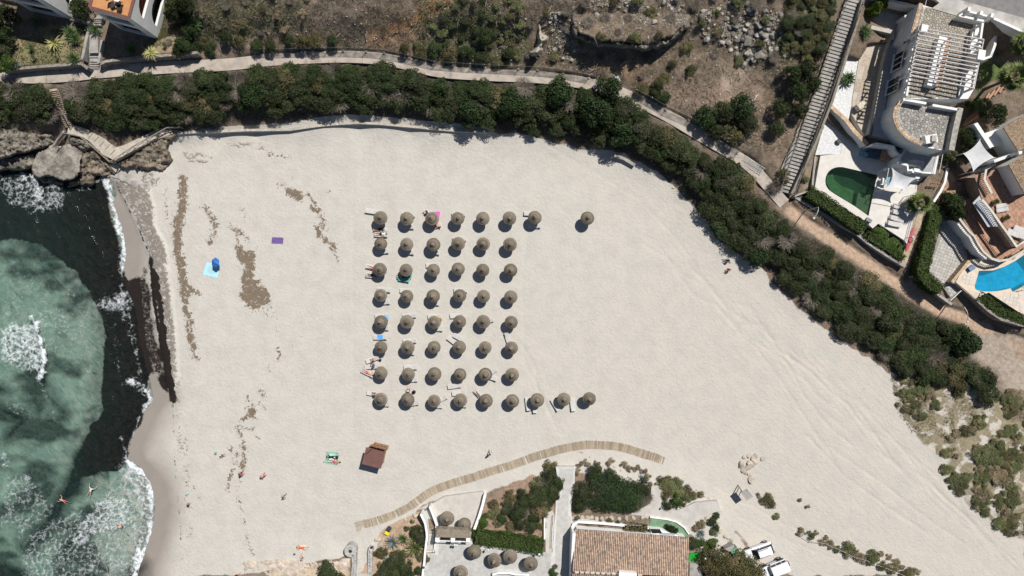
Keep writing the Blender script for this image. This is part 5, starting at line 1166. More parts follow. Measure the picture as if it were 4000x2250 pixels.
dk = MB().box((q0.x-ey.x*.22,q0.y-ey.y*.22,1.9),(wx*.75,.07,.07),kang).build('rail', KW,ki)
for s_ in (-1,0,1):
 q = q0-ey*.22+ex*(s_*wx*.36); MB().box((q.x,q.y,.95),(.07,.07,1.85),kang).build('post', KW,ki)
for s_ in (-.5,.5):
 q = q0-ey*.22+ex*(s_*wx*.36)
 for sg in (-1,1):
  e1 = ex*(wx*.17); MB().tube([q-e1+Vector((0,0,1.4-.45*sg)),q+e1+Vector((0,0,1.4+.45*sg))],.025,5).build('cross_brace', DARKM,ki)
p0 = W(*f13(1165,160),2.6); MB().tube([W(*f13(1190,175),0),W(*f13(1140,165),5.6)],.045,6).build('flag_pole', KW,ki)

# ------------------------------------------------------------------ towels, blue parasol and beach bits
def towel(pts_px,col,name,label,z=.035,cat='towel', pat=None,group=None):
 c = cen(pts_px,z); P = [W(u,v,z)-c for u,v in pts_px]; n = 10; rowsT = []
 rng = random.Random(int(pts_px[0][0]))
 for j in range(n+1):
  r_ = []
  for i in range(n+1):
   a = P[0].lerp(P[1],i/n); b2 = P[3].lerp(P[2],i/n); q = a.lerp(b2,j/n); q.z = rng.uniform(-.008,.012); r_.append(q)
  rowsT.append(r_)
 lo = MB().sheet(rowsT).mesh(name,pat or M('towel_'+name+'_'+str(int(pts_px[0][0])),col,.95,.15,6,.0))
 return setp(link_mesh(name,lo,None,c),label,cat,group)
def ring_mat(name,ca,cb2,cc,center,scale):
 m,nt,b = _nt(name); pos = N(nt, 'ShaderNodeTexCoord').outputs['Object']; ln = N(nt, 'ShaderNodeVectorMath', operation='LENGTH'); nt.links.new(pos,ln.inputs[0])
 w_ = math_node(nt, 'SINE', math_node(nt, 'MULTIPLY', ln.outputs['Value'],scale)); n_ = noise(nt,pos,9,2)
 c = mix_col(nt,smooth(nt,math_node(nt, 'ADD', w_,n_),.2,.9),ca,cb2); c = mix_col(nt,smooth(nt,ln.outputs['Value'],.62,.66),c,cc)
 nt.links.new(c,b.inputs['Base Color']); b.inputs['Roughness'].default_value = .95; return m
f01 = T(0,1)
towel(PX(f01,(2078,1188),(2215,1212),(2188,1348),(2036,1310)),(.35,.6,.7), 'beach_blanket', 'light blue patterned blanket under the blue parasol', pat=ring_mat('blue_blanket', (.30,.52,.60),(.40,.60,.66),(.38,.66,.80),None,45))
bu = thing('blue_parasol', 'small blue hexagonal parasol planted on the blue blanket', 'parasol', W(*f01(2140,1235),.03))
ctr = W(*f01(2160,1190),1.5); lean = ctr-W(*f01(2140,1235),.03)
cols = [M('parasol_blue', (.02,.11,.36),.6,.1,4,0),M('parasol_blue_light', (.035,.17,.46),.6,.1,4,0)]
hexp = [ctr+Vector((math.cos(q)*.58,math.sin(q)*.72,-.22)) for q in [R(30+60*k) for k in range(6)]]
for k in range(6):
 a,b2 = hexp[k],hexp[(k+1) % 6]; MB().add([ctr+Vector((0,0,.12)),a,b2,ctr+Vector((0,0,.10)),a-Vector((0,0,.02)),b2-Vector((0,0,.02))],[(0,1,2),(3,5,4),(1,4,5,2)]).build('canopy_panel', cols[k % 2],bu)
MB().tube([W(*f01(2140,1235),-.2),ctr+Vector((0,0,.2))],.02,6).build('pole', WHITE2,bu)
f11 = T(1,1)
towel(PX(f11,(160,935),(276,940),(272,1003),(155,998)),(.17,.10,.30), 'purple_towel', 'purple towel spread flat on bare sand', pat=M('purple_cloth', (.155,.095,.27),.95,.2,3,0))
for x,y in ((165,940),(268,945),(262,1003),(165,995)):
 p = W(*f11(x,y),.06); o = link_mesh('corner_stone', ROCKS[0],None,p); o.scale = (.09,.07,.07); setp(o, 'small dark stone pinning a corner of the purple towel', 'stone', 'stones on the purple towel')
towel(PX(f11,(1800,680),(1853,676),(1843,740),(1822,790)),(.75,.07,.45), 'pink_towel', 'hot pink towel draped beside the third parasol of the top row', z=.5,pat=M('pink_cloth', (.80,.10,.52),.9,.1,5,0))
towel(PX(f11,(1830,745),(1845,742),(1840,800),(1818,800)),(.7,.42,.42), 'rose_towel', 'pale rose towel below the pink one', z=.45,pat=M('rose_cloth', (.66,.42,.40),.9,.1,5,0))
towel(PX(f11,(1545,1300),(1572,1298),(1565,1345),(1540,1345)),(.1,.45,.40), 'teal_towel', 'teal towel hanging at the second parasol of the third row', z=.5,pat=M('teal_cloth', (.08,.42,.36),.9,.15,5,0))
towel(PX(f11,(1425,1330),(1545,1350),(1540,1390),(1430,1370)),(.1,.45,.40), 'teal_towel', 'wide teal towel on the shaded lounger of the third row', z=.46,pat=MATS['teal_cloth'])
towel(PX(U2,(328,100),(398,105),(388,165),(330,140)),(.2,.5,.8), 'blue_towel', 'light blue towel behind the first parasol of the fifth row', z=.5,pat=M('sky_cloth', (.22,.48,.78),.9,.2,7,0))
towel(PX(U2,(240,355),(318,360),(312,415),(245,405)),(.1,.35,.7), 'blue_towel', 'bright blue towel lying across a lounger in the left column', z=.40,pat=M('azure_cloth', (.10,.36,.75),.9,.25,7,0))
towel(PX(f13,(712,200),(827,205),(823,333),(690,318)),(.3,.55,.45), 'green_blanket', 'green patterned blanket with two sunbathers and stones on its corners', pat=ring_mat('green_blanket', (.32,.60,.50),(.50,.72,.66),(.20,.45,.33),None,22))
towel(PX(f13,(425,1150),(500,1135),(512,1180),(430,1198)),(.75,.65,.4), 'yellow_towel', 'pale yellow towel under a sunbather near the lower rocks', pat=M('yellow_cloth', (.72,.60,.34),.9,.15,6,0))
for x,y in ((712,200),(822,212),(685,303)):
 p = W(*f13(x,y),.08); o = link_mesh('corner_stone', ROCKS[1],None,p); o.scale = (.16,.12,.12); setp(o, 'dark stone weighing down a corner of the green blanket', 'stone', 'stones on the green blanket')
def bag(u,v,col,name,label,sx_=.4,sy=.3,h=.3,z=.02,cat='bag', rz=.4):
 p = W(u,v,z); t = thing(name,label,cat,p,None,rz); mt = M('cloth_%d_%d' % (int(u),int(v)),col,.85,.25,6,0)
 mb = MB(); n = 12; prof = [(.8,0),(1,.25),(1,.6),(.75,.9),(.25,1)]
 for j in range(1): mb.add([(sx_/2*r*math.cos(6.283*k/n),sy/2*r*math.sin(6.283*k/n),h*zz) for r,zz in prof for k in range(n)],[(j*n+k,j*n+(k+1) % n,(j+1)*n+(k+1) % n,(j+1)*n+k) for j in range(len(prof)-1) for k in range(n)]+[tuple((len(prof)-1)*n+k for k in range(n))])
 o = mb.build('body', mt,None,smooth=True); o.parent = t
 st_ = MB().tube([(sx_*.3*math.cos(q),0,h*.9+h*.35*math.sin(q)) for q in [math.pi*k/8 for k in range(9)]],.015,5).build('strap', mt,None); st_.parent = t
 return t
bag(*U2(715,1090),(.012,.012,.014), 'backpack', 'black backpack beside the second parasol of the bottom row', .55,.5,.4)
bag(*U2(280,680),(.02,.02,.02), 'backpack', 'black bag on the sand below the first parasol of the sixth row', .4,.4,.3)
bag(*f13(815,255),(.015,.015,.018), 'backpack', 'black bag on the green blanket', .36,.5,.3,.05)
bag(*f13(388,1228),(.1,.1,.12), 'beach_bag', 'small white and black bag left of the seated person near the lower rocks', .35,.3,.25)
bag(*f13(1165,1160),(.02,.02,.03), 'beach_bag', 'dark bag on the stone parapet beside the steps', .4,.35,.3,1.6)
bag(*f13(1155,1190),(.65,.45,.48), 'beach_bag', 'pale pink bag on the stone parapet below the dark bag', .45,.5,.2,1.6)
bag(*T(0,3)(2170,215),(.05,.35,.33), 'toy_bucket', 'teal toy bucket beside a child near the dark weed strip', .35,.35,.28,cat='bucket')
bag(*T(0,3)(1875,625),(.25,.50,.70), 'toy_bucket', 'light blue toy bucket on the wet sand edge', .28,.28,.22,cat='bucket')
bag(*T(0,3)(1892,620),(.7,.55,.15), 'toy_bucket', 'yellow toy bucket next to the light blue one', .18,.18,.15,cat='bucket')
bag(*U2(1062,155),(.45,.25,.05), 'beach_bag', 'orange bag at the third parasol of the fifth row', .25,.5,.25,.4)
# wheelie bins by the boardwalk
for x,y,col,lab in ((1320,1010,(.72,.60,.03), 'yellow lidded waste bin beside the boardwalk'),(1335,980,(.045,.05,.06), 'dark grey waste bin beside the yellow bin')):
 p = W(*f13(x,y),.9); t = thing('waste_bin', lab, 'waste bin', (p.x,p.y,.1),None,R(-30)); bm_ = M('bin_%d' % x,(.05,.055,.06),.6); lm = M('binlid_%d' % x,col,.5,.05,3,0)
 MB().box((0,0,.45),(.5,.5,.9),0,taper=1.12).build('body', bm_,None).parent = t
 MB().box((0,0,.95),(.62,.64,.08),0,taper=.94).build('lid', lm,None).parent = t
 MB().box((0,.33,.9),(.4,.05,.05)).build('handle', bm_,None).parent = t
 for s_ in (-1,1): MB().tube([(s_*.22-.03,.27,.1),(s_*.22+.03,.27,.1)],.1,10).build('wheel', DARKM,None).parent = t
# pile of pale rocks and the info board on the right sand
f23 = T(2,3)
for i,(x,y,r) in enumerate(((2335,250,.35),(2378,240,.42),(2420,265,.5),(2440,240,.4),(2520,272,.38),(2300,325,.55),(2400,320,.65),(2440,310,.5),(2385,355,.55),(2330,375,.5),(2365,400,.42),(2375,415,.35),(2410,475,.62),(2345,400,.4))):
 boulder(*f23(x,y),r, 'pale boulder in the little pile on the open sand', 'rock pile on the sand', True)
ib = thing('information_board', 'grey information board on two slanting posts on the sand', 'sign', G(*f23(2290,560)))
bz = beach_z(2880)+.1; q = [W(*f23(x,y),bz+2.1) for x,y in ((2300,612),(2362,572),(2425,652),(2362,692))]
MB().add([tuple(p) for p in q]+[(p.x,p.y,p.z-.07) for p in q],[(3,2,1,0),(4,5,6,7),(0,1,5,4),(1,2,6,5),(2,3,7,6),(3,0,4,7)]).build('panel', CONC2,ib)
for k in (0.3,.7):
 a = q[0].lerp(q[3],k); MB().tube([Vector((a.x+.25,a.y+.5,bz-.3)),Vector((a.x+.3,a.y-.1,bz+2.05))],.06,6).build('post', WOODG,ib)
MB().tube([W(*f23(2270,530),bz-.2),W(*f23(2318,610),bz+2.0)],.07,6).build('brace', WOODG,ib)
# ------------------------------------------------------------------ rocky corner, sea steps and wooden rails
COAST = M('coast_rock', (.23,.205,.17),.93,.5,.8,.05,bump=1.0,bscale=4,stain=.7,crack=.85); COAST2 = M('brown_rock', (.235,.195,.15),.93,.5,1.2,.05,bump=1.0,bscale=4,stain=.6,crack=.85)
ledge('coast_rock', PX(B_,(-300,180),(150,205),(480,285),(740,320),(765,430),(600,510),(300,570),(0,640),(-300,680)),[(-60,500,3.0),(100,520,2.6),(210,560,2.0)],-1.6,21, 'upper layered grey rock shelf at the left edge above the surf', COAST,rough=.8)
ledge('coast_rock', PX(B_,(-300,650),(0,630),(450,570),(500,640),(470,760),(0,810),(-300,830)),[(-60,640,1.0),(130,620,1.1)],-1.8,22, 'lower dark rock shelf at the left edge washed by the surf', COAST,rough=.6)
ledge('coast_rock', PX(B_,(1120,560),(1300,540),(1420,640),(1560,760),(1620,860),(1500,880),(1330,900),(1290,1000),(1100,1020),(960,1040),(1060,900),(1110,760)),[(320,600,1.3),(380,660,.7),(440,680,.5),(290,720,.1)],-1.6,23, 'broken brown rocks right of the concrete platform at the waterline', COAST2,rough=.9)
ledge('coast_rock', PX(B_,(1650,700),(1850,600),(1900,520),(2060,440),(2250,360),(2400,250),(2500,280),(2330,470),(2390,660),(2270,800),(2050,790),(1850,760),(1700,780)),[(470,640,.9),(560,600,1.1),(640,530,1.3),(640,660,.5)],-.3,24, 'orange and grey rocks below the long wooden rail', COAST2,rough=.8)
ledge('coast_rock', PX(B_,(500,880),(700,880),(800,940),(900,990),(880,1040),(750,980),(560,960)),-.15,-1.8,25, 'low wet rocks in the surf under the platform', COAST2,rough=.4)
ledge('coast_rock', PX(B_,(950,320),(1200,360),(1300,480),(1150,540),(1000,450)),[(270,545,1.9),(340,570,1.6)],.2,26, 'small rocks under the bend of the wooden rail', COAST,rough=.5)
ledge('coast_rock', PX(B_,(1500,890),(1640,860),(1800,940),(2100,1000),(2120,1120),(1900,1060),(1700,960),(1600,930)),[(450,695,.25),(560,720,.15)],-.5,27, 'flat pale rock slab running into the sand beside the surf', M('slab_rock', (.33,.31,.285),.93,.35,1.2,.03,bump=.6,bscale=3),rough=.25)
ledge('sand_rock', PX(T(0,1),(2270,-30),(2500,-30),(2700,0),(2850,60),(2700,60),(2450,40),(2300,30)),.10,-.3,28, 'pale eroded rock showing through the sand near the low wall', M('sand_rock', (.45,.41,.36),.95,.25,1.5,.02,bump=.8,bscale=4,crack=.5),rough=.45)
ledge('sand_rock', PX(T(0,1),(1830,80),(2000,60),(2130,120),(2080,180),(1900,170)),.08,-.3,29, 'low cracked rock patch in the sand right of the rail', MATS['sand_rock'],rough=.45)
ledge('sand_rock', PX(f13,(-120,1310),(250,1280),(640,1320),(940,1260),(950,1449),(900,1600),(-100,1600)),[(1000,2230,.3),(1200,2220,.5),(1350,2200,.9)],-.4,30, 'pink weathered rock rising along the bottom edge of the sand', M('pink_rock', (.50,.425,.35),.95,.3,1.2,.02,bump=.7,bscale=3,stain=.2),rough=.35)
pl = PX(B_,(480,640),(560,560),(740,450),(850,500),(960,450),(1060,470),(1130,560),(1125,640),(1100,780),(1060,880),(1000,920),(880,940),(800,900),(750,865),(660,870),(560,890),(500,870),(468,820),(465,720))
ledge('sea_platform', pl,1.55,-1.4,33, 'rounded concrete bathing platform over the rocks and surf', M('platform_concrete', (.28,.255,.22),.92,.5,.8,.02,bump=.7,bscale=4,stain=.6,crack=.6),rough=.22,cat='platform', sharp=4)
rp = [W(*B_(x,y),z) for x,y,z in ((950,225,2.45),(1060,245,2.4),(1180,285,2.3),(1290,350,2.15),(1400,430,2.0),(1500,520,1.85),(1600,580,1.75),(1760,510,1.6),(1950,420,1.5),(2150,320,1.45),(2400,230,1.35))]
rr_ = []
for i,p in enumerate(rp):
 d = (rp[min(i+1,len(rp)-1)]-rp[max(i-1,0)]); d.z = 0; d.normalize(); nr = Vector((-d.y,d.x,0)); w_ = .62+.25*(i in (4,5,6))
 rr_.append([p-nr*w_-Vector((0,0,.9)),p-nr*w_,p+nr*w_,p+nr*w_-Vector((0,0,.9))])
ramp = setp(MB().sheet(rr_).build('sand_ramp', M('ramp_sand', (.44,.395,.335),.95,.2,1.5,.02,bump=.3)), 'sandy ramp leading down from the steps to the beach', 'ramp', kind='structure')
for x,y in ((1270,320),(1350,370),(1425,432),(1505,482),(1575,555)):
 p = W(*B_(x,y),2.2-(x-1270)/305*.42); MB().box((p.x,p.y,p.z),(.95,.09,.12),R(48)).build('riser', WOODG,ramp)
us = thing('sea_steps', 'brown wooden-edged steps cut through the shrubs down to the rocks', 'stairs', W(262,495,2.45))
stm = MB().box((0,0,-.25),(1.0,.30,.5)).mesh('step', M('step_tan', (.40,.32,.255),.9,.25,3,.1)); edg = MB().box((0,-.15,-.06),(1.02,.06,.14)).mesh('edging', M('step_edge', (.09,.07,.05),.9))
for k in range(21):
 t = k/20; p = W(207+(268-207)*t,352+(492-352)*t,4.95-2.45*t); s_ = link_mesh('step', stm,us); s_.location = p-OFF[us.name]; s_.rotation_euler.z = R(7)
 link_mesh('edging', edg,s_)
ls = thing('platform_steps', 'narrow steps from the sandy landing down to the bathing platform', 'stairs', W(*B_(760,470),1.6))
for k in range(8):
 t = k/7; p = W(*B_(870-125*t,285+165*t),2.4-.75*t); MB().box((p.x,p.y,p.z-.2),(.8,.24,.4),R(52)).build('step', CONC2,ls)
def wood_rail(label,pts,h=1.0,brace=True,mat=WOODG,r=.045):
 """post and rail fence with cross braces along world points"""
 t = thing('wooden_rail', label, 'railing', pts[len(pts)//2])
 MB().tube([p+Vector((0,0,h)) for p in pts],.07,6).build('top_rail', mat,t)
 seg = []
 for a,b2 in zip(pts[:-1],pts[1:]):
  n = max(1,round((b2-a).length/1.5)); seg += [a.lerp(b2,k/n) for k in range(n)]
 seg.append(pts[-1])
 for p in seg: MB().tube([p-Vector((0,0,.4)),p+Vector((0,0,h))],r,5).build('post', mat,t)
 if brace:
  for a,b2 in zip(seg[:-1],seg[1:]):
   MB().tube([a+Vector((0,0,.12)),b2+Vector((0,0,h-.08))],.03,4).build('cross_brace', mat,t); MB().tube([a+Vector((0,0,h-.08)),b2+Vector((0,0,.12))],.03,4).build('cross_brace', mat,t)
wood_rail('weathered cross-braced rail above the bathing platform and rocks', [W(*B_(x,y),z) for x,y,z in ((940,305,2.4),(1180,355,2.2),(1260,420,2.1),(1400,540,1.9),(1590,710,1.5))])
wood_rail('weathered cross-braced rail along the sandy ramp to the beach wall', [W(*B_(x,y),z) for x,y,z in ((1610,695,1.5),(1900,500,1.5),(2080,400,1.45),(2380,235,1.3),(2570,222,1.2))])
wood_rail('short wooden rail beside the steps to the bathing platform', [W(*B_(x,y),z) for x,y,z in ((925,305,2.4),(825,495,1.65))])
wood_rail('thin wooden handrail beside the brown steps in the shrubs', [W(262-10,428,3.7),W(285,492,2.5)],.9,False)
# ------------------------------------------------------------------ house builders
FLAG = [M('flagstone_a', (.40,.355,.29),.9,.25,3,.22),M('flagstone_b', (.36,.33,.285),.9,.25,3,.2)]
GROUT = M('flag_joint', (.17,.15,.13),.95); GLASS = M('window_glass', (.015,.02,.028),.08,.1,1,0,spec=.6)
COPING = M('tile_coping', (.50,.365,.25),.85,.3,4,.2,stain=.3); REDTRIM = M('red_trim', (.22,.085,.055),.85,.2,4)
DECKT = M('cream_paving', (.60,.565,.52),.8,.08,1.5,.04); BEIGET = M('beige_paving', (.40,.335,.265),.9,.25,4,.1,bump=.2)
GREYT = M('grey_paving', (.36,.36,.365),.85,.12,2,.06); TERRT = M('terracotta_paving', (.40,.235,.16),.85,.25,4,.14)
GRAVW = M('white_gravel', (.66,.66,.66),.95,.3,9,.02,bump=1.0,bscale=14)
def voronoi_cells(poly,pts,gap,hw_=.3):
 """split a world polygon into stone outlines around the seed points"""
 out = []
 for i,(px,py) in enumerate(pts):
  near = sorted(((qx-px)**2+(qy-py)**2,qx,qy) for j,(qx,qy) in enumerate(pts) if j != i)[:14]
  cell = [(px-hw_,py-hw_),(px+hw_,py-hw_),(px+hw_,py+hw_),(px-hw_,py+hw_)]
  for d2,qx,qy in near:
   d = math.sqrt(d2); nx,ny = (qx-px)/d,(qy-py)/d; lim = d/2-gap/2; new = []
   for k in range(len(cell)):
    a,b2 = cell[k],cell[(k+1) % len(cell)]; da = (a[0]-px)*nx+(a[1]-py)*ny-lim; db = (b2[0]-px)*nx+(b2[1]-py)*ny-lim
    if da <= 0: new.append(a)
    if da*db < 0: t = da/(da-db); new.append((a[0]+(b2[0]-a[0])*t,a[1]+(b2[1]-a[1])*t))
   cell = new
   if len(cell) < 3: break
  if len(cell) >= 3: out.append(cell)
 return out
def flagstones(parent,poly_px,z,spacing_px,seed,limit=300,mats=FLAG):
 """crazy paving: each stone an irregular slab standing proud of its joints"""
 pts = scatter(poly_px,spacing_px,seed,tries=9000); wp = [W(u,v,z)[:2] for u,v in pts]; pw_ = [W(u,v,z)[:2] for u,v in poly_px]
 cells = voronoi_cells(pw_,wp,.05,spacing_px*.04); rest = MB()
 for i,cell in enumerate(cells):
  cx = sum(p[0] for p in cell)/len(cell); cy = sum(p[1] for p in cell)/len(cell)
  if i < limit: MB().prism(cell,z,z+.03+random.uniform(0,.008)).build('flagstone', random.choice(mats),parent)
  else: rest.prism(cell,z,z+.03+random.uniform(0,.008))
 if rest.v: setp(rest.build('flagstone_field', mats[0],parent),kind='stuff')
def tiles_grid(parent,poly_px,z,size,ang,mat,gap=.03,limit=300,name='paving_tile', sizey=None):
 P = [W(u,v,z) for u,v in poly_px]; c = sum(P,Vector())/len(P); sy = sizey or size; cs,sn = math.cos(ang),math.sin(ang)
 me_ = MB().box((0,0,.006),(size-gap,sy-gap,.024)).mesh(name,mat); rest = MB(); k = 0; pp = [(p.x,p.y) for p in P]
 ext = max((p-c).length for p in P); n = int(ext/size)+2; ny = int(ext/sy)+2; cand = []
 for i in range(-n,n+1):
  for j in range(-ny,ny+1):
   lx,ly = (i+(.5 if j % 2 else 0)*(size > .7))*size,j*sy; cand.append((c.x+lx*cs-ly*sn,c.y+lx*sn+ly*cs))
 A1 = np.array(cand); ok = inside(A1[:, 0],A1[:, 1],pp)
 for dx,dy in ((.45,.45),(-.45,.45),(.45,-.45),(-.45,-.45)): ok &= inside(A1[:, 0]+(dx*size*cs-dy*sy*sn),A1[:, 1]+(dx*size*sn+dy*sy*cs),pp)
 for x,y in A1[ok]:
  if k < limit:
   o = link_mesh(name,me_,parent); o.location = Vector((x,y,z))-OFF[parent.name]; o.rotation_euler.z = ang
  else: rest.box((x,y,z+.006),(size-gap,sy-gap,.024),ang)
  k += 1
 if rest.v: setp(rest.build(name+'_field', mat,parent),kind='stuff')
def window(parent,a,b2,z0,z1,out,mullions=1,sill=True,frame=WHITE2):
 """framed window standing in the wall line a-b, facing direction out"""
 a = Vector(a[:2]); b2 = Vector(b2[:2]); d = (b2-a).normalized(); L = (b2-a).length; o_ = Vector(out[:2]).normalized(); ang = math.atan2(d.y,d.x); m_ = (a+b2)/2+o_*.02
 f = MB()
 for zz in (z0+.03,z1-.03): f.box((m_.x,m_.y,zz),(L,.08,.06),ang)
 for k in range(mullions+2):
  q = a.lerp(b2,min(max(k/(mullions+1),.03/L),1-.03/L))+o_*.02; f.box((q.x,q.y,(z0+z1)/2),(.06,.08,z1-z0-.125),ang)
 w_ = f.build('window', frame,parent)
 q = (a+b2)/2+o_*.005; MB().box((q.x,q.y,(z0+z1)/2),(L-.04,.02,z1-z0-.04),ang).build('pane', GLASS,w_)
 if sill: q = m_+o_*.06; MB().box((q.x,q.y,z0-.05),(L+.2,.2,.06),ang).build('sill', frame,w_)
 return w_
def tiled_roof(parent,A,B,C,D,nx,ny,mats,name='roof_tile', limit=300,r=None):
 """barrel tiles on the quad A(eave left) B(eave right) C(ridge right) D(ridge left); columns run eave to ridge"""
 MB().add([A,B,C,D,A-Vector((0,0,.12)),B-Vector((0,0,.12)),C-Vector((0,0,.12)),D-Vector((0,0,.12))],[(0,1,2,3),(7,6,5,4),(0,4,5,1),(1,5,6,2),(2,6,7,3),(3,7,4,0)]).build('roof_deck', M('roof_channel', (.09,.06,.045),.9,.3,4),parent)
 w_ = ((B-A).length)/nx; nrm = (B-A).cross(D-A).normalized(); nrm = nrm if nrm.z > 0 else -nrm; cnt = 0; rest = [MB() for _ in mats]
 protos = {}
 for i in range(nx):
  fx = (i+.5)/nx; e = A.lerp(B,fx); t = D.lerp(C,fx); up = (t-e); L = up.length/ny; ud = up.normalized(); sd = ud.cross(nrm)
  for j in range(ny):
   p = e+up*(j/ny); mi = random.choices(range(len(mats)),[4,3,3,2,1][:len(mats)])[0]; rr = w_*.37; vs = []
   for k_,(t_,rs,lift) in enumerate(((-.05,1.06,.012),(1.0,.94,.0))):
    for q in range(5):
     th = math.pi*q/4; vs.append(sd*math.cos(th)*rr*rs+nrm*(math.sin(th)*rr*.85*rs+lift)+ud*(L*t_))
   fs = [(q,q+1,q+6,q+5) for q in range(4)]+[(0,4,3,2,1)]
   if cnt < limit:
    if mi not in protos: protos[mi] = MB().add(vs,fs).mesh(name,mats[mi])
    o = link_mesh(name,protos[mi],parent); o.location = p-OFF[parent.name]
   else: rest[mi].add([p+v for v in vs],fs)
   cnt += 1
 allr = MB()
 for k_,rb in enumerate(rest): allr.add(rb.v,rb.f,k_)
 if allr.v: setp(allr.build(name+'_field', mats,parent),kind='stuff')
RT = [M('tile_orange', (.46,.32,.235),.85,.3,3,.1),M('tile_rose', (.44,.325,.255),.85,.3,3,.1),M('tile_brown', (.36,.26,.20),.85,.3,3,.1),M('tile_straw', (.50,.39,.29),.85,.3,3,.1),M('tile_dark', (.27,.215,.175),.9,.3,3,.1)]
RT2 = [M('tile_pale', (.52,.38,.25),.85,.25,3,.1),M('tile_straw', (.46,.315,.20),.85),M('tile_sand', (.56,.43,.29),.85,.25,3,.1),M('tile_rust', (.40,.25,.16),.85,.3,3,.1)]

# ------------------------------------------------------------------ road at the top right
rd = slab(POLY['road'],10.8,.3).build('road', M('asphalt', (.20,.19,.185),.9,.15,1.5,.0,bump=.2)); setp(rd, 'grey asphalt road in the top right corner', 'road', kind='structure')
pv = slab(POLY['pave'],10.93,.35).build('pavement', M('pavement_concrete', (.42,.40,.37),.9,.2,1,.0,stain=.35)); setp(pv, 'pale concrete pavement between road and villa', 'pavement', kind='structure')

# ------------------------------------------------------------------ white villa
vz = 10.8
vo = cen(PX(V1,(1100,40),(1900,300),(1800,1290),(900,1380)),6); vi = thing('white_villa', 'large white modern villa with pergola roof terrace and round lower terrace', 'house', (vo.x,vo.y,6.0))
roofp = PX(V1,(1085,60),(1235,118),(1640,232),(1835,290),(1960,330),(2010,300),(1950,620),(1900,950),(1800,1300),(1780,1390),(1720,1449),(880,1449),(905,1330),(960,1000),(1040,520),(1075,430),(985,480))
# body under the roof terrace: exact survey of the floor edge
body = PX(V1,(1085,60),(1640,232),(2000,320),(1950,620),(1850,1290),(1770,1420),(880,1420),(950,1000),(1040,520),(960,480))
slab(body,vz,4.9).build('wall', WHITE,vi)
tf = slab(PX(V1,(1080,90),(1235,128),(1640,240),(1830,300),(1900,330),(1800,470),(1640,1240),(1620,1395),(900,1395),(960,1020),(1060,500),(1000,470)),vz+.02,.1).build('roof_terrace', GROUT,vi)
flagstones(tf,PX(V1,(1080,110),(1235,140),(1640,250),(1800,310),(1790,420),(1620,1240),(1600,1380),(920,1380),(980,1020),(1080,500),(1020,470)),vz+.021,7.2,51,300)
# west parapet with square openings
wa,wb = W(*V1(1062,440),vz+1.0),W(*V1(890,1375),vz+1.0)
Lw = (wb-wa).length; holes = [(Lw*f-.42,Lw*f+.42,.28,.86,False) for f in (.09,.25,.41,.57,.73,.90)]
holed_wall(wa,wb,vz,vz+1.0,.25,holes).build('parapet', WHITE,vi)
wc,wd = W(*V1(1092,50),vz+.8),W(*V1(970,478),vz+.8); holed_wall(wc,wd,vz,vz+.8,.35,[]).build('parapet', WHITE,vi)
for k in range(9):
 a = wc.lerp(wd,k/9); b2 = wc.lerp(wd,(k+1)/9); q = (a+b2)/2; MB().box((q.x,q.y,vz+.84),((b2-a).length-.03,.45,.07),math.atan2((b2-a).y,(b2-a).x)).build('coping_tile', COPING,vi)
MB().tube([wc+Vector((.1,0,1.0)),wd+Vector((.1,0,1.0))],.025,5).build('handrail', WHITE2,vi)
# tall east wall with arched openings carrying the pergola
ea,eb = W(*V1(1985,330),vz+2.1),W(*V1(1850,1275),vz+2.1); Le = (eb-ea).length
holed_wall(ea,eb,vz,vz+2.1,.25,[(Le*f-.6,Le*f+.6,.5,1.75,True) for f in (.10,.26,.42,.58,.74,.90)]).build('arcade_wall', WHITE,vi)
MB().box((*W(*V1(1900,420),vz+.6)[:2],vz+.35),(.5,1.6,.7),R(-10)).build('bench', WHITE,vi)
ne,nf_ = W(*V1(1650,225),vz+1.2),W(*V1(2000,300),vz+1.2); holed_wall(ne,nf_,vz,vz+1.2,.25,[]).build('parapet', WHITE,vi)
for x,y in ((1790,130),(1965,185),(2120,220)):
 p = W(*V1(x,y),vz+1.9); MB().box((p.x,p.y,vz+.95),(.35,.5,1.9),R(-15)).build('gate_pier', WHITE,vi)
holed_wall(W(*V1(1790,165),vz+1.3),W(*V1(2110,245),vz+1.3),vz,vz+1.3,.22,[]).build('street_wall', WHITE,vi)
holed_wall(W(*V1(1640,228),vz+1.3),W(*V1(1790,140),vz+1.9),vz,vz+1.3,.22,[]).build('street_wall', WHITE,vi)
# partition with terracotta cap on the terrace
pt = [W(*V1(x,y),vz+.9) for x,y in ((1500,530),(1430,800),(1370,1060),(1320,1235))]
for a,b2 in zip(pt[:-1],pt[1:]):
 q = (a+b2)/2; MB().box((q.x-.7,q.y,vz+.45),((b2-a).length,1.0,.9),math.atan2((b2-a).y,(b2-a).x)).build('planter_wall', WHITE,vi)
 MB().box((q.x+.15,q.y,vz+.25),((b2-a).length,.5,.5),math.atan2((b2-a).y,(b2-a).x)).build('planter_step', TERRA,vi)
MB().box((*W(*V1(1960,790),vz+2.4)[:2],vz+1.25),(.85,1.2,2.5),R(-10)).build('chimney', WHITE,vi)
MB().box((*W(*V1(1150,400),vz+2.2)[:2],vz+1.1),(.8,.8,2.2),R(-10)).build('chimney', WHITE,vi)
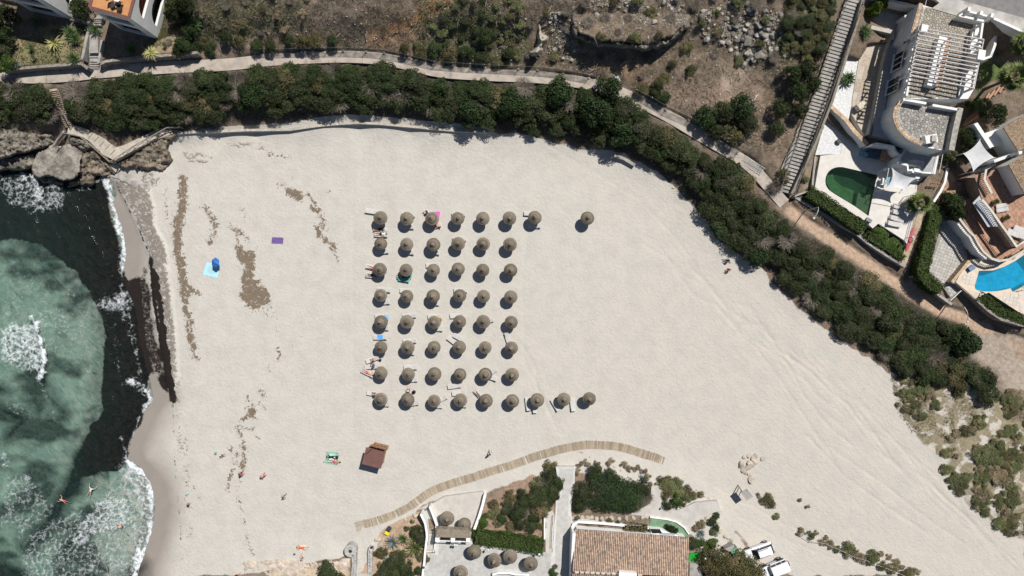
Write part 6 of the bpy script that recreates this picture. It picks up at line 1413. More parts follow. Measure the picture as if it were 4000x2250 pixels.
# pergola
pg = thing('pergola', 'white slatted pergola of parallel beams over the villa roof terrace', 'pergola', W(*V1(1480,800),vz))
PGZ = vz+2.25; LFT = [(1195,425),(1065,448),(1050,503),(1040,560),(1030,620),(1015,680),(1005,735),(990,790),(980,848),(968,905),(955,965),(945,1020),(930,1078)]; RGT = [(1995,568),(1990,625),(1975,685),(1958,740),(1950,800),(1940,857),(1930,915),(1915,972),(1900,1030),(1885,1090),(1870,1146),(1860,1206),(1855,1268)]
BEAM = M('pergola_beam', (.50,.47,.45),.7,.12,3,.05)
for l_,r_ in zip(LFT,RGT):
 a = W(*V1(*l_),PGZ); b2 = W(*V1(*r_),PGZ); q = (a+b2)/2; MB().box(q,((b2-a).length,.11,.16),math.atan2((b2-a).y,(b2-a).x)).build('beam', BEAM,pg)
for pts in (LFT[1:],RGT,[((a[0]+b2[0])/2,(a[1]+b2[1])/2) for a,b2 in zip(LFT,RGT)][1:]):
 a = W(*V1(*pts[0]),PGZ-.15); b2 = W(*V1(*pts[-1]),PGZ-.15); q = (a+b2)/2; MB().box((q.x,q.y,PGZ-.17),((b2-a).length,.1,.16),math.atan2((b2-a).y,(b2-a).x)).build('bearer', BEAM,pg)
 for f in (.02,.5,.98): p = a.lerp(b2,f); MB().box((p.x,p.y,vz+1.0),(.16,.16,2.0)).build('post', WHITE,pg)
# facade windows on the west
fa = W(*V1(1062,440),vz); fb = W(*V1(890,1375),vz); dF = (fb-fa).normalized(); outw = Vector((dF.y,-dF.x,0)); outw = outw if outw.x < 0 else -outw
for f0,f1,z0,z1,mu in ((.22,.50,6.9,9.0,2),(.62,.86,6.5,9.2,1),(.08,.14,8.6,9.4,0)):
 a = fa.lerp(fb,f0)+outw*.0; b2 = fa.lerp(fb,f1); window(vi,a+outw*.42,b2+outw*.42,z0,z1,outw,mu)
# lower round terrace
rz_ = 9.7; arc = [(1540,170),(1500,215),(1470,290),(1455,370),(1470,450),(1510,540),(1570,615),(1640,680),(1720,730),(1800,765),(1840,790)]
rt_p = PX(V2,*arc,(1900,830),(2190,880),(2260,860),(2300,600),(2330,320),(2000,240))
slab(rt_p,rz_,3.6).build('round_wing', WHITE,vi)
rt = slab(PX(V2,(1560,190),(1520,240),(1500,330),(1510,440),(1560,540),(1660,640),(1780,710),(1900,790),(2180,845),(2250,600),(2290,350)),rz_+.02,.1).build('round_terrace', GROUT,vi)
flagstones(rt,PX(V2,(1570,195),(1530,250),(1515,340),(1525,440),(1570,535),(1670,630),(1790,700),(1910,780),(2160,830),(2230,600),(2270,360)),rz_+.021,8.5,52,260,[M('flagstone_grey', (.30,.285,.265),.9,.35,3,.25),M('flagstone_grey2', (.36,.34,.31),.9,.3,3,.2)])
ap = [W(*V2(x,y),rz_+.55) for x,y in arc]
wall_strip([p[:2] for p in ap],.42,rz_-.2,rz_+.5).build('round_parapet', WHITE,vi)
for a,b2 in zip(ap[:-1],ap[1:]):
 for k in (0,.5):
  p = a.lerp(b2,k); q = a.lerp(b2,k+.5); m_ = (p+q)/2; MB().box((m_.x,m_.y,rz_+.54),((q-p).length-.02,.52,.07),math.atan2((q-p).y,(q-p).x)).build('coping_tile', COPING,vi)
MB().tube([p+Vector((.18,.05,.5)) for p in ap],.022,5).build('handrail', WHITE2,vi)
wall_strip([W(*V2(x,y),rz_+.9)[:2] for x,y in ((1570,140),(1900,200))],.3,rz_,rz_+1.0).build('parapet', WHITE,vi); wall_strip([W(*V2(x,y),rz_+.9)[:2] for x,y in ((1990,225),(2360,290))],.3,rz_,rz_+1.0).build('parapet', WHITE,vi)
wall_strip([W(*V2(x,y),rz_+1.0)[:2] for x,y in ((2400,260),(2330,560),(2270,870))],.7,rz_-3,rz_+1.0).build('parapet', M('weathered_render', (.36,.34,.30),.95,.35,1.5,.02,stain=.7),vi)
wall_strip([W(*V2(x,y),rz_+.3)[:2] for x,y in ((2310,340),(2190,860))],.2,rz_,rz_+.12).build('trim', REDTRIM,vi)
p = W(*V2(2020,700),rz_+1.1); MB().box((p.x-.2,p.y,rz_+.45),(1.5,1.0,.9),R(10)).build('stair_hood', WHITE,vi); MB().box((p.x,p.y,rz_+1.02),(.6,.75,.18)).build('skylight', CONC,vi)
# courtyard, patio, gravel and pool deck
def paved(name,key,label,mat,cat='terrace', thick=1.2):
 return setp(slab(POLY[key],Z[key],thick).build(name,mat,None,(*cen(POLY[key],0)[:2],Z[key]-thick)),label,cat,kind='structure')
paved('courtyard', 'court1', 'grey paved courtyard on the west side of the white villa', GREYT)
pat = paved('patio', 'patio1', 'beige paved patio of large slabs west of the villa', M('patio_joint', (.46,.40,.335),.9,.15,2))
tiles_grid(pat,POLY['patio1'],Z['patio1']+.01,1.15,R(-15),BEIGET,.12,name='paving_slab', sizey=1.75)
paved('gravel_bed', 'gravel1', 'white gravel bed with a cycad beside the patio', GRAVW); paved('gravel_bed', 'gravel2', 'white gravel bed below the slanting white wall', GRAVW)
dk1 = MB(); outer = [W(u,v,4.2) for u,v in POLY['deck1']]; hole = [W(u,v,4.2) for u,v in POLY['pool1']]
def slab_hole(outer,hole,z0,z1):
 mb = MB(); no,nh = len(outer),len(hole); tri = tessellate_polygon([[Vector((p.x,p.y,0)) for p in outer],[Vector((p.x,p.y,0)) for p in hole]]); al = outer+hole
 fs = []
 for f in tri:
  a,b2,c = (al[i] for i in f); cr = (b2.x-a.x)*(c.y-a.y)-(b2.y-a.y)*(c.x-a.x); fs.append(tuple(f) if cr > 0 else tuple(f[::-1]))
 n = no+nh; vs = [(p.x,p.y,z1) for p in al]+[(p.x,p.y,z0) for p in al]
 for i in range(no): j = (i+1) % no; fs.append((i,j,n+j,n+i))
 for i in range(nh): j = (i+1) % nh; fs.append((no+i,n+no+i,n+no+j,no+j))
 return mb.add(vs,fs)
setp(slab_hole(outer,hole,2.6,4.2).build('pool_deck', DECKT,None,(*cen(POLY['deck1'],0)[:2],2.6)), 'cream paved pool deck of the white villa', 'terrace', kind='structure')
def pool(key,z,zb,col_b,label,tint,diff,mixf):
 P = [W(u,v,z) for u,v in POLY[key]]; c = sum(P,Vector())/len(P); t = thing('swimming_pool', label, 'pool', (c.x,c.y,zb)); n = len(P)
 bas = MB(); bas.add([(p.x,p.y,z) for p in P]+[(p.x,p.y,zb) for p in P],[(i,(i+1) % n,n+(i+1) % n,n+i) for i in range(n)])
 tri = tessellate_polygon([[Vector((p.x,p.y,0)) for p in P]]); bas.add([(p.x,p.y,zb) for p in P],[tuple(f) for f in tri]); bas.build('basin', M(key+'_basin', col_b,.6,.3,1.2),t)
 m,nt,b = _nt(key+'_water'); pos = N(nt, 'ShaderNodeNewGeometry').outputs['Position']; bn = N(nt, 'ShaderNodeBump'); bn.inputs['Strength'].default_value = .12; bn.inputs['Distance'].default_value = .1; nt.links.new(noise(nt,pos,2.2,3),bn.inputs['Height'])
 tr = N(nt, 'ShaderNodeBsdfTransparent'); tr.inputs[0].default_value = (*tint,1); df = N(nt, 'ShaderNodeBsdfDiffuse'); df.inputs[0].default_value = (*diff,1); gl = N(nt, 'ShaderNodeBsdfGlossy'); gl.inputs['Roughness'].default_value = .04; nt.links.new(bn.outputs[0],gl.inputs['Normal'])
 m0 = N(nt, 'ShaderNodeMixShader'); m0.inputs[0].default_value = mixf; nt.links.new(tr.outputs[0],m0.inputs[1]); nt.links.new(df.outputs[0],m0.inputs[2]); fr = N(nt, 'ShaderNodeFresnel'); fr.inputs[0].default_value = 1.33
 m1 = N(nt, 'ShaderNodeMixShader'); nt.links.new(fr.outputs[0],m1.inputs[0]); nt.links.new(m0.outputs[0],m1.inputs[1]); nt.links.new(gl.outputs[0],m1.inputs[2]); nt.links.new(m1.outputs[0],nt.nodes['Material Output'].inputs['Surface'])
 tri = [f if (P[f[1]]-P[f[0]]).cross(P[f[2]]-P[f[0]]).z > 0 else f[::-1] for f in tri]
 MB().add([(p.x,p.y,z-.12) for p in P],[tuple(f) for f in tri]).build('water', m,t); return t
p1 = pool('pool1', 4.2,2.75,(.10,.17,.12), 'green tinted swimming pool with a rounded end below the villa', (.36,.50,.40),(.018,.045,.03),.28)
slab(PX(V3,(1000,380),(1030,390),(1040,440),(1090,455),(1110,410),(1190,405),(1140,695),(960,580)),3.85,1.0).build('shallow_ledge', M('pool_ledge', (.62,.60,.48),.7,.2,1.5),p1)
slab(PX(V3,(540,230),(560,130),(640,110),(660,190),(760,280),(940,350),(910,540),(610,350)),3.35,.6).build('bench_step', M('pool_bench', (.42,.62,.36),.7,.25,1.2),p1)
# diagonal retaining wall
dw = [W(*V2(x,y),5.95) for x,y in ((505,195),(600,300),(740,420),(870,590),(1060,790))]
wd_ = thing('slanting_wall', 'white retaining wall running diagonally below the patio', 'wall', (dw[2].x,dw[2].y,4.0))
wall_strip([p[:2] for p in dw],.45,3.9,5.9).build('wall_body', WHITE,wd_)
for a,b2 in zip(dw[:-1],dw[1:]):
 n = 3
 for k in range(n): p = a.lerp(b2,k/n); q = a.lerp(b2,(k+1)/n); m_ = (p+q)/2; MB().box((m_.x,m_.y,5.94),((q-p).length-.02,.52,.07),math.atan2((q-p).y,(q-p).x)).build('coping_tile', COPING,wd_)
pr = [W(*V1(x,y),6.7) for x,y in ((700,450),(640,620),(570,860),(460,1449))]+[W(*V2(1090,640),6.7)]
o = wall_strip([p[:2] for p in pr],.22,5.5,6.62).build('patio_wall', M('cream_wall', (.52,.48,.42),.9,.12,1.5,stain=.2),None,(pr[2].x,pr[2].y,5.5)); setp(o, 'low cream wall dividing patio and courtyard', 'wall')
wsx = [W(*V1(x,y),6.9) for x,y in ((380,390),(700,462),(690,560))]; o = wall_strip([p[:2] for p in wsx],.5,5.6,6.9).build('stair_wall', M('cream_wall', (.5,.46,.40)),None,(wsx[1].x,wsx[1].y,5.6)); setp(o, 'thick cream wall around the patio stair', 'wall')
ps = thing('patio_stair', 'cream curved steps down from courtyard to patio', 'stairs', W(*V1(500,560),5.7))
for k in range(7): p = W(*V1(625-k*42,550+k*7),6.25-.09*k); MB().box((p.x,p.y,p.z-.3),(.30,.8,.6),R(-12)).build('step', COPING,ps)
for k in range(4): p = W(*V1(255+k*5,605+k*30),5.95-.06*k); MB().box((p.x,p.y,p.z-.2),(.75,.24,.4)).build('step', COPING,ps)
# south terrace blocks of the villa
sw = thing('villa_south_wing', 'white stepped lower wing of the villa with a railed balcony above the pool', 'house', W(*V2(1800,1050),4.2))
bal = PX(V2,(1530,960),(1610,830),(2085,920),(2030,1215),(1840,1200),(1820,1110),(1640,1080),(1520,1040)); slab(bal,6.3,2.05).build('wall', WHITE,sw)
slab(PX(V2,(1550,970),(1630,850),(2060,935),(1990,1180),(1860,1180),(1830,1095),(1650,1065),(1545,1030)),6.32,.05).build('balcony_floor', GREYT,sw)
wall_strip([W(*V2(x,y),7.0)[:2] for x,y in ((1530,965),(1515,1040),(1640,1085),(1650,1160),(1700,1150),(1730,1190))],.25,4.2,6.95).build('balcony_wall', WHITE,sw)
wall_strip([W(*V2(x,y),6.4)[:2] for x,y in ((1110,800),(1170,785),(1420,825),(1435,880),(1470,930),(1530,960))],.25,4.2,6.8).build('curved_wall', WHITE,sw)
slab(PX(V2,(1270,870),(1440,900),(1450,990),(1360,1020),(1250,985)),5.2,1.0).build('planter', TERRT,sw); slab(PX(V2,(1560,1120),(1640,1100),(1660,1180),(1830,1240),(1800,1285),(1570,1240)),5.6,1.4).build('planter', WHITE,sw)
slab(PX(V2,(1735,1125),(1850,1150),(1835,1195),(1730,1175)),7.0,1.0).build('stair_box', WHITE,sw)
def metal_rail(parent,pts,h,mat=WHITE2,pitch=.14,name='railing'):
 mb = MB(); mb.tube([p+Vector((0,0,h)) for p in pts],.03,5); mb.tube([p+Vector((0,0,.1)) for p in pts],.02,4); r_ = mb.build(name,mat,parent)
 for a,b2 in zip(pts[:-1],pts[1:]):
  n = max(2,int((b2-a).length/pitch))
  for k in range(n+1): p = a.lerp(b2,k/n); MB().tube([p+Vector((0,0,.1)),p+Vector((0,0,h))],.012,4).build('bar', mat,r_)
 return r_
metal_rail(sw,[W(*V2(2085,925),6.5),W(*V2(2030,1210),6.5)],.9,pitch=.3); metal_rail(sw,[W(*V2(1655,1028),6.3),W(*V2(1805,1058),6.3),W(*V2(1795,1130),6.3)],.9,pitch=.3)
slab(PX(V2,(2040,900),(2090,915),(2035,1215),(1960,1220),(1900,1190)),5.9,1.8).build('side_ramp', M('cream_wall', (.5,.46,.4)),sw)
hot = thing('hot_tub', 'covered grey hot tub with a blue corner beside the villa wall', 'hot tub', W(*V2(1130,925),4.2)); slab(PX(V2,(1085,865),(1275,890),(1250,990),(1080,955)),5.0,.8).build('cover', M('spa_cover', (.06,.09,.14),.6),hot); slab(PX(V2,(985,890),(1082,905),(1075,950),(975,915)),4.9,.7).build('tub', M('spa_blue', (.12,.30,.40),.4),hot)
# shade sail with posts
sl = thing('shade_sail', 'white shade sail stretched over the pool deck', 'shade sail', W(*V3(1500,300),4.2)); P3 = [W(*V3(1480,12),7.3),W(*V3(1398,312),6.4),W(*V3(1712,365),6.5),W(*V3(1850,170),6.9)]
rowsS = []
for j in range(11):
 r_ = []
 for i in range(11):
  x,y = i/10,j/10; q = (P3[0].lerp(P3[3],x)).lerp(P3[1].lerp(P3[2],x),y); sag = 16*x*(1-x)*y*(1-y); cx = (x-.5)*(1-.28*4*y*(1-y))+.5; cy = (y-.5)*(1-.28*4*x*(1-x))+.5
  q = (P3[0].lerp(P3[3],cx)).lerp(P3[1].lerp(P3[2],cx),cy); q.z -= .25*sag; r_.append(q)
 rowsS.append(r_)
MB().sheet(rowsS).build('sail', M('sail_cloth', (.62,.62,.63),.8,.08,2,0),sl,smooth=True)
for x,y in ((1385,325),(1815,405),(1440,30),(1860,200)): p = W(*V3(x,y),6.8); MB().tube([(p.x,p.y,4.1),(p.x,p.y,6.8)],.05,8).build('post', WHITE2,sl)
MB().tube([W(*V3(1440,30),6.8),W(*V3(1385,325),6.8),W(*V3(1815,405),6.8)],.04,6).build('cross_bar', WHITE2,sl)
for i,(x,y) in enumerate(((1600,585),(1592,668),(1555,752),(1520,828))):
 lounger(*V3(x,y),175-8 if i < 3 else 170,f'white padded pool lounger, {ORD[i]} from the top of the row beside the palm', 4.22, 'pool loungers of the villa', 1.02)
tb = thing('garden_table', 'blue garden table with white chairs half under the shade sail', 'table', W(*V3(1400,200),4.2)); slab(PX(V3,(1405,160),(1460,150),(1440,260),(1390,255)),4.95,.05).build('table_top', M('spa_blue', (.12,.3,.4)),tb)
for x,y in ((1410,165),(1450,250),(1400,250),(1450,165)): p = W(*V3(x,y),4.5); MB().tube([(p.x,p.y,4.2),(p.x,p.y,4.91)],.03,5).build('leg', WHITE2,tb)
def chair(u,v,deg,z,label,group=None):
 p = W(u,v,z+.4); t = thing('garden_chair', label, 'chair', (p.x,p.y,z),group,R(deg)); mk = lambda mb,n: setattr(mb.build(n,WHITE2,None), 'parent', t)
 mk(MB().box((0,0,.42),(.48,.46,.04)), 'seat'); mk(MB().box((-.24,0,.7),(.04,.46,.5)), 'backrest')
 for x in (-.2,.2):
  for y in (-.2,.2): mk(MB().box((x,y,.21),(.04,.04,.42)), 'leg')
chair(*V3(1350,195),0,4.2, 'white chair left of the blue garden table', 'chairs by the pool'); chair(*V3(1345,240),-10,4.2, 'white chair at the lower left of the blue garden table', 'chairs by the pool'); chair(*V3(1395,40),20,4.2, 'white chair by the villa wall above the blue table', 'chairs by the pool')
bx = thing('pool_box', 'grey storage box on the pool deck edge by the hedge', 'box', W(*V3(1140,775),4.2),None,R(-30)); MB().box((0,0,.16),(.75,.42,.32)).build('body', M('grey_plastic', (.16,.17,.18),.5),None).parent = bx; MB().box((0,0,.34),(.79,.46,.05)).build('lid', M('grey_lid', (.20,.21,.22),.5),None).parent = bx
rl = thing('deck_railing', 'grey bar railing on the east edge of the pool deck', 'railing', W(*V3(1730,900),4.2)); metal_rail(rl,[W(*V3(1790,690),4.2),W(*V3(1745,850),4.2),W(*V3(1690,1075),4.2)],1.0,M('galvanised', (.35,.36,.37),.45,.1,4,metal=.7),.25)
ky = thing('kayak', 'long red kayak lying on the strip below the deck railing', 'kayak', W(*V3(1750,1050),gz(*V3(1750,1050))))
ka,kb = W(*V3(1808,870),4.2),W(*V3(1685,1225),3.6); KM = M('kayak_red', (.62,.13,.14),.4,.1,3,0); rws = []; dkk = (kb-ka).normalized(); skk = Vector((dkk.y,-dkk.x,0)).normalized()
for k in range(15):
 t = k/14; wv_ = .34*math.sin(math.pi*min(max(t,.02),.98))**.6; c_ = ka.lerp(kb,t); rws.append([c_+skk*wv_*math.cos(q)+Vector((0,0,.22*math.sin(q)*(.4+.6*math.sin(math.pi*t)))) for q in [2*math.pi*j/10 for j in range(11)]])
MB().sheet(rws).build('hull', KM,ky,smooth=True); cq = ka.lerp(kb,.55); MB().lathe([(.3,.0),(.27,.05),(.22,.02)],(cq.x,cq.y,cq.z+.2),12).build('cockpit', DARKM,ky)
def street_lamp(base_px,top_px,head_px,zb,zt,label):
 b0 = W(*base_px,zb); t0 = Vector((b0.x,b0.y,zt)); t = thing('street_lamp', label, 'street lamp', b0); GM = M('lamp_grey', (.42,.42,.40),.5,.1,4,metal=.3)
 MB().tube([b0-Vector((0,0,.1)),t0],.075,8,0,.05).build('pole', GM,t); hd = W(*head_px,zt+.15); ml = t0.lerp(hd,.45)+Vector((.18,.1,.45)); pts = []
 for k in range(9): f = k/8; pts.append((1-f)**2*t0+2*f*(1-f)*ml+f*f*hd)
 MB().tube(pts,.045,6).build('arm', GM,t); d = (hd-pts[-2]).normalized(); ha = math.atan2(d.y,d.x); MB().lathe([(.02,.12),(.14,.08),(.18,0),(.12,-.06)],hd,10).build('lamp_head', M('lamp_white', (.55,.55,.52),.4),t)
street_lamp(V3(235,637),None,V3(365,745),2.95,7.0, 'curved grey street lamp beside the hedge and dirt path'); street_lamp(V5(550,1160),None,V5(778,1330),1.95,5.6, 'curved grey street lamp at the villa gate above the dirt path')
def garden_lamp(u,v,z,label,h=1.5,group='garden globe lamps'):
 p = W(u,v,z+h); t = thing('globe_lamp', label, 'lamp', (p.x,p.y,z),group); MB().tube([(p.x,p.y,z-.1),(p.x,p.y,z+h)],.035,6).build('pole', DARKM,t); MB().lathe([(.03,0),(.14,.06),(.17,.17),(.13,.29),(.02,.33)],(p.x,p.y,z+h-.02),12).build('globe', M('lamp_globe', (.62,.64,.64),.3,.05,2,0),t,smooth=True)
garden_lamp(*V3(1330,850),4.2, 'globe lamp at the corner of the pool deck'); garden_lamp(*V3(1865,605),4.0, 'globe lamp standing under the palm', 2.6); garden_lamp(*V3(1775,1018),3.9, 'globe lamp above the red kayak', 1.8)
lc = thing('covered_barbecue', 'pale covered barbecue box on the beige patio', 'barbecue', W(*V2(930,250),5.72),None,R(33)); MB().box((0,0,.45),(1.1,.85,.9),0,taper=.94).build('cover', M('barbecue_cover', (.56,.50,.40),.8,.15,2,0),None).parent = lc; MB().box((0,.05,.95),(1.08,.5,.12)).build('lid', M('barbecue_lid', (.60,.54,.44),.8),None).parent = lc
dsh_ = thing('round_pot', 'dark round planter on the lower white gravel', 'planter', W(*V2(640,745),4.15)); MB().lathe([(.25,0),(.36,.35),(.38,.42),(.32,.42),(.28,.3),(.0,.3)],(0,0,0),16).build('pot', M('dark_pot', (.05,.055,.06),.6),None).parent = dsh_
cyp = W(*V1(45,1130),5.6); rosette(*V1(45,1130), 'cycad', 'spiky dark cycad on the white gravel bed', 'yucca', 64,1.25,.10,901,.5,(.0,1.1),z=5.62,stem=.4); rosette(*V1(290,480), 'yucca', 'dark yucca cluster against the long stair parapet', 'yucca', 60,1.15,.07,902,.4,(.0,1.25),z=5.6,stem=1.4)
rosette(*V1(270,430), 'yucca', 'upper dark yucca against the long stair parapet', 'yucca', 50,1.0,.07,903,.4,(.0,1.25),z=5.6,stem=1.7)
shrub(*V1(430,130),1.4,3.2, 'fresh', 'garden_tree', 'bright green leafy tree inside the villa corner at the top of the stair', None, 'tree', ground_z=6.3); shrub(*V1(520,60),1.1,3.0, 'fresh', 'garden_tree', 'small bright green tree at the top wall of the villa', None, 'tree', ground_z=6.3)
fan_palm(*V3(1885,520), 'fan palm beside the pool loungers', 2.1,1.75,911,z=3.9)
# boundary walls of the villa plot
for pts,z0,z1,t_,lab in ((PX(V1,(240,-40),(540,-20),(1030,90),(1100,40)),6.0,8.6,.3, 'white wall closing the villa courtyard at the top'),(PX(V1,(860,230),(960,250),(1030,90)),6.0,8.4,.3, 'white inner wall of the courtyard corner'),(PX(V3,(100,440),(300,560),(700,800),(1000,980),(1130,1090),(1400,1270),(1680,1440)),2.2,3.5,.35, 'stone base wall below the villa hedge'),(PX(V3,(390,-160),(340,330),(110,420),(95,440)),2.6,4.0,.25, 'beige kerb wall beside the lower end of the stair'),(PX(V4,(700,880),(660,1080),(600,1200),(510,1340)),3.4,4.7,.3, 'white sloping boundary wall between the two villas'),(PX(V1,(2140,260),(2380,370),(2574,460),(2800,540)),7.0,11.2,.3, 'tall white street wall right of the villa'),(PX(V1,(2170,500),(2160,640),(2100,810),(1980,850)),7.0,9.2,.3, 'white wing wall on the east side of the villa'),(PX(V5,(185,830),(300,920),(470,1040),(610,1140)),1.6,3.3,.35, 'stone wall under the long hedge at the villa gate')):
 zt = z1; c_ = W(*pts[len(pts)//2],z0); setp(wall_px(pts,t_,z0,z1).build('boundary_wall', WHITE if 'white' in lab else CONC2,None,(c_.x,c_.y,z0)),lab, 'wall')
HM = ML['hedge']; hw = lambda f,pts,z: [W(*f(x,y),z)[:2] for x,y in pts]
hedge('hedge', 'thick clipped green hedge along the pool deck of the white villa', hw(V3,((300,360),(450,450),(700,620),(900,770),(1090,900)),4.6),1.75,2.9,1.75,HM,61)
hedge('hedge', 'narrower green hedge continuing below the pool deck corner', hw(V3,((1120,960),(1300,1090),(1480,1200),(1660,1330)),3.9),1.0,2.7,1.2,HM,62)
hedge('hedge', 'tall green hedge between kayak strip and paved drive', hw(V5,((440,60),(425,180),(390,330),(350,520),(310,680),(290,800),(360,890),(490,985)),4.4),1.7,2.7,1.9,HM,63)
hedge('hedge', 'green hedge edging the blue pool terrace at the bottom', hw(V5,((890,1045),(1000,1110),(1120,1210),(1260,1270),(1500,1330)),3.6),1.3,2.2,1.7,HM,64)
shrub(*V5(610,60),2.0,3.0, 'jun2', 'garden_tree', 'dense dark green tree between hedge and second villa', None, 'tree', ground_z=3.2); shrub(*V5(650,150),1.7,2.8, 'jun2', 'garden_tree', 'lower dense dark tree at the end of the balustrade', None, 'tree', ground_z=3.2); shrub(*V5(560,10),1.5,2.4, 'jun2', 'garden_tree', 'dark tree beside the tiled path between the villas', None, 'tree', ground_z=3.4)
for x,y,r,h,k,lab in ((250,180,.5,.5, 'dune', 'small green plant on the bank beside the stair foot'),(180,90,.6,.6, 'dune', 'low green plant on the dry bank left of the pool'),(1350,960,1.5,.7, 'hedge', 'green shrubs filling the bed under the deck corner'),(1480,1070,1.5,.7, 'hedge', 'green shrubs filling the middle of the bed under the deck'),(1590,1180,1.2,.7, 'hedge', 'green shrubs at the right end of the bed under the deck'),(1230,900,1.0,.7, 'hedge', 'green shrubs at the left end of the bed under the deck')):
 shrub(*V3(x,y),r,h,k, 'garden_shrub', lab,None)
for x,y,r,h,k,lab in ((930,460,1.4,2.2, 'jun2', 'feathery green tree beside the round terrace'),(1000,560,1.3,1.8, 'jun2', 'feathery green tree above the big white sail'),(650,740,1.1,1.6, 'jun2', 'dark shrub below the villa balcony'),(560,850,.8,1.2, 'oliv', 'dry shrub in the planter by the clay pots'),(760,700,1.0,1.4, 'dune', 'pale green shrub between the villas'),(940,700,1.1,1.8, 'jun2', 'green tree overhanging the corner of the big sail'),(1330,170,2.0,3.0, 'jun2', 'large dark tree over the steps of the second villa'),(1060,20,1.2,1.5, 'hedge', 'bright shrubs on the lawn by the villa arcade')):
 shrub(*V4(x,y),r,h,k, 'garden_tree' if h > 2 else 'garden_shrub', lab,None, 'tree' if h > 2 else 'shrub')
fan_palm(*V1(2440,1100), 'tall palm with drooping fronds at the right edge', 5.0,1.9,912,z=7.0,n=40); fan_palm(*V1(2560,620), 'palm crown cut by the right edge below the street wall', 4.5,1.6,913,z=7.0); fan_palm(*V4(1180,40), 'small palm at the top of the orange steps', 1.6,1.1,914,z=6.6,n=24)
cp = thing('clay_pots', 'row of terracotta roof-tile pots on the planter wall', 'pots', W(*V4(520,1100),4.6))
for x,y in ((470,1098),(505,1102),(540,1105),(580,1110)): p = W(*V4(x,y),4.7); MB().lathe([(.12,0),(.17,.25),(.13,.26),(.1,.1)],p,10).build('pot', TERRA,cp)

# ------------------------------------------------------------------ second villa (right edge)
v2 = thing('second_villa', 'white villa with pale tiled roofs and balustraded terraces at the right edge', 'house', W(*V4(1500,900),5.0))
up2 = setp(slab(POLY['upper2'],6.6,2.2).build('upper_terrace', M('clay_joint', (.33,.235,.18),.9,.2,2),None,(*cen(POLY['upper2'],0)[:2],4.4)), 'terracotta paved upper terrace of the second villa', 'terrace', kind='structure'); tiles_grid(up2,POLY['upper2'],6.61,.55,R(35),TERRT,.03,300)
lo2 = setp(slab(POLY['lower2'],4.8,2.4).build('lower_terrace', M('clay_joint', (.33,.235,.18)),None,(*cen(POLY['lower2'],0)[:2],2.4)), 'terracotta paved lower terrace above the blue pool', 'terrace', kind='structure'); tiles_grid(lo2,POLY['lower2'],4.81,.55,R(35),TERRT,.03,300)
dr = paved('drive', 'drive2', 'grey paved drive between hedge and second villa', M('drive_joint', (.30,.285,.26),.9,.15,2)); tiles_grid(dr,POLY['drive2'],Z['drive2']+.01,.42,R(-20),M('drive_paver', (.44,.42,.385),.9,.15,3,.1),.025,300, 'paver', .42)
o2 = [W(u,v,3.8) for u,v in POLY['deck2']]; h2 = [W(u,v,3.8) for u,v in POLY['pool2']]
d2 = setp(slab_hole(o2,h2,1.8,3.8).build('pool_deck', M('cream_stone', (.56,.47,.38),.85,.12,1.5),None,(*cen(POLY['deck2'],0)[:2],1.8)), 'cream stone deck around the bright blue pool', 'terrace', kind='structure')
tiles_grid(d2,PX(V5,(1050,1050),(1250,1010),(1393,970),(1393,1230),(1200,1150)),3.81,.5,R(-12),M('deck_tile', (.58,.53,.47),.85,.1,2,.06),.03,300); tiles_grid(d2,PX(V5,(680,880),(750,790),(880,800),(830,960)),3.81,.5,R(-12),MATS['deck_tile'],.03,120)
pool('pool2', 3.8,2.6,(.10,.50,.68), 'bright turquoise swimming pool of the second villa', (.30,.80,.95),(.03,.33,.50),.35)
def balustrade(parent,pts,z,h=.85,pitch=.24,mat=WHITE):
 prof = [(.05,0),(.075,h*.25),(.045,h*.5),(.06,h*.75),(.05,h-.1)]; bme = MB().lathe(prof,(0,0,0),7).mesh('baluster', M('baluster_cream', (.60,.54,.44),.85,.1,3))
 b_ = wall_strip([p[:2] for p in pts],.28,z+h-.1,z+h).build('balustrade', M('balustrade_cap', (.56,.52,.45),.85,.15,2),parent)
 for a,b2 in zip(pts[:-1],pts[1:]):
  n = max(1,int((b2-a).length/pitch))
  for k in range(n): p = a.lerp(b2,(k+.5)/n); o = link_mesh('baluster', bme,b_); o.location = Vector((p.x,p.y,z))-OFF[parent.name]
B1 = [W(*V4(x,y),7.4) for x,y in ((1345,830),(1215,895),(1190,1040),(1290,1225))]+[W(*V5(x,y),7.4) for x,y in ((935,0),(1030,110),(1120,240),(1215,370),(1312,510),(1400,452),(1600,320))]
balustrade(v2,B1[:4],6.6); balustrade(v2,B1[4:],6.6); B2 = [W(*V5(x,y),5.6) for x,y in ((690,205),(745,280),(805,355),(850,395),(900,490),(955,570),(1040,640),(1120,668),(1230,650),(1393,555))]; balustrade(v2,B2,4.8)
for A2,z0,z1,nm in ((B1[:4],3.0,6.6, 'terrace_wall'),(B2[:7],2.0,4.75, 'terrace_wall')): wall_strip([p[:2] for p in A2],.3,z0,z1-.05).build(nm,WHITE,v2)
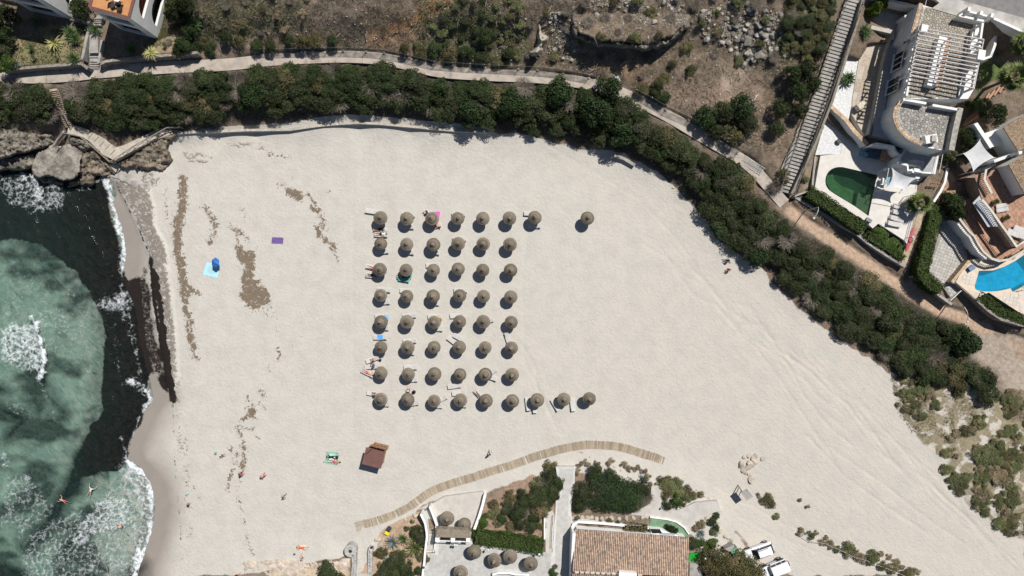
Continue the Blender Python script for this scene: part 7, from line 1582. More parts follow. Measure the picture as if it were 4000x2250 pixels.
# roof blocks
def roof_block(eave_l,eave_r,ridge_r,ridge_l,z_e,z_r,nx,ny,wall_poly,limit):
 slab(wall_poly,z_e-.12,z_e-4.0).build('wall', WHITE,v2); A,B,C,D = W(*eave_l,z_e),W(*eave_r,z_e),W(*ridge_r,z_r),W(*ridge_l,z_r); tiled_roof(v2,A,B,C,D,nx,ny,RT2,limit=limit)
roof_block(V4(1445,338),V4(1650,662),V4(1950,490),V4(1760,150),9.3,10.2,22,20,PX(V4,(1452,345),(1655,655),(2000,500),(1900,100),(1740,170)),160)
roof_block(V4(1515,835),V4(1740,1240),V4(2000,1100),V4(1790,690),9.0,9.9,26,18,PX(V4,(1525,840),(1735,1230),(2000,1100),(1790,700)),140)
q1,q2 = W(*V4(1300,800),8.6),W(*V4(1720,655),9.6); holed_wall(q1,q2,5.5,8.9,.35,[]).build('wing_wall', WHITE,v2); slab(PX(V4,(1660,700),(1700,690),(1700,650),(1650,660)),10.6,1.5).build('chimney', WHITE,v2)
slab(PX(V4,(1190,420),(1280,385),(1450,335),(1570,535),(1410,570),(1310,600)),7.6,3).build('wall', WHITE,v2); slab(PX(V4,(1050,290),(1100,270),(1310,590),(1270,620)),7.9,2.5).build('garden_wall', WHITE,v2)
wA = W(*V4(1515,835),7); wB = W(*V4(1740,1240),7); dW = (wB-wA).normalized(); oW = Vector((dW.y,-dW.x,0)); oW = oW if oW.x < 0 else -oW
for f0,f1 in ((.12,.36),(.42,.66)): window(v2,wA.lerp(wB,f0)+oW*.05,wA.lerp(wB,f1)+oW*.05,6.9,8.5,oW,1)
# flat awning over the lower terrace
aw = slab(PX(V5,(835,35),(925,-60),(1110,290),(1000,297)),6.5,.08).build('awning', M('awning_grey', (.42,.44,.47),.7,.1,2,0),None,(*W(*V5(970,140),6)[:2],6.42)); setp(aw, 'pale grey sloping awning along the upper terrace wall', 'awning')
s2 = thing('shade_sail', 'large white shade sail with dark centre beside the second villa', 'shade sail', W(*V4(1080,720),5.0)); C4 = [W(*V4(1128,500),7.8),W(*V4(905,690),7.2),W(*V4(1040,930),7.2),W(*V4(1330,745),7.8)]; rowsS = []
for j in range(13):
 r_ = []
 for i in range(13):
  x,y = i/12,j/12; cx = (x-.5)*(1-.16*4*y*(1-y))+.5; cy = (y-.5)*(1-.16*4*x*(1-x))+.5; q = C4[0].lerp(C4[3],cx).lerp(C4[1].lerp(C4[2],cx),cy); q.z -= .5*16*x*(1-x)*y*(1-y)/4; r_.append(q)
 rowsS.append(r_)
MB().sheet(rowsS).build('sail', M('sail_cloth', (.62,.62,.63)),s2,smooth=True)
for q in C4: MB().tube([(q.x,q.y,4.0),(q.x,q.y,q.z+.1)],.05,7).build('post', WHITE2,s2)
# orange steps between the villas
os_ = thing('orange_steps', 'orange tiled steps between the two villas', 'stairs', W(*V4(1080,190),6.0))
for k in range(9): p = W(*V4(960+k*28,260-k*20),6.2+.16*k); MB().box((p.x,p.y,p.z-.3),(.24,1.1,.6),R(-28)).build('step', TERRA if k % 2 else TERRT,os_)
for k in range(6): p = W(*V4(830+k*8,520-k*22),5.3+.14*k); MB().box((p.x,p.y,p.z-.3),(.8,.22,.6),R(-12)).build('step', TERRT,os_)
for k in range(5): p = W(*V1(2040+k*75,1400-k*45),6.8+.15*k); MB().box((p.x,p.y,p.z-.3),(.26,1.3,.6),R(-35)).build('step', TERRT,os_)
gt = thing('gate', 'white slatted gate between hedge and stone wall', 'gate', W(*V5(650,1040),2.4)); gp,gq = W(*V5(592,1098),3.5),W(*V5(712,988),3.5); MB().tube([gp,gq],.05,6).build('top_rail', WHITE2,gt); MB().tube([gp-Vector((0,0,1)),gq-Vector((0,0,1))],.04,6).build('bottom_rail', WHITE2,gt)
for k in range(16): p = gp.lerp(gq,(k+.5)/16); MB().box((p.x,p.y,3.0),(.12,.03,1.0),math.atan2((gq-gp).y,(gq-gp).x)).build('slat', WHITE2,gt)
for pts,z0,z1,lab in ((PX(V5,(600,900),(660,890),(760,985),(870,1075),(1000,1200),(1150,1300),(1393,1370)),1.5,3.75, 'stone retaining wall below the blue pool deck'),(PX(V5,(610,900),(700,790),(800,665)),2.6,4.0, 'orange topped wall between drive and pool deck')):
 c_ = W(*pts[1],z0); setp(wall_px(pts,.4,z0,z1).build('boundary_wall', STONE if 'stone' in lab else COPING,None,(c_.x,c_.y,z0)),lab, 'wall')
for x,y,lab in ((1155,65, 'upper white lounger on the sunny terrace of the second villa'),(1160,110, 'lower white lounger on the sunny terrace of the second villa')): lounger(*V5(x,y),10,lab,6.62, 'loungers of the second villa', .8)
for x,y,lab in ((1300,375, 'wide white sunbed on the terrace at the right edge'),(1370,340, 'white sunbed beside the wide one at the right edge')): lounger(*V5(x,y),-20,lab,6.62, 'loungers of the second villa', 1.25)
for x,y,z,lab in ((1170,195,6.62, 'potted plant below the terrace loungers'),(1055,25,6.62, 'potted plant above the terrace loungers'),(1205,628,4.82, 'potted plant on the lower terrace rim'),(1380,545,4.82, 'potted plant at the right end of the lower terrace rim')):
 p = W(*V5(x,y),z); t = thing('potted_plant', lab, 'potted plant', p); MB().lathe([(.2,0),(.3,.4),(.25,.42),(0,.36)],p,12).build('pot', TERRA,t); o = link_mesh('foliage', CROWN['hedge'][0],t); o.scale = (.5,.5,.5); o.location.z = .35
bd = thing('pool_shower_mat', 'small blue cover box beside the pool', 'box', W(*V5(805,745),3.8),None,R(35)); MB().box((0,0,.2),(.8,.55,.4),0,taper=.95).build('body', M('blue_box', (.10,.14,.22),.6),None).parent = bd; MB().box((0,0,.42),(.84,.6,.04)).build('lid', M('blue_lid', (.16,.22,.33),.5),None).parent = bd
ld = thing('pool_ladder', 'curved steel handrail on the pool edge at the right', 'ladder', W(*V5(1375,940),3.8))
for dx in (0,18): MB().tube([W(*V5(1375+dx,930),3.6),W(*V5(1372+dx,945),4.6),W(*V5(1372+dx,965),4.7),W(*V5(1375+dx,985),3.85)],.025,6).build('rail', M('steel', (.6,.6,.6),.25,.05,2,metal=1.0),ld)

# ------------------------------------------------------------------ houses at the top left
def left_house(name,label,se_px,sw_px,zg,zt,first):
 """white block on its surveyed ground line; roof corners follow from its height"""
 SE = W(*se_px,zg); SW = W(*sw_px,zg); d = (SE-SW); d.z = 0; back = Vector((-d.y,d.x,0)).normalized()*11.0; t = thing(name,label, 'house', (SE.x,SE.y,zg))
 P = [SW,SE,SE+back,SW+back]; H_ = zt-zg
 # south front with a deep loggia per floor, shade put into the dark back colour
 L = d.length; holed_wall(SW,SE,zg-.5,zt,.3,[(L*.12,L*.80,.5+.3,.5+2.6,False),(L*.10,L*.86,.5+3.6,.5+5.4,False)]).build('south_wall', WHITE,t)
 for z_,zz in ((zg,zg+2.2),(zg+3.0,zg+5.0)): q = (SW+SE)/2+back*.12; MB().box((q.x,q.y,(z_+zz)/2+.15),(L-.4,.1,zz-z_),math.atan2(d.y,d.x)).build('loggia_back', M('loggia_shade', (.07,.055,.045),.9),t)
 # east front with two big arched balconies
 E0,E1 = SE,SE+back; Lb = 11.0
 holed_wall(E0,E1,zg-.5,zt,.3,[(1.2,5.4,1.4,3.4,True),(1.0,5.6,4.4,6.3,True)]).build('east_wall', WHITE,t)
 inn = SE+back*.3-d.normalized()*1.3; q = inn; MB().box((q.x,q.y,(zg+zt)/2-.2),(.2,6.2,zt-zg-.8),math.atan2(d.y,d.x)).build('balcony_back', M('balcony_inner', (.52,.44,.34),.9),t)
 for zz in (zg+3.6,): q = SE+back*.32-d.normalized()*.75; MB().box((q.x,q.y,zz),(1.2,7,.2),math.atan2(d.y,d.x)).build('balcony_floor', TERRT,t)
 for k in range(13): q = SE+back*((.10+k*.035))-d.normalized()*.42; MB().tube([q+Vector((0,0,zg+4.15-q.z)),q-d.normalized()*.8+Vector((0,0,zg+4.35-q.z))],.11,6).build('roof_tile', M('tile_red', (.30,.07,.04),.8,.2,3),t)
 Wl = [SW,SW+back]; holed_wall(Wl[0],Wl[1],zg-.5,zt,.3,[]).build('west_wall', WHITE,t)
 rf = MB().prism([(p.x,p.y) for p in [SW+d*.02+back*.02,SE-d*.02+back*.02,SE-d*.02+back,SW+d*.02+back]],zt-.9,zt-.15).build('roof_terrace', M('orange_roof', (.50,.245,.10),.85,.12,2,0),t)
 for zo,(a,b2) in enumerate(((SW,SE),(SE,SE+back),(SW,SW+back))): q = (a+b2)/2; dd = b2-a; MB().box((q.x,q.y,zt+.03+zo*.006),(dd.length,.36,.07),math.atan2(dd.y,dd.x)).build('parapet_trim', M('maroon_trim', (.17,.075,.06),.8,.2,3),t)
 return t,SW,SE,d,back
h2_,SW,SE,d_,bk = left_house('hillside_house', 'white house with orange roof terrace and arched balconies at the top left', (613,147),(471,109),6.3,12.8,False)
left_house('hillside_house', 'white house cut by the top left edge with shaded loggia', (282,71),(118,36),6.3,12.6,True)
for k,(x,y,rz0,nm,lab) in enumerate(((1580,60,.5, 'sun_chair', 'dark folded deck chair on the orange roof terrace'),(1690,100,-.2, 'sun_chair', 'dark deck chair beside the roof railing on the orange terrace'))):
 p = W(*A_(x,y),12.7); t = thing(nm,lab, 'deck chair', p,None,rz0); CL = M('dark_canvas', (.035,.035,.04),.8)
 for mb,n in ((MB().box((0,-.2,.35),(.6,.7,.05)), 'seat'),(MB().box((0,.35,.62),(.6,.06,.75),mat=Matrix.Rotation(.5,3, 'X')), 'backrest')): mb.build(n,CL,None).parent = t
 for sx1 in (-.27,.27):
  for sy1 in (-.45,.25): MB().box((sx1,sy1,.17),(.04,.04,.34)).build('leg', DARKM,None).parent = t
p = W(*A_(1675,12),12.7); rt_ = thing('roof_table', 'small white table on the orange roof terrace', 'table', p); MB().lathe([(0,.58),(.38,.58),(.38,.62),(0,.62)],p,16).build('table_top', WHITE2,rt_); MB().tube([p,p+Vector((0,0,.58))],.04,6).build('stem', WHITE2,rt_)
tr_ = setp(slab(PX(A_,(975,280),(1000,250),(1260,250),(1250,340)),6.9,.8).build('house_terrace', CONC2,None,(*W(*A_(1120,290),6)[:2],6.1)), 'small grey concrete terrace between the two left houses', 'terrace', kind='structure')
# ------------------------------------------------------------------ green wire fence above the footpath
NET = None
m,nt,b = _nt('green_net'); pos = N(nt, 'ShaderNodeNewGeometry').outputs['Position']; tr = N(nt, 'ShaderNodeBsdfTransparent'); df = N(nt, 'ShaderNodeBsdfDiffuse'); df.inputs[0].default_value = (.045,.075,.065,1); mx_ = N(nt, 'ShaderNodeMixShader'); nt.links.new(math_node(nt, 'MULTIPLY_ADD', smooth(nt,noise(nt,pos,1.2,3),.3,.7),.35,.3),mx_.inputs[0]); nt.links.new(tr.outputs[0],mx_.inputs[1]); nt.links.new(df.outputs[0],mx_.inputs[2]); nt.links.new(mx_.outputs[0],nt.nodes['Material Output'].inputs['Surface']); NET = m
def net_fence(label,pts):
 """pts: (u,v,z) of the foot line"""
 P = [W(u,v,z) for u,v,z in pts]; t = thing('wire_fence', label, 'fence', P[len(P)//2]); posts = []
 for a,b2 in zip(P[:-1],P[1:]):
  n = max(1,round((b2-a).length/2.4)); posts += [a.lerp(b2,k/n) for k in range(n)]
 posts.append(P[-1])
 for a,b2 in zip(posts[:-1],posts[1:]): MB().add([a,b2,b2+Vector((0,0,1.35)),a+Vector((0,0,1.35))],[(0,1,2,3)]).build('net_panel', NET,t)
 MB().tube([p+Vector((0,0,1.36)) for p in posts],.018,4).build('top_wire', M('galvanised', (.35,.36,.37),.45),t)
 for p in posts: MB().tube([p-Vector((0,0,.3)),p+Vector((0,0,1.45))],.035,5).build('post', M('galvanised', (.35,.36,.37),.45),t); MB().box(p+Vector((0,0,.04)),(.3,.3,.12)).build('footing', CONC,t)
net_fence('green wire mesh fence along the left part of the footpath', [(1010,205,4.75),(1120,205,4.7),(1220,202,4.65),(1340,200,4.6),(1430,203,4.5),(1500,208,4.45),(1600,228,4.35),(1700,252,4.25),(1840,262,4.2),(1950,268,4.1),(2100,274,4.1),(2200,286,4.0),(2300,305,3.95)])
net_fence('green wire mesh fence along the descending part of the footpath', [(2480,362,3.95),(2540,392,3.9),(2600,428,3.85),(2690,468,3.75),(2780,525,3.65),(2880,598,3.5)])
sg = thing('construction_sign', 'square grey sign panel tilted above the footpath fence', 'sign', G(2408,312)); c_ = W(2410,311,gz(2408,312)+1.3); MB().box(c_,(.75,.7,.05),.6,mat=Matrix.Rotation(.6,3, 'Z') @ Matrix.Rotation(.35,3, 'X')).build('panel', M('sign_grey', (.42,.44,.44),.5,.08,3),sg); MB().tube([G(2408,312,-.2),c_],.03,6).build('post', WOODG,sg)
sg = thing('survey_trestle', 'small white metal trestle on the dirt left of the stair', 'trestle', G(2950,378)); a,b2 = G(2944,390),G(2958,372)
for q in (a,b2): MB().tube([q+Vector((-.25,-.15,0)),q+Vector((.25,.15,0))],.03,5).build('foot', WHITE2,sg)
MB().tube([a+Vector((0,0,.3)),b2+Vector((0,0,.3))],.03,5).build('bar', WHITE2,sg); MB().tube([a,a+Vector((0,0,.3))],.03,5).build('leg', WHITE2,sg); MB().tube([b2,b2+Vector((0,0,.3))],.03,5).build('leg', WHITE2,sg)
cg = thing('cattle_grid', 'grey metal ramp with side rails at the bend of the footpath', 'ramp', W(2930,640,3.35)); g0,g1 = T(2,1)(2330,150),T(2,1)(2520,280)
for k in range(9): p = W(g0[0]+(g1[0]-g0[0])*(k+.5)/9,g0[1]+(g1[1]-g0[1])*(k+.5)/9,3.52); MB().box(p,(.24,1.0,.06),R(-34)).build('plate', CONC2,cg)
for off in (-16,16): MB().tube([W(g0[0]+off*.55,g0[1]-off*.8,4.3),W(g1[0]+off*.55,g1[1]-off*.8,4.2)],.03,5).build('handrail', WHITE2,cg)
# ------------------------------------------------------------------ beach restaurant
TG = M('terrace_tile', (.44,.43,.41),.85,.1,2,.07); TJ = M('terrace_joint', (.52,.51,.49),.9,.1,2)
te = setp(slab(POLY['terr_r'],1.6,1.6).build('restaurant_terrace', TJ,None,(*cen(POLY['terr_r'],0)[:2],0)), 'grey tiled restaurant terrace at the bottom edge', 'terrace', kind='structure'); tiles_grid(te,POLY['terr_r'],1.61,.62,R(-4),TG,.03,300)
wk = setp(slab(POLY['walk_r'],1.5,1.4).build('garden_walk', TJ,None,(*cen(POLY['walk_r'],0)[:2],.1)), 'pale paved walk running down beside the restaurant wall', 'path', kind='structure'); tiles_grid(wk,POLY['walk_r'],1.51,.50,R(-3),M('walk_tile', (.47,.455,.43),.88,.1,2,.06),.03,300)
pr_ = setp(slab(POLY['path_r'],1.25,1.2).build('garden_path', M('smooth_concrete', (.47,.445,.41),.9,.12,1,.0,stain=.12),None,(*cen(POLY['path_r'],0)[:2],.05)), 'smooth pale concrete path curving round the restaurant garden', 'path', kind='structure')
setp(slab(POLY['lower_r'],.75,.9).build('lower_terrace', M('sandy_concrete', (.50,.465,.42),.9,.1,1.2,0,stain=.12),None,(*cen(POLY['lower_r'],0)[:2],0)), 'sandy paved lower terrace under two thatched parasols', 'terrace', kind='structure')
for i,(x,y,z,lab) in enumerate(((1132,278,.75, 'larger thatched parasol on the sandy lower terrace, left one'),(1327,342,.75, 'thatched parasol on the sandy lower terrace, right one'),(1437,655,1.6, 'thatched parasol nearest the reed roof on the restaurant terrace'),(1663,748,1.6, 'thatched parasol in the middle of the restaurant terrace, lower of the close pair'),(1840,705,1.6, 'thatched parasol in the middle of the restaurant terrace, upper of the close pair'),(2070,787,1.6, 'thatched parasol at the right end of the restaurant terrace'),(1285,885,1.6, 'thatched parasol cut by the bottom edge of the picture'))):
 parasol(*R1(x,y),lab, 'thatched parasols of the restaurant', z,(1.08,.98,1.05,1.05,1.05,1.06,1.08)[i],i+2)
# main building
rb = thing('restaurant', 'low white restaurant with a weathered barrel-tile roof at the bottom', 'restaurant', W(*R2(900,1200),1.4))
ZE,ZR = 3.5,5.2
A,B = W(*R2(275,905),ZE),W(*R2(1550,1000),ZE); D,C = W(*R2(245,1385),ZR),W(*R2(1540,1440),ZR)
tiled_roof(rb,A,B,C,D,64,17,RT)
D2,C2 = W(*R2(240,1400),ZR-.02),W(*R2(1540,1450),ZR-.02); E2,F2 = W(*R2(232,1640),ZE+.2),W(*R2(1530,1700),ZE+.2)
tiled_roof(rb,F2,E2,D2,C2,64,9,RT,limit=0)
for f in [k/22 for k in range(22)]:
 p = D.lerp(C,f+.02); q = D.lerp(C,f+.055)
 if f < .56: MB().tube([p+Vector((0,0,.06)),q+Vector((0,0,.06))],.17,8).build('ridge_tile', M('ridge_mortar', (.50,.43,.38),.9,.25,3,.1),rb)
bodyR = [W(*R2(x,y),ZE-.15) for x,y in ((300,925),(1520,1015),(1510,1700),(250,1640))]; MB().prism([(p.x,p.y) for p in bodyR],1.0,ZE-.12).build('wall', WHITE2,rb)
nw = [W(*R2(x,y),2.9) for x,y in ((240,960),(265,880),(320,852),(600,870),(820,892),(1120,920))]; wall_strip([p[:2] for p in nw],.3,1.0,2.0).build('white_kerb', WHITE2,rb); wall_strip([p[:2] for p in [W(*R2(262,950),4.3),W(*R2(250,1200),4.5),W(*R2(238,1600),4.5)]],.35,1.0,4.4).build('side_wall', WHITE2,rb)
slab(PX(R2,(1120,905),(1230,912),(1440,985),(1450,1000),(1130,975)),2.4,1.2).build('porch', WHITE2,rb); slab(PX(R2,(1118,905),(1225,910),(1250,955),(1140,955)),2.5,.06).build('grille', DARKM,rb)
MB().box((*W(*R2(1310,975),2.6)[:2],2.45),(2.0,.5,.1),R(-4)).build('window_ledge', M('ledge_grey', (.35,.38,.43),.6),rb)
slab(PX(R2,(770,1388),(965,1402),(970,1500),(760,1500)),5.8,1.2).build('chimney', WHITE2,rb)
gc = setp(slab(PX(R2,(1115,790),(1310,800),(1400,822),(1490,880),(1545,960),(1550,1010),(1440,1000),(1260,915),(1115,905)),1.38,.3).build('green_floor', M('green_floor', (.16,.26,.16),.85,.2,1.5,0,stain=.2),None,(*W(*R2(1300,880),1)[:2],1.08)), 'faded green painted floor curving round the porch', 'floor', kind='structure')
setp(wall_px(PX(R2,(1115,775),(1310,800),(1410,828),(1500,890),(1552,965)),.16,1.1,1.62).build('kerb_wall', WHITE2,None,(*W(*R2(1400,830),1)[:2],1.1)), 'low white curved kerb around the green floor', 'wall')
setp(slab(PX(R2,(1550,1180),(1700,1170),(1700,1260),(1620,1300),(1560,1300),(1555,1431),(1540,1431)),1.4,.3).build('artificial_turf', M('turf', (.012,.27,.03),.9,.15,3,0),None,(*W(*R2(1620,1240),1)[:2],1.1)), 'bright green artificial turf beside the restaurant roof', 'floor', kind='structure')
bg_ = thing('service_hatch', 'green topped utility box by the parked cars', 'utility box', W(*R2(2080,1165),1.0)); slab(PX(R2,(2010,1150),(2085,1105),(2140,1200),(2060,1225)),2.1,1.1).build('lid', M('hatch_green', (.15,.27,.17),.7,.1,3,0),bg_); slab(PX(R2,(1950,1130),(2050,1080),(2060,1110),(2000,1160)),2.1,1.1).build('side', CONC2,bg_)
sd_ = slab(PX(R2,(1560,1290),(1700,1295),(1700,1500),(1555,1500)),2.3,1.2).build('service_counter', CONC2,None,(*W(*R2(1630,1380),1)[:2],1.1)); setp(sd_, 'grey flat-topped service block beside the turf', 'shed')
for x,y,lab in ((1330,885, 'dark glossy round bush left of the pair at the porch'),(1395,915, 'dark green round bush right of the pair at the porch'),(1340,920, 'small dark bush in front of the porch pair')): shrub(*R2(x,y),.62,1.0, 'pine', 'potted_bush', lab,None, 'bush', ground_z=1.4)
garden_lamp(*R2(1728,1230),1.4, 'globe lamp on the bright green turf', 1.6)
# stone row in front of the white kerb
for i,(x,y) in enumerate(((265,775),(310,770),(355,780),(412,778),(462,778),(513,785),(575,790),(625,790),(690,785),(770,788),(850,785),(935,785),(1030,785),(1075,770))): boulder(*R2(x,y),random.uniform(.27,.38), 'pale edging stone in the row along the restaurant bed', 'edging stones of the restaurant bed', True,sq=1.3,name='edging_stone')
hedge('hedge', 'small olive hedge against the white restaurant kerb', hw(R2,((830,890),(950,895),(1080,905)),2.0),1.0,1.3,.9,ML['oliv'],71)
for x,y,r,k in ((420,840,.45, 'dune'),(560,840,.6, 'dune'),(745,840,.5, 'jun2'),(660,820,.6, 'oliv'),(300,790,.5, 'oliv')): shrub(*R2(x,y),r,.5,k, 'bed_shrub', 'small shrub in the stony bed below the big round bush', 'shrubs of the stony bed')
# big clipped round bush and its garden
for x,y,rx,ry,h,k,lab in ((640,500,4.0,3.1,2.3, 'clip', 'huge dark green round bush in the restaurant garden'),(860,540,2.8,2.7,2.35, 'clip', 'brighter half of the huge round bush'),(1000,450,1.9,1.7,1.8, 'jun', 'dark bush on the right side of the huge round bush'),(1060,540,1.4,1.6,1.6, 'grey', 'grey feathery bush at the right rim of the garden'),(350,520,1.7,2.2,1.7, 'jun', 'dark bush on the left side of the huge round bush'),(330,640,1.3,1.3,1.4, 'jun', 'dark bush at the lower left of the huge round bush'),(500,280,2.0,1.1,1.3, 'jun2', 'green bush along the upper rim of the garden'),(700,300,1.6,1.0,1.2, 'jun', 'dark bush at the top of the huge round bush'),(330,420,1.0,1.2,1.4, 'grey', 'grey bare bush at the left rim of the garden')):
 shrub(*R2(x,y),rx,h,k, 'garden_bush', lab,None, 'bush', ry,rz=0 if k == 'clip' else None,ground_z=1.0)
for i,(x,y) in enumerate(((330,190),(400,165),(520,170),(670,150),(820,180),(880,230),(960,230),(1040,260),(1090,320),(1110,420),(300,260))): shrub(*R2(x,y),random.uniform(.55,.9),.6, 'tan', 'garden_scrub', 'brown dry scrub along the sandy rim of the round garden', 'dry scrub round the garden')
for x,y in ((530,235),(570,230),(630,190),(655,200),(715,205),(680,240),(720,260),(740,270),(790,250),(440,100)): boulder(*R2(x,y),random.uniform(.12,.24), 'small white stone at the sandy rim of the round garden', 'white stones of the round garden', True,name='white_stone')
rosette(*R2(1040,350), 'agave', 'blue agave at the upper right of the round garden', 'agave', 34,.85,.07,921,.25,(.05,1.2)); rosette(*R2(40,280), 'agave', 'blue agave at the left edge beside the paved walk', 'agave', 34,.8,.07,922,.25,(.05,1.2))
# triangular bed right of the path
for x,y,r,h,k in ((1260,400,1.2,.8, 'dune'),(1340,450,1.3,.8, 'dune'),(1300,360,.9,.7, 'dune'),(1420,400,1.1,.7, 'dune'),(1300,530,1.0,.7, 'oliv'),(1440,490,1.0,.7, 'dune'),(1540,470,.9,.6, 'oliv'),(1600,540,.8,.6, 'oliv'),(1520,560,.9,.6, 'dune'),(1420,590,1.1,1.1, 'hedge'),(1310,640,.9,.8, 'jun'),(1480,620,.6,.6, 'oliv'),(1680,520,.6,.5, 'oliv'),(1230,350,.6,.6, 'oliv')): shrub(*R2(x,y),r,h,k, 'bed_shrub', 'low mixed shrub in the triangular bed right of the round garden', 'shrubs of the triangular bed')
for x,y in ((1340,380),(1330,400),(1445,420),(1490,425),(1530,460),(1565,455),(1590,480),(1600,505),(1630,470),(1680,545),(1720,540),(1770,560),(1400,525),(1430,525)): boulder(*R2(x,y),random.uniform(.12,.25), 'small white stone in the triangular bed', 'white stones of the triangular bed', True,name='white_stone')
rr2 = thing('green_gate_rail', 'low green-capped metal rail at the foot of the triangular bed', 'railing', W(*R2(1340,690),1.25)); a,b2 = W(*R2(1255,670),1.9),W(*R2(1450,665),1.9); MB().tube([a,b2],.04,6).build('top_rail', DARKM,rr2)
for q in (a,b2): MB().tube([Vector((q.x,q.y,1.1)),q],.05,6).build('post', DARKM,rr2); MB().lathe([(.02,.2),(.13,.12),(.15,0),(.05,-.03)],q,10).build('cap', M('cap_green', (.05,.16,.06),.6),rr2)
# bed by the cars
for x,y,r,h,k in ((1600,1070,1.1,1.0, 'jun2'),(1680,1050,.9,.9, 'hedge'),(1800,1060,1.1,.9, 'hedge'),(1760,1130,.8,.7, 'hedge'),(1690,860,.8,.7, 'oliv'),(1800,820,.9,.8, 'jun2'),(1850,760,.7,.7, 'jun2'),(1620,900,.6,.5, 'oliv'),(1850,900,.7,.7, 'jun2'),(1830,950,.7,.7, 'dune')): shrub(*R2(x,y),r,h,k, 'bed_shrub', 'shrub in the rocky bed right of the restaurant', 'shrubs of the rocky bed')
rosette(*R2(1680,960), 'agave', 'pale agave cluster in the rocky bed right of the restaurant', 'agave', 60,.8,.045,923,.3,(.0,1.2)); rosette(*R2(1830,920), 'agave', 'second pale agave in the rocky bed near the cars', 'agave', 50,.8,.045,924,.3,(.0,1.2))
for x,y in ((1600,850),(1640,830),(1690,800),(1740,780),(1790,770),(1870,850),(1900,920),(1940,990),(1980,1010),(2020,1030),(2000,1060),(1580,900)): boulder(*R2(x,y),random.uniform(.25,.45), 'pink stone edging the rocky bed by the cars', 'edging stones of the rocky bed', True,name='edging_stone')
for x,y,r,h,lab in ((1850,1290,2.6,3.0, 'large olive green tree by the parked cars, left crown'),(2050,1340,2.7,3.2, 'large olive green tree by the parked cars, middle crown'),(2230,1380,2.3,2.8, 'large olive green tree by the parked cars, right crown'),(1900,1430,2.6,3.2, 'olive green tree at the bottom edge left of the cars'),(2120,1450,2.6,3.2, 'olive green tree at the bottom edge below the cars')): shrub(*R2(x,y),r,h, 'dome', 'olive_tree', lab,None, 'tree', ground_z=1.2)
# hedge and garden west of the walk
hedge('hedge', 'broad dark green hedge above the restaurant terrace', hw(R1,((1460,480),(1650,510),(1850,530),(2050,565),(2210,595)),2.4),1.95,1.5,1.2,ML['hedge'],72)
for x,y,r,h,k in ((1540,310,1.3,1.0, 'hedge'),(1470,440,1.0,1.0, 'hedge'),(2150,60,2.2,1.5, 'jun'),(2300,20,1.6,1.4, 'jun'),(2000,100,1.4,1.2, 'jun'),(1900,230,1.2,1.0, 'jun2'),(2060,200,1.4,1.2, 'grey'),(2180,170,1.6,1.5, 'oliv'),(1950,330,1.2,1.0, 'jun'),(1780,80,.8,.7, 'dune'),(1700,200,.7,.6, 'dune'),(2130,320,.7,.6, 'hedge'),(1700,330,.7,.6, 'dune'),(2000,20,1.4,1.2, 'jun'),(1850,20,1.0,.8, 'oliv'),(1820,160,1.3,.8, 'jun'),(1760,270,1.1,.7, 'jun2'),(2080,360,1.3,.9, 'jun'),(1850,360,1.0,.7, 'oliv'),(1960,180,1.5,1.1, 'jun'),(1650,120,.9,.6, 'oliv'),(1640,230,.8,.6, 'dune'),(2100,260,1.3,1.0, 'jun2'),(2250,100,1.5,1.2, 'jun'),(2200,360,.7,.6, 'oliv')): shrub(*R1(x,y),r,h,k, 'garden_bush', 'mixed bush in the garden between white walls and paved walk', 'bushes of the left restaurant garden', 'bush', ground_z=None)
for x,y,r,h,k in ((40,290,1.2,1.2, 'jun'),(80,380,1.5,1.5, 'jun'),(30,480,1.6,1.5, 'jun'),(-60,420,1.5,1.4, 'grey'),(-120,520,1.6,1.4, 'jun'),(-60,560,1.4,1.2, 'jun'),(-180,620,1.3,1.1, 'jun'),(10,200,1.2,1.0, 'oliv'),(-20,330,1.4,1.2, 'jun2'),(-150,400,1.2,1.0, 'dune')): shrub(*R2(x,y),r,h,k, 'garden_bush', 'dark bush along the left side of the paved walk', 'bushes left of the paved walk', 'bush')
# white walls and stair of the lower terrace
for pts,z0,z1,t_,lab in ((PX(R1,(840,225),(890,330),(905,420),(910,480),(890,640),(880,760),(860,920),(855,1050)),.3,2.5,.28, 'long white curved wall left of the restaurant steps'),(PX(R1,(940,140),(980,240),(1020,350),(1010,390)),.2,1.9,.30, 'white wall right of the restaurant steps'),(PX(R1,(1560,5),(1530,130),(1490,260),(1440,395)),.4,1.7,.35, 'white wall between the sandy terrace and the garden'),(PX(R1,(2225,250),(2225,520)),1.0,2.0,.2, 'thin white kerb at the east side of the left garden')):
 c_ = W(*pts[len(pts)//2],z0); setp(wall_px(pts,t_,z0,z1).build('white_wall', WHITE2,None,(c_.x,c_.y,z0)),lab, 'wall')
rs = thing('restaurant_steps', 'grey curved steps with white edges from sand up to the terrace', 'stairs', W(*R1(950,420),.5))
SP = [(880,155,.25,55),(895,200,.33,55),(925,260,.45,35),(940,310,.55,28)]; slab(PX(R1,(815,175),(915,110),(945,150),(850,215)),.35,.5).build('landing', TG,rs); slab(PX(R1,(850,215),(935,165),(985,320),(915,345)),.62,.6).build('ramp', TG,rs)
for k in range(11): p = W(*R1(952-k*1.2,350+k*28),.72+.085*k); MB().box((p.x,p.y,p.z-.25),(1.0,.36,.5),R(14-k*1.6)).build('step', TG,rs); MB().box((p.x,p.y-.17,p.z+.012),(1.0,.05,.03),R(14-k*1.6)).build('nosing', WHITE2,rs)
wall_px(PX(R1,(1005,400),(1000,520),(985,650)),.12,1.0,2.0).build('side_rail', WHITE2,rs)
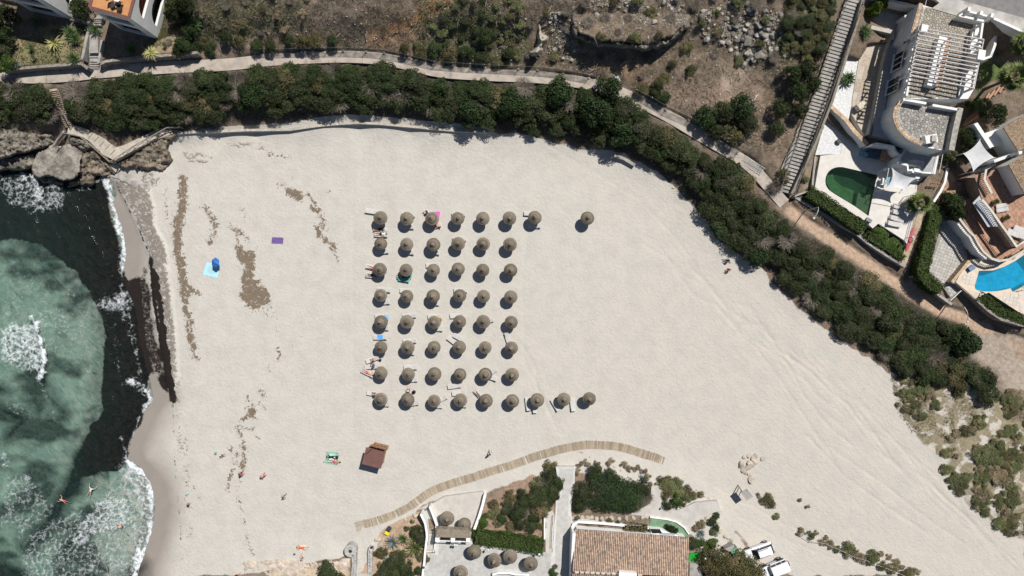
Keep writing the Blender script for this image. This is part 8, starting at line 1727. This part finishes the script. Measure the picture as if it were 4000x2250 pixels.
rfh = thing('reed_roof', 'narrow thatched reed roof between the two terraces on white pillars', 'roof', W(*R1(1200,450),1.6)); q4 = [W(*R1(x,y),z) for x,y,z in ((1020,390,3.4),(1395,405,3.4),(1400,495,3.9),(1010,480,3.9))]
MB().add([tuple(q) for q in q4]+[(q.x,q.y,q.z-.14) for q in q4],[(3,2,1,0),(4,5,6,7),(0,1,5,4),(1,2,6,5),(2,3,7,6),(3,0,4,7)]).build('thatch', THATCH,rfh)
for x in (1025,1198,1370): p = W(*R1(x,512),3.9); MB().box((p.x,p.y,2.75),(.55,.5,2.4),R(-3)).build('pillar', WHITE2,rfh)
p,q = W(*R1(1010,520),3.7),W(*R1(1400,535),3.7); MB().tube([p,q],.07,6).build('beam', WHITE2,rfh)
for k in range(24): p = q4[0].lerp(q4[1],(k+.5)/24); MB().box((p.x,p.y+.12,3.30+.0045*k),(.42,.5,.05),random.uniform(-.2,.2)).build('reed_fringe', THATCH,rfh)
for x,y,z,lab in ((1220,565,1.6, 'globe lamp on the terrace below the reed roof'),(1593,620,1.6, 'globe lamp at the lower edge of the broad hedge'),(2163,670,1.6, 'globe lamp at the right end of the broad hedge'),(893,808,1.6, 'globe lamp beside the long white wall'),(1245,568,1.6, 'second globe lamp below the reed roof')): garden_lamp(*R1(x,y),z,lab,1.7, 'terrace globe lamps')
shrub(*R1(910,725),.55,.7, 'oliv', 'potted_bush', 'dry potted bush beside the long white wall', None, 'bush', ground_z=1.6); shrub(*R1(2345,810),.5,.8, 'grey', 'potted_bush', 'brown potted bush by the paved walk', None, 'bush', ground_z=1.6); shrub(*R1(2330,880),.8,.9, 'hedge', 'potted_bush', 'green potted bush at the bottom of the paved walk', None, 'bush', ground_z=1.6)
wr_ = thing('walk_rail', 'white double rail along the left side of the paved walk', 'railing', W(*R1(2325,420),1.5))
for dx in (0,14): MB().tube([W(*R1(2345-dx,240),2.4),W(*R1(2330-dx,420),2.4),W(*R1(2325-dx,600),2.4)],.035,6).build('rail', WHITE2,wr_)
for y in (250,340,430,520,590): p = W(*R1(2330,y),2.4); MB().tube([(p.x,p.y,1.3),(p.x,p.y,2.4)],.03,5).build('post', WHITE2,wr_)
setp(slab(PX(R1,(2235,240),(2290,150),(2335,230),(2315,600),(2300,660),(2235,655)),1.62,.6).build('ramp_strip', M('cream_strip', (.50,.47,.42),.9,.12,1.5,0),None,(*W(*R1(2280,450),1)[:2],1.0)), 'cream concrete strip between garden and paved walk', 'path', kind='structure')
pw2 = wall_px(PX(R1,(1640,905),(1700,885),(1830,885),(1900,900),(2050,905)),.25,1.6,2.3).build('planter_wall', WHITE2,None,(*W(*R1(1800,890),1)[:2],1.6)); setp(pw2, 'curved white planter rim at the bottom edge of the terrace', 'wall')
# ------------------------------------------------------------------ stone steps, agave bed and round parapet left of the restaurant
ss = thing('stone_steps', 'broad pale stone steps leading down to the slat mat', 'stairs', W(*R1(185,760),.6)); PB = M('parapet_stone', (.40,.395,.375),.9,.25,3,.05,bump=.5,stain=.3)
for k in range(11): p = W(*R1(183,620+k*32),.35+.12*k); MB().box((p.x,p.y,p.z-.4),(1.55,.44,.8),R(1)).build('step', M('step_sandy', (.47,.435,.385),.9,.12,2,.06),ss)
for pts,lab in ((PX(R1,(90,680),(95,800),(85,916),(85,1000)), 'rubble-topped parapet left of the stone steps'),(PX(R1,(285,600),(272,660),(275,800),(270,920),(268,1000)), 'rubble-topped parapet right of the stone steps')):
 c_ = W(*pts[1],.4); t = thing('step_parapet', lab, 'wall', (c_.x,c_.y,.2)); wall_px(pts,.62,-.2,1.55).build('wall_body', PB,t)
 for k in range(16): f = k/16*(len(pts)-1); i = int(f); a,b2 = W(*pts[i],1.55),W(*pts[i+1],1.55); p = a.lerp(b2,f-i)+Vector((random.uniform(-.15,.15),0,0)); o = link_mesh('rubble_stone', random.choice(ROCKS),t); o.location = p-OFF[t.name]; o.scale = (.14,.12,.05)
rp_ = thing('round_parapet', 'round stone parapet end with a small planted centre', 'wall', W(*R1(52,640),.0)); p = W(*R1(52,640),1.5); MB().lathe([(.85,-1.7),(.85,0),(.75,.05),(.25,.05),(.25,-.1),(.0,-.1)],p,22).build('wall_body', PB,rp_); MB().lathe([(.24,0),(.2,.1),(0,.14)],p-Vector((0,0,.08)),9).build('planting', ML['oliv'],rp_)
for x,y,mt,n,L,w_,lab in ((525,540, 'agave', 40,1.25,.085, 'big blue agave above the stone steps'),(460,745, 'agave', 32,.8,.065, 'smaller blue agave beside the stone steps'),(645,505, 'yucca', 50,1.0,.05, 'grey dying agave right of the big blue agave')): rosette(*R1(x,y), 'agave', lab,mt,n,L,w_,int(x),.25,(.02,1.25),z=gz(*R1(x,y)))
rosette(*R1(775,600), 'palm_shrub', 'green feather palm with arching fronds in the agave bed', 'palm', 46,1.75,.07,931,.5,(.05,1.3),stem=.5,cat='palm')
for x,y,r,h,k in ((820,430,1.5,1.4, 'jun'),(860,520,1.1,1.2, 'jun'),(400,650,1.1,.9, 'oliv'),(600,720,1.6,1.4, 'jun'),(660,820,1.6,1.4, 'jun'),(520,790,1.5,1.2, 'jun'),(460,870,1.4,1.2, 'jun'),(400,900,1.3,1.1, 'jun'),(560,900,1.5,1.3, 'jun'),(690,900,1.4,1.2, 'jun2'),(640,665,.6,.6, 'fresh'),(330,670,.5,.5, 'oliv'),(750,305,.4,.4, 'dune'),(680,390,.5,.5, 'oliv'),(850,700,.9,.9, 'oliv'),(830,850,.9,.9, 'jun'),(400,800,.7,.6, 'oliv')): shrub(*R1(x,y),r,h,k, 'bed_shrub', 'dark shrub in the agave bed between the steps and the white wall', 'shrubs of the agave bed')
shrub(*T(1,3)(730,1410),2.0,1.2, 'jun', 'rock_shrub', 'dark shrub on the pink rock at the bottom edge', None); shrub(*T(1,3)(800,1449),1.6,1.1, 'jun', 'rock_shrub', 'dark shrub at the bottom edge beside the stone parapet', None)
for x,y,r in ((850,1350,.3),(1240,1075,.45),(1210,1090,.35),(1250,1130,.4),(1600,840,.45),(1620,850,.35),(1500,880,.3)): boulder(*T(1,3)(x,y),r, 'pale stone at the edge of the agave bed', 'stones of the agave bed', True,name='white_stone')
# ------------------------------------------------------------------ parked cars
PAINT = M('white_car_paint', (.74,.76,.78),.25,.04,2,0,spec=.5); TYRE = M('tyre', (.02,.02,.02),.9); CGL = M('car_glass', (.012,.014,.018),.06,.1,2,0,spec=.7); CHR = M('wheel_rim', (.45,.45,.46),.3,.1,4,metal=.9); PLAST = M('black_plastic', (.025,.025,.027),.6)
def loft(mb,secs,mi=0):
 """secs: list of (x, [(y,z)...]) cross sections"""
 n = len(secs[0][1]); vs = [(x,y,z) for x,pr in secs for y,z in pr]; fs = [(i*n+k,i*n+(k+1) % n,(i+1)*n+(k+1) % n,(i+1)*n+k) for i in range(len(secs)-1) for k in range(n)]
 fs += [tuple(range(n))[::-1],tuple((len(secs)-1)*n+k for k in range(n))]; return mb.add(vs,fs,mi)
def sec(w,z0,z1,r=.12): return [(-w+r,z0),(w-r,z0),(w,z0+r),(w,z1-r),(w-r*1.4,z1),(-w+r*1.4,z1),(-w,z1-r),(-w,z0+r)]
def car(u,v,deg,label,kind):
 z = gz(u,v); p = W(u,v,z+.8); t = thing('parked_car', label, 'car', (p.x,p.y,z),None,R(deg)); mk = lambda mb,n,m_,par=None,sm=False: (lambda o: (setattr(o, 'parent', par or t),o)[1])(mb.build(n,m_,None,smooth=sm))
 if kind == 'suv':
  bd = MB(); loft(bd,[(-2.05,sec(.62,.42,.78)),(-1.98,sec(.78,.36,.90)),(-1.5,sec(.86,.30,.98)),(-.9,sec(.88,.28,1.0)),(.6,sec(.88,.28,1.02)),(1.6,sec(.87,.30,1.02)),(1.98,sec(.80,.36,.96)),(2.06,sec(.66,.42,.84))]); body = mk(bd, 'body', PAINT,None,False)
  cb_ = MB(); loft(cb_,[(-1.0,sec(.74,.98,1.02,.02)),(-.35,sec(.66,.98,1.50,.10)),(.3,sec(.66,.98,1.56,.12)),(1.2,sec(.65,.98,1.55,.12)),(1.72,sec(.64,.98,1.42,.10)),(1.95,sec(.66,.98,1.03,.02))]); cab = mk(cb_, 'cabin', CGL)
  rf_ = MB(); loft(rf_,[(-.30,sec(.58,1.50,1.545,.02)),(.3,sec(.60,1.54,1.60,.02)),(1.2,sec(.59,1.54,1.59,.02)),(1.6,sec(.57,1.46,1.50,.02))]); mk(rf_, 'roof', PAINT)
  for s in (-1,1):
   mk(MB().box((.35,s*.5,1.625),(1.6,.05,.05)), 'roof_rail', PLAST); mk(MB().box((-.75,s*.98,1.02),(.16,.16,.12)), 'mirror', PAINT)
   mk(MB().box((.05,s*.69,1.2),(.06,.05,.45)), 'pillar', PAINT); mk(MB().box((-1.9,s*.6,.78),(.22,.30,.13)), 'headlight', CHR); mk(MB().box((2.0,s*.6,.85),(.1,.26,.16)), 'tail_light', M('tail_red', (.4,.02,.02),.3))
   for x in (-1.28,1.28):
    wh = mk(MB().tube([(x,s*.70,.33),(x,s*.93,.33)],.33,18), 'wheel', TYRE); mk(MB().tube([(x,s*.90,.33),(x,s*.945,.33)],.2,12), 'rim', CHR,wh)
  for s in (-1,1): mk(MB().box((-.72,s*.3,1.12),(.5,.02,.02),mat=Matrix.Rotation(-.6,3, 'Y')), 'wiper', PLAST)
 else:
  bd = MB(); loft(bd,[(-1.9,sec(.72,.5,1.0,.06)),(-1.8,sec(.76,.45,1.08,.06)),(-.75,sec(.78,.42,1.12,.06)),(1.75,sec(.78,.42,1.15,.06)),(1.85,sec(.76,.45,1.12,.06))]); mk(bd, 'body', PAINT)
  cb_ = MB(); loft(cb_,[(-.85,sec(.72,1.10,1.16,.02)),(-.6,sec(.70,1.10,1.74,.06)),(1.74,sec(.70,1.10,1.76,.06)),(1.82,sec(.70,1.10,1.2,.02))]); mk(cb_, 'cabin', CGL); mk(MB().box((.6,0,1.79),(2.5,1.42,.08),taper=.96), 'roof', PAINT)
  for s in (-1,1):
   for x in (-.55,.25,1.05,1.7): mk(MB().box((x,s*.705,1.45),(.09,.05,.62)), 'pillar', PAINT)
   mk(MB().box((-.5,s*.9,1.25),(.14,.2,.2)), 'mirror', PLAST); mk(MB().box((-1.25,s*.82,.95),(.95,.26,.07)), 'wheel_arch', PLAST); mk(MB().box((1.15,s*.82,.95),(.95,.26,.07)), 'wheel_arch', PLAST); mk(MB().lathe([(.1,0),(.09,.03),(0,.03)],(-1.93,s*.5,.85),10), 'headlight', CHR)
   for x in (-1.25,1.15): wh = mk(MB().tube([(x,s*.62,.36),(x,s*.86,.36)],.36,18), 'wheel', TYRE); mk(MB().tube([(x,s*.84,.36),(x,s*.875,.36)],.2,12), 'rim', CHR,wh)
  mk(MB().tube([(1.88,0,.95),(2.08,0,.95)],.36,18), 'spare_wheel', TYRE); mk(MB().box((-2.0,0,.55),(.14,1.5,.18)), 'bumper', PLAST)
car(*R2(2335,1165),20, 'white family car with roof rails parked on the sand track', 'suv'); car(*R2(2500,1345),22, 'boxy white off-road car with a spare wheel on its back', 'jeep')
# rope fence and tufts bottom right
f33 = T(3,3); rp2 = [G(*f33(x,y)) for x,y in ((300,1020),(420,1090),(560,1110),(740,1190),(860,1250),(960,1275),(1100,1330),(1240,1385),(1390,1449),(1600,1540))]
rf2 = thing('rope_fence', 'low rope fence strung between short posts at the lower right', 'fence', rp2[4])
pts = []
for a,b2 in zip(rp2[:-1],rp2[1:]):
 for k in range(5): f = k/5; p = a.lerp(b2,f); pts.append(p+Vector((0,0,.62-.5*f*(1-f))))
MB().tube(pts,.03,5).build('rope', M('rope', (.55,.50,.43),.9),rf2)
for p in rp2: MB().tube([p-Vector((0,0,.3)),p+Vector((0,0,.7))],.05,6).build('post', WOODG,rf2)
for x,y,r,h,k in ((330,1010,.8,.6, 'tan'),(420,1040,.8,.6, 'dune'),(485,1020,.5,.4, 'tan'),(570,1110,.9,.6, 'tan'),(640,1140,.9,.6, 'tan'),(690,1175,.7,.5, 'dune'),(820,1170,1.1,.8, 'dune'),(800,1220,1.0,.7, 'tan'),(900,1250,1.0,.6, 'tan'),(950,1290,.8,.5, 'tan'),(1060,1260,1.1,.8, 'dune'),(1120,1240,.8,.6, 'tan'),(1040,1300,.9,.7, 'dune'),(1150,1350,.9,.6, 'oliv'),(1250,1380,1.0,.6, 'oliv'),(1330,1350,.8,.4, 'tan'),(1290,1300,.7,.35, 'tan'),(1420,1420,1.0,.5, 'oliv'),(1500,1400,.8,.4, 'tan'),(1380,1449,1.0,.6, 'oliv'),(590,1060,.35,.3, 'dune'),(880,1200,.6,.3, 'tan'),(1220,1260,.6,.3, 'tan')): shrub(*f33(x,y),r,h,k, 'dune_shrub', 'dry tuft growing along the low rope fence', 'tufts along the rope fence')
for x,y,r,h,k in ((10,660,.8,.6, 'oliv'),(20,720,.9,.6, 'oliv'),(60,740,.6,.4, 'tan'),(80,850,.6,.4, 'dune'),(-40,700,.8,.5, 'oliv'),(-90,640,.5,.4, 'tan'),(320,685,.4,.3, 'oliv'),(400,750,.5,.3, 'tan')): shrub(*f33(x,y),r,h,k, 'dune_shrub', 'dry tuft on the sand right of the information board', 'tufts by the information board')
for x,y,r in ((1220,1385,.35),(1115,1212,.2),(2440,350,.2),(1310,965,.0)):
 if r: boulder(*f33(x,y),r, 'white stone by the low rope fence', 'white stones by the rope fence', True,name='white_stone')
boulder(*T(3,2)(1300,960),.5, 'white block at the corner of the shrub belt and dunes', None,True)
# ------------------------------------------------------------------ people
HAIR = {'dark': (.025,.018,.012), 'brown': (.08,.045,.025), 'grey': (.25,.23,.21), 'blond': (.33,.22,.10), 'cap': (.75,.75,.73)}
def person(u,v,deg,pose,skin,top,bottom,hair,label,z=None,sc=1.0):
 PEOPLE.append(dict(u=u,v=v,deg=deg,pose=pose,skin=skin,top=top,bottom=bottom,hair=hair,label=label,z=z,sc=sc))
PEOPLE = []
TAN = (.42,.24,.155); FAIR = (.55,.36,.26); PINK = (.50,.32,.25); BRN = (.24,.125,.08)
# joints in metres; standing reference, x forward, y left, z up
def skeleton(pose):
 J = {}
 if pose == 'lie' or pose == 'prone' or pose == 'lie_bent':
  # on the back (or front), head toward +x, along x axis, body centre at origin
  J = dict(pelvis=(0,0,.12),spine=(.22,0,.13),chest=(.42,0,.14),neck=(.60,0,.13),head=(.74,0,.14),hl=(-.02,.10,.12),hr=(-.02,-.10,.12),kl=(-.44,.13,.12),kr=(-.44,-.13,.12),al=(-.85,.15,.08),ar=(-.85,-.14,.08),tl=(-.93,.18,.16),tr=(-.93,-.17,.16),sl=(.52,.18,.14),sr=(.52,-.18,.14),el=(.30,.33,.09),er=(.30,-.33,.09),wl=(.08,.28,.08),wr=(.08,-.28,.08))
  if pose == 'lie_bent': J.update(el=(.62,.42,.08),wl=(.80,.22,.08),er=(.62,-.42,.08),wr=(.80,-.22,.08),kl=(-.36,.16,.34),al=(-.62,.14,.06),tl=(-.74,.16,.05))
  if pose == 'prone': J.update(el=(.66,.36,.06),wl=(.78,.14,.06),er=(.62,-.38,.06),wr=(.80,-.22,.06),tl=(-.98,.16,.05),tr=(-.98,-.15,.05))
 elif pose == 'sit':
  J = dict(pelvis=(0,0,.12),spine=(-.05,0,.32),chest=(-.04,0,.52),neck=(0,0,.68),head=(.05,0,.83),hl=(.02,.10,.12),hr=(.02,-.10,.12),kl=(.36,.16,.40),kr=(.38,-.14,.36),al=(.58,.14,.06),ar=(.64,-.16,.06),tl=(.72,.15,.05),tr=(.78,-.17,.05),sl=(-.03,.18,.60),sr=(-.03,-.18,.60),el=(.10,.28,.40),er=(.08,-.28,.40),wl=(.30,.20,.38),wr=(.28,-.18,.36))
 elif pose == 'walk':
  J = dict(pelvis=(0,0,.92),spine=(.01,0,1.10),chest=(.03,0,1.30),neck=(.05,0,1.47),head=(.08,0,1.60),hl=(0,.10,.90),hr=(0,-.10,.90),kl=(.22,.10,.52),kr=(-.06,-.10,.50),al=(.34,.10,.10),ar=(-.34,-.10,.16),tl=(.46,.11,.05),tr=(-.24,-.11,.05),sl=(.03,.19,1.40),sr=(.03,-.19,1.40),el=(-.12,.27,1.14),er=(.16,-.27,1.14),wl=(-.10,.28,.90),wr=(.36,-.24,1.00))
 elif pose == 'bend':
  J = dict(pelvis=(0,0,.82),spine=(.16,0,.92),chest=(.34,0,.90),neck=(.48,0,.84),head=(.60,0,.78),hl=(0,.11,.80),hr=(0,-.11,.80),kl=(.10,.15,.45),kr=(.02,-.16,.45),al=(-.02,.18,.08),ar=(-.05,-.20,.08),tl=(.14,.19,.04),tr=(.11,-.21,.04),sl=(.40,.19,.86),sr=(.40,-.19,.86),el=(.44,.28,.60),er=(.50,-.26,.60),wl=(.52,.20,.36),wr=(.58,-.18,.38))
 elif pose == 'swim':
  J = dict(pelvis=(0,0,.10),spine=(.2,0,.16),chest=(.4,0,.20),neck=(.56,0,.24),head=(.68,0,.28),hl=(-.02,.1,.08),hr=(-.02,-.1,.08),kl=(-.40,.2,.02),kr=(-.42,-.12,.0),al=(-.75,.26,-.05),ar=(-.8,-.14,-.06),tl=(-.9,.3,-.06),tr=(-.94,-.16,-.06),sl=(.48,.19,.2),sr=(.48,-.19,.2),el=(.62,.44,.12),er=(.60,-.44,.1),wl=(.85,.52,.08),wr=(.84,-.5,.06))
 return J
BONES = [('pelvis', 'spine'),('spine', 'chest'),('chest', 'neck'),('neck', 'head'),('pelvis', 'hl'),('pelvis', 'hr'),('hl', 'kl'),('kl', 'al'),('al', 'tl'),('hr', 'kr'),('kr', 'ar'),('ar', 'tr'),('chest', 'sl'),('sl', 'el'),('el', 'wl'),('chest', 'sr'),('sr', 'er'),('er', 'wr')]
RADS = dict(pelvis=.135,spine=.125,chest=.14,neck=.06,head=.095,hl=.095,hr=.095,kl=.06,kr=.06,al=.042,ar=.042,tl=.032,tr=.032,sl=.065,sr=.065,el=.042,er=.042,wl=.03,wr=.03)
def body_mesh(pose):
 J = skeleton(pose); names = list(RADS); idx = {n: i for i,n in enumerate(names)}
 co = [Vector(J[n]) for n in names]; ed = [(idx[a],idx[b2]) for a,b2 in BONES]; rad = [RADS[n] for n in names]
 for s in ('l', 'r'):          # hands: palm with five short finger chains
  w = Vector(J['w'+s]); f = (w-Vector(J['e'+s])).normalized(); up = Vector((0,0,1)) if abs(f.z) < .8 else Vector((1,0,0)); sdv = f.cross(up).normalized(); palm = w+f*.075
  co.append(palm); rad.append(.032); pi = len(co)-1; ed.append((idx['w'+s],pi))
  for k in range(5):
   o = (k-2)*.019; ln = (.055,.072,.08,.074,.058)[k]; dirv = (f+sdv*(.25*(k-2) if k else -.9)).normalized(); b0 = palm+sdv*o+f*.015; tip = b0+dirv*ln-up*.012
   co.append(tip); rad.append(.0095); ed.append((pi,len(co)-1))
 h = Vector(J['head']); nk = Vector(J['neck']); crown = h+(h-nk).normalized()*.085; co.append(crown); rad.append(.07); ed.append((idx['head'],len(co)-1))
 me = bpy.data.meshes.new('body_src'); me.from_pydata([tuple(c) for c in co],ed,[]); o = bpy.data.objects.new('body_src', me); COL.objects.link(o)
 sk = o.modifiers.new('skin', 'SKIN');
 if not me.skin_vertices: me.skin_vertices.new() if hasattr(me.skin_vertices, 'new') else None
 if not me.skin_vertices:
  bm = bmesh.new(); bm.from_mesh(me); bm.verts.layers.skin.verify(); bm.to_mesh(me); bm.free()
 for i,sv0 in enumerate(me.skin_vertices[0].data): sv0.radius = (rad[i],rad[i]*(.78 if i in (idx['pelvis'],idx['spine'],idx['chest']) else 1)); sv0.use_root = (i == 0)
 sb = o.modifiers.new('sub', 'SUBSURF'); sb.levels = 1; sb.render_levels = 1
 return o,J
def pt(*a): person(*a)
f03,f13,f21 = T(0,3),T(1,3),T(2,1)
BLK = (.012,.012,.014); WHT = (.72,.72,.72); RED = (.65,.09,.06)
person(*U1(320,485),0, 'lie', TAN,WHT,BLK, 'dark', 'person in white shirt and black shorts lying on a lounger under the top row', .36)
person(*U1(300,420),0, 'lie', TAN,BLK,BLK, 'cap', 'person in dark clothes and white cap lying in the shade of the top left parasol', .36)
person(*U1(975,178),200, 'sit', BRN,(.06,.06,.10),BLK, 'dark', 'person in dark shirt sitting behind the third parasol of the top row', .02)
person(*U1(1085,350),-25, 'lie', PINK,PINK,BLK, 'brown', 'person lying beside the pink towel under the third parasol of the top row', .34)
person(*U1(215,968),-14, 'lie', PINK,PINK,RED, 'brown', 'person with reddened legs poking out left of the third row', .36)
person(*U1(190,1068),-5, 'lie_bent', TAN,(.08,.1,.2),BLK, 'dark', 'person with bent knees in the shade below the first parasol of the third row', .36)
person(*U1(640,1088),-4, 'lie', TAN,(.06,.25,.22),BLK, 'dark', 'person lying on the teal towels in the third row', .42)
person(*U2(205,670),200, 'sit', FAIR,FAIR,BLK, 'blond', 'fair haired person sitting on a lounger left of the sixth row', .34)
person(*U2(205,750),150, 'sit', PINK,(.10,.22,.40),(.10,.22,.40), 'brown', 'person in blue sitting on a lounger above the seventh row', .34)
person(*U2(118,842),-28, 'prone', PINK,PINK,(.85,.10,.05), 'brown', 'sunbather in bright red swimwear lying face down on a lounger', .36)
person(*U2(225,1115),170, 'sit', PINK,PINK,BLK, 'grey', 'person sitting on the lounger above the first parasol of the bottom row', .34)
person(*U2(645,1072),80, 'sit', FAIR,FAIR,BLK, 'cap', 'bare backed person with a white cap above the second parasol of the bottom row', .02)
person(*U2(1545,1130),-48, 'lie_bent', PINK,(.15,.14,.13),(.2,.19,.18), 'brown', 'person reclining with raised arms beside the fifth parasol of the bottom row', .36)
person(*U2(710,1252),10, 'sit', FAIR,(.7,.25,.42),(.7,.25,.42), 'blond', 'small child in pink at the second parasol of the bottom row', .02,.6)
person(*f13(770,252),180, 'lie_bent', BRN,BLK,BLK, 'dark', 'sunbather in black on the green blanket, upper one', .06); person(*f13(788,300),-5, 'lie', TAN,TAN,(.6,.08,.2), 'dark', 'sunbather in pink hat on the green blanket, lower one', .06)
person(*f13(85,430),215, 'bend', PINK,PINK,RED, 'brown', 'tanned person in red bending forward on the sand left of the green blanket', .02)
person(*f13(285,645),205, 'walk', (.2,.13,.1),(.25,.26,.28),(.1,.1,.12), 'dark', 'small dark figure in grey walking alone below the green blanket', .02,.8)
person(*f13(2355,215),95, 'walk', TAN,WHT,BLK, 'dark', 'person in white top and black trousers walking right of the kiosk', .02)
person(*f13(470,1168),175, 'lie_bent', PINK,RED,RED, 'brown', 'sunbather in red on the yellow towel near the bottom', .05)
person(*f13(478,1265),120, 'sit', FAIR,(.42,.46,.48),BLK, 'grey', 'person in grey shirt sitting near the pink rocks at the bottom', .02)
person(*f03(2432,412),55, 'walk', TAN,RED,BLK, 'dark', 'person in red top and black shorts standing on the dark weed strip', .02)
person(*f03(2225,240),10, 'sit', BRN,WHT,BLK, 'dark', 'child in black and white sitting beside the teal bucket', .02,.75)
person(*f03(1892,740),60, 'sit', BRN,BLK,BLK, 'dark', 'small child digging a hole in the damp sand', -.05,.6)
person(*f03(905,600),65, 'swim', PINK,(.7,.72,.72),PINK, 'brown', 'swimmer in white shirt floating in the shallows', SEA); person(*f03(640,697),150, 'swim', PINK,PINK,RED, 'dark', 'swimmer with reddened back farther out in the sea', SEA-.05,.9); person(*f03(1190,948),0, 'bend', FAIR,FAIR,BLK, 'dark', 'bather bending in the foam near the shore', SEA-.5)
person(*f03(2385,1440),20, 'sit', TAN,BLK,BLK, 'dark', 'person in black sitting at the very bottom edge left of the rocks', .02)
person(*f21(2165,1172),180, 'sit', BRN,(.08,.15,.2),BLK, 'dark', 'person sitting on a blue mat in the shade of the leaning pine', .1); person(*f21(2172,1260),230, 'sit', PINK,PINK,(.7,.1,.08), 'brown', 'sunlit person in red shorts sitting below the leaning pine', .1)
SRC = {p_: body_mesh(p_) for p_ in ('lie', 'prone', 'lie_bent', 'sit', 'walk', 'bend', 'swim')}
dg = bpy.context.evaluated_depsgraph_get(); dg.update(); BODY = {}
for k_,(o,J) in SRC.items():
 ev = o.evaluated_get(dg); BODY[k_] = (bpy.data.meshes.new_from_object(ev,depsgraph=dg),J)
for k_,(o,J) in SRC.items():
 m0_ = o.data; bpy.data.objects.remove(o); bpy.data.meshes.remove(m0_)
SETS = dict(top=[('spine', 'chest'),('chest', 'sl'),('chest', 'sr'),('chest', 'neck')],bottom=[('pelvis', 'hl'),('pelvis', 'hr'),('pelvis', 'spine')])
def zone(c,J):
 """which garment a face belongs to, by its nearest bone"""
 best = None
 for a,b2 in BONES:
  p,q = Vector(J[a]),Vector(J[b2]); d = q-p; t = max(0,min(1,(c-p).dot(d)/d.length_squared)); s = (c-p-d*t).length-RADS[a]*.5
  if best is None or s < best[0]: best = (s,a,b2,t)
 _,a,b2,t = best
 if (a,b2) in (('neck', 'head'),): return 3 if False else 0
 if (a,b2) in (('hl', 'kl'),('hr', 'kr')) and t < .4: return 2
 if (a,b2) in SETS['bottom']: return 2 if not (b2 == 'spine' and t > .6) else 1
 if (a,b2) in (('spine', 'chest'),('chest', 'sl'),('chest', 'sr')): return 1
 if (a,b2) in (('sl', 'el'),('sr', 'er')) and t < .45: return 1
 if (a,b2) == ('chest', 'neck') and t < .5: return 1
 return 0
ZONES = {}
for k_,(me,J) in BODY.items(): ZONES[k_] = np.array([zone(p_.center,J) for p_ in me.polygons],dtype=np.int32)
EYE = M('eye_dark', (.02,.015,.01),.3)
for i,q in enumerate(PEOPLE):
 me0,J = BODY[q['pose']]; me = me0.copy(); me.materials.clear()
 for nm in ('skin', 'top', 'bottom'): me.materials.append(M('person_%s_%d_%d_%d' % ((nm,)+tuple(int(c*100) for c in q[nm])),q[nm],.7,.08,6,0))
 me.polygons.foreach_set('material_index', ZONES[q['pose']]); me.polygons.foreach_set('use_smooth', np.ones(len(me.polygons),bool))
 z = q['z'] if q['z'] is not None else 0.02; ref = .6 if q['pose'] in ('walk', 'bend') else .15; p = W(q['u'],q['v'],z+ref)
 if q['pose'] not in ('swim',) and z in (.02,.1): z = gz(q['u'],q['v'])+.01
 t = thing('person', q['label'], 'person', (p.x,p.y,z), 'people on the beach', R(q['deg'])); t.scale = (q['sc'],)*3
 link_mesh('body', me,t)
 h = Vector(J['head']); up = (h-Vector(J['neck'])).normalized(); face = Vector((1,0,0)) if abs(up.z) > .5 else (Vector((0,0,1)) if q['pose'] != 'prone' else Vector((0,0,-1))); face = (face-up*face.dot(up)).normalized(); sd = up.cross(face)
 hm = M('hair_'+q['hair'],HAIR[q['hair']],.8,.2,8,0); mb = MB(); n = 14; rows_ = []
 for j in range(8):
  th = math.pi*.62*j/7; rr = .118*math.sin(th)+.002; rows_.append([h+up*(.035+.118*math.cos(th))+(sd*math.cos(2*math.pi*k/n)+(-face)*math.sin(2*math.pi*k/n))*rr-face*.018 for k in range(n+1)])
 mb.sheet(rows_); ob = mb.build('hair', hm,None,smooth=True); ob.parent = t
 nb2 = MB(); nb2.add([h+face*.092+up*.02,h+face*.09-up*.03+sd*.016,h+face*.122-up*.025,h+face*.09-up*.03-sd*.016],[(0,1,2),(0,2,3),(1,3,2)]); x_ = nb2.build('nose', MATS['person_skin_%d_%d_%d' % tuple(int(c*100) for c in q['skin'])],None); x_.parent = t
 for s in (-1,1):
  e_ = MB().box(h+face*.094+sd*(s*.035)+up*.018,(.016,.016,.012)).build('eye', EYE,None); e_.parent = t
  a_ = MB().lathe([(.004,-.028),(.018,-.015),(.02,.01),(.004,.03)],h+sd*(s*.1)-face*.01,6).build('ear', x_.data.materials[0],None); a_.parent = t
 m_ = MB().box(h+face*.093-up*.055,(.02,.034,.008)).build('mouth', M('lips', (.35,.12,.10),.6),None); m_.parent = t
towel(PX(f21,(2185,1140),(2240,1145),(2235,1195),(2180,1200)),(.1,.2,.3), 'beach_mat', 'blue beach mat in the shade of the leaning pine', z=beach_z(2850)+.08,pat=M('mat_blue', (.07,.15,.22),.9,.2,5,0))
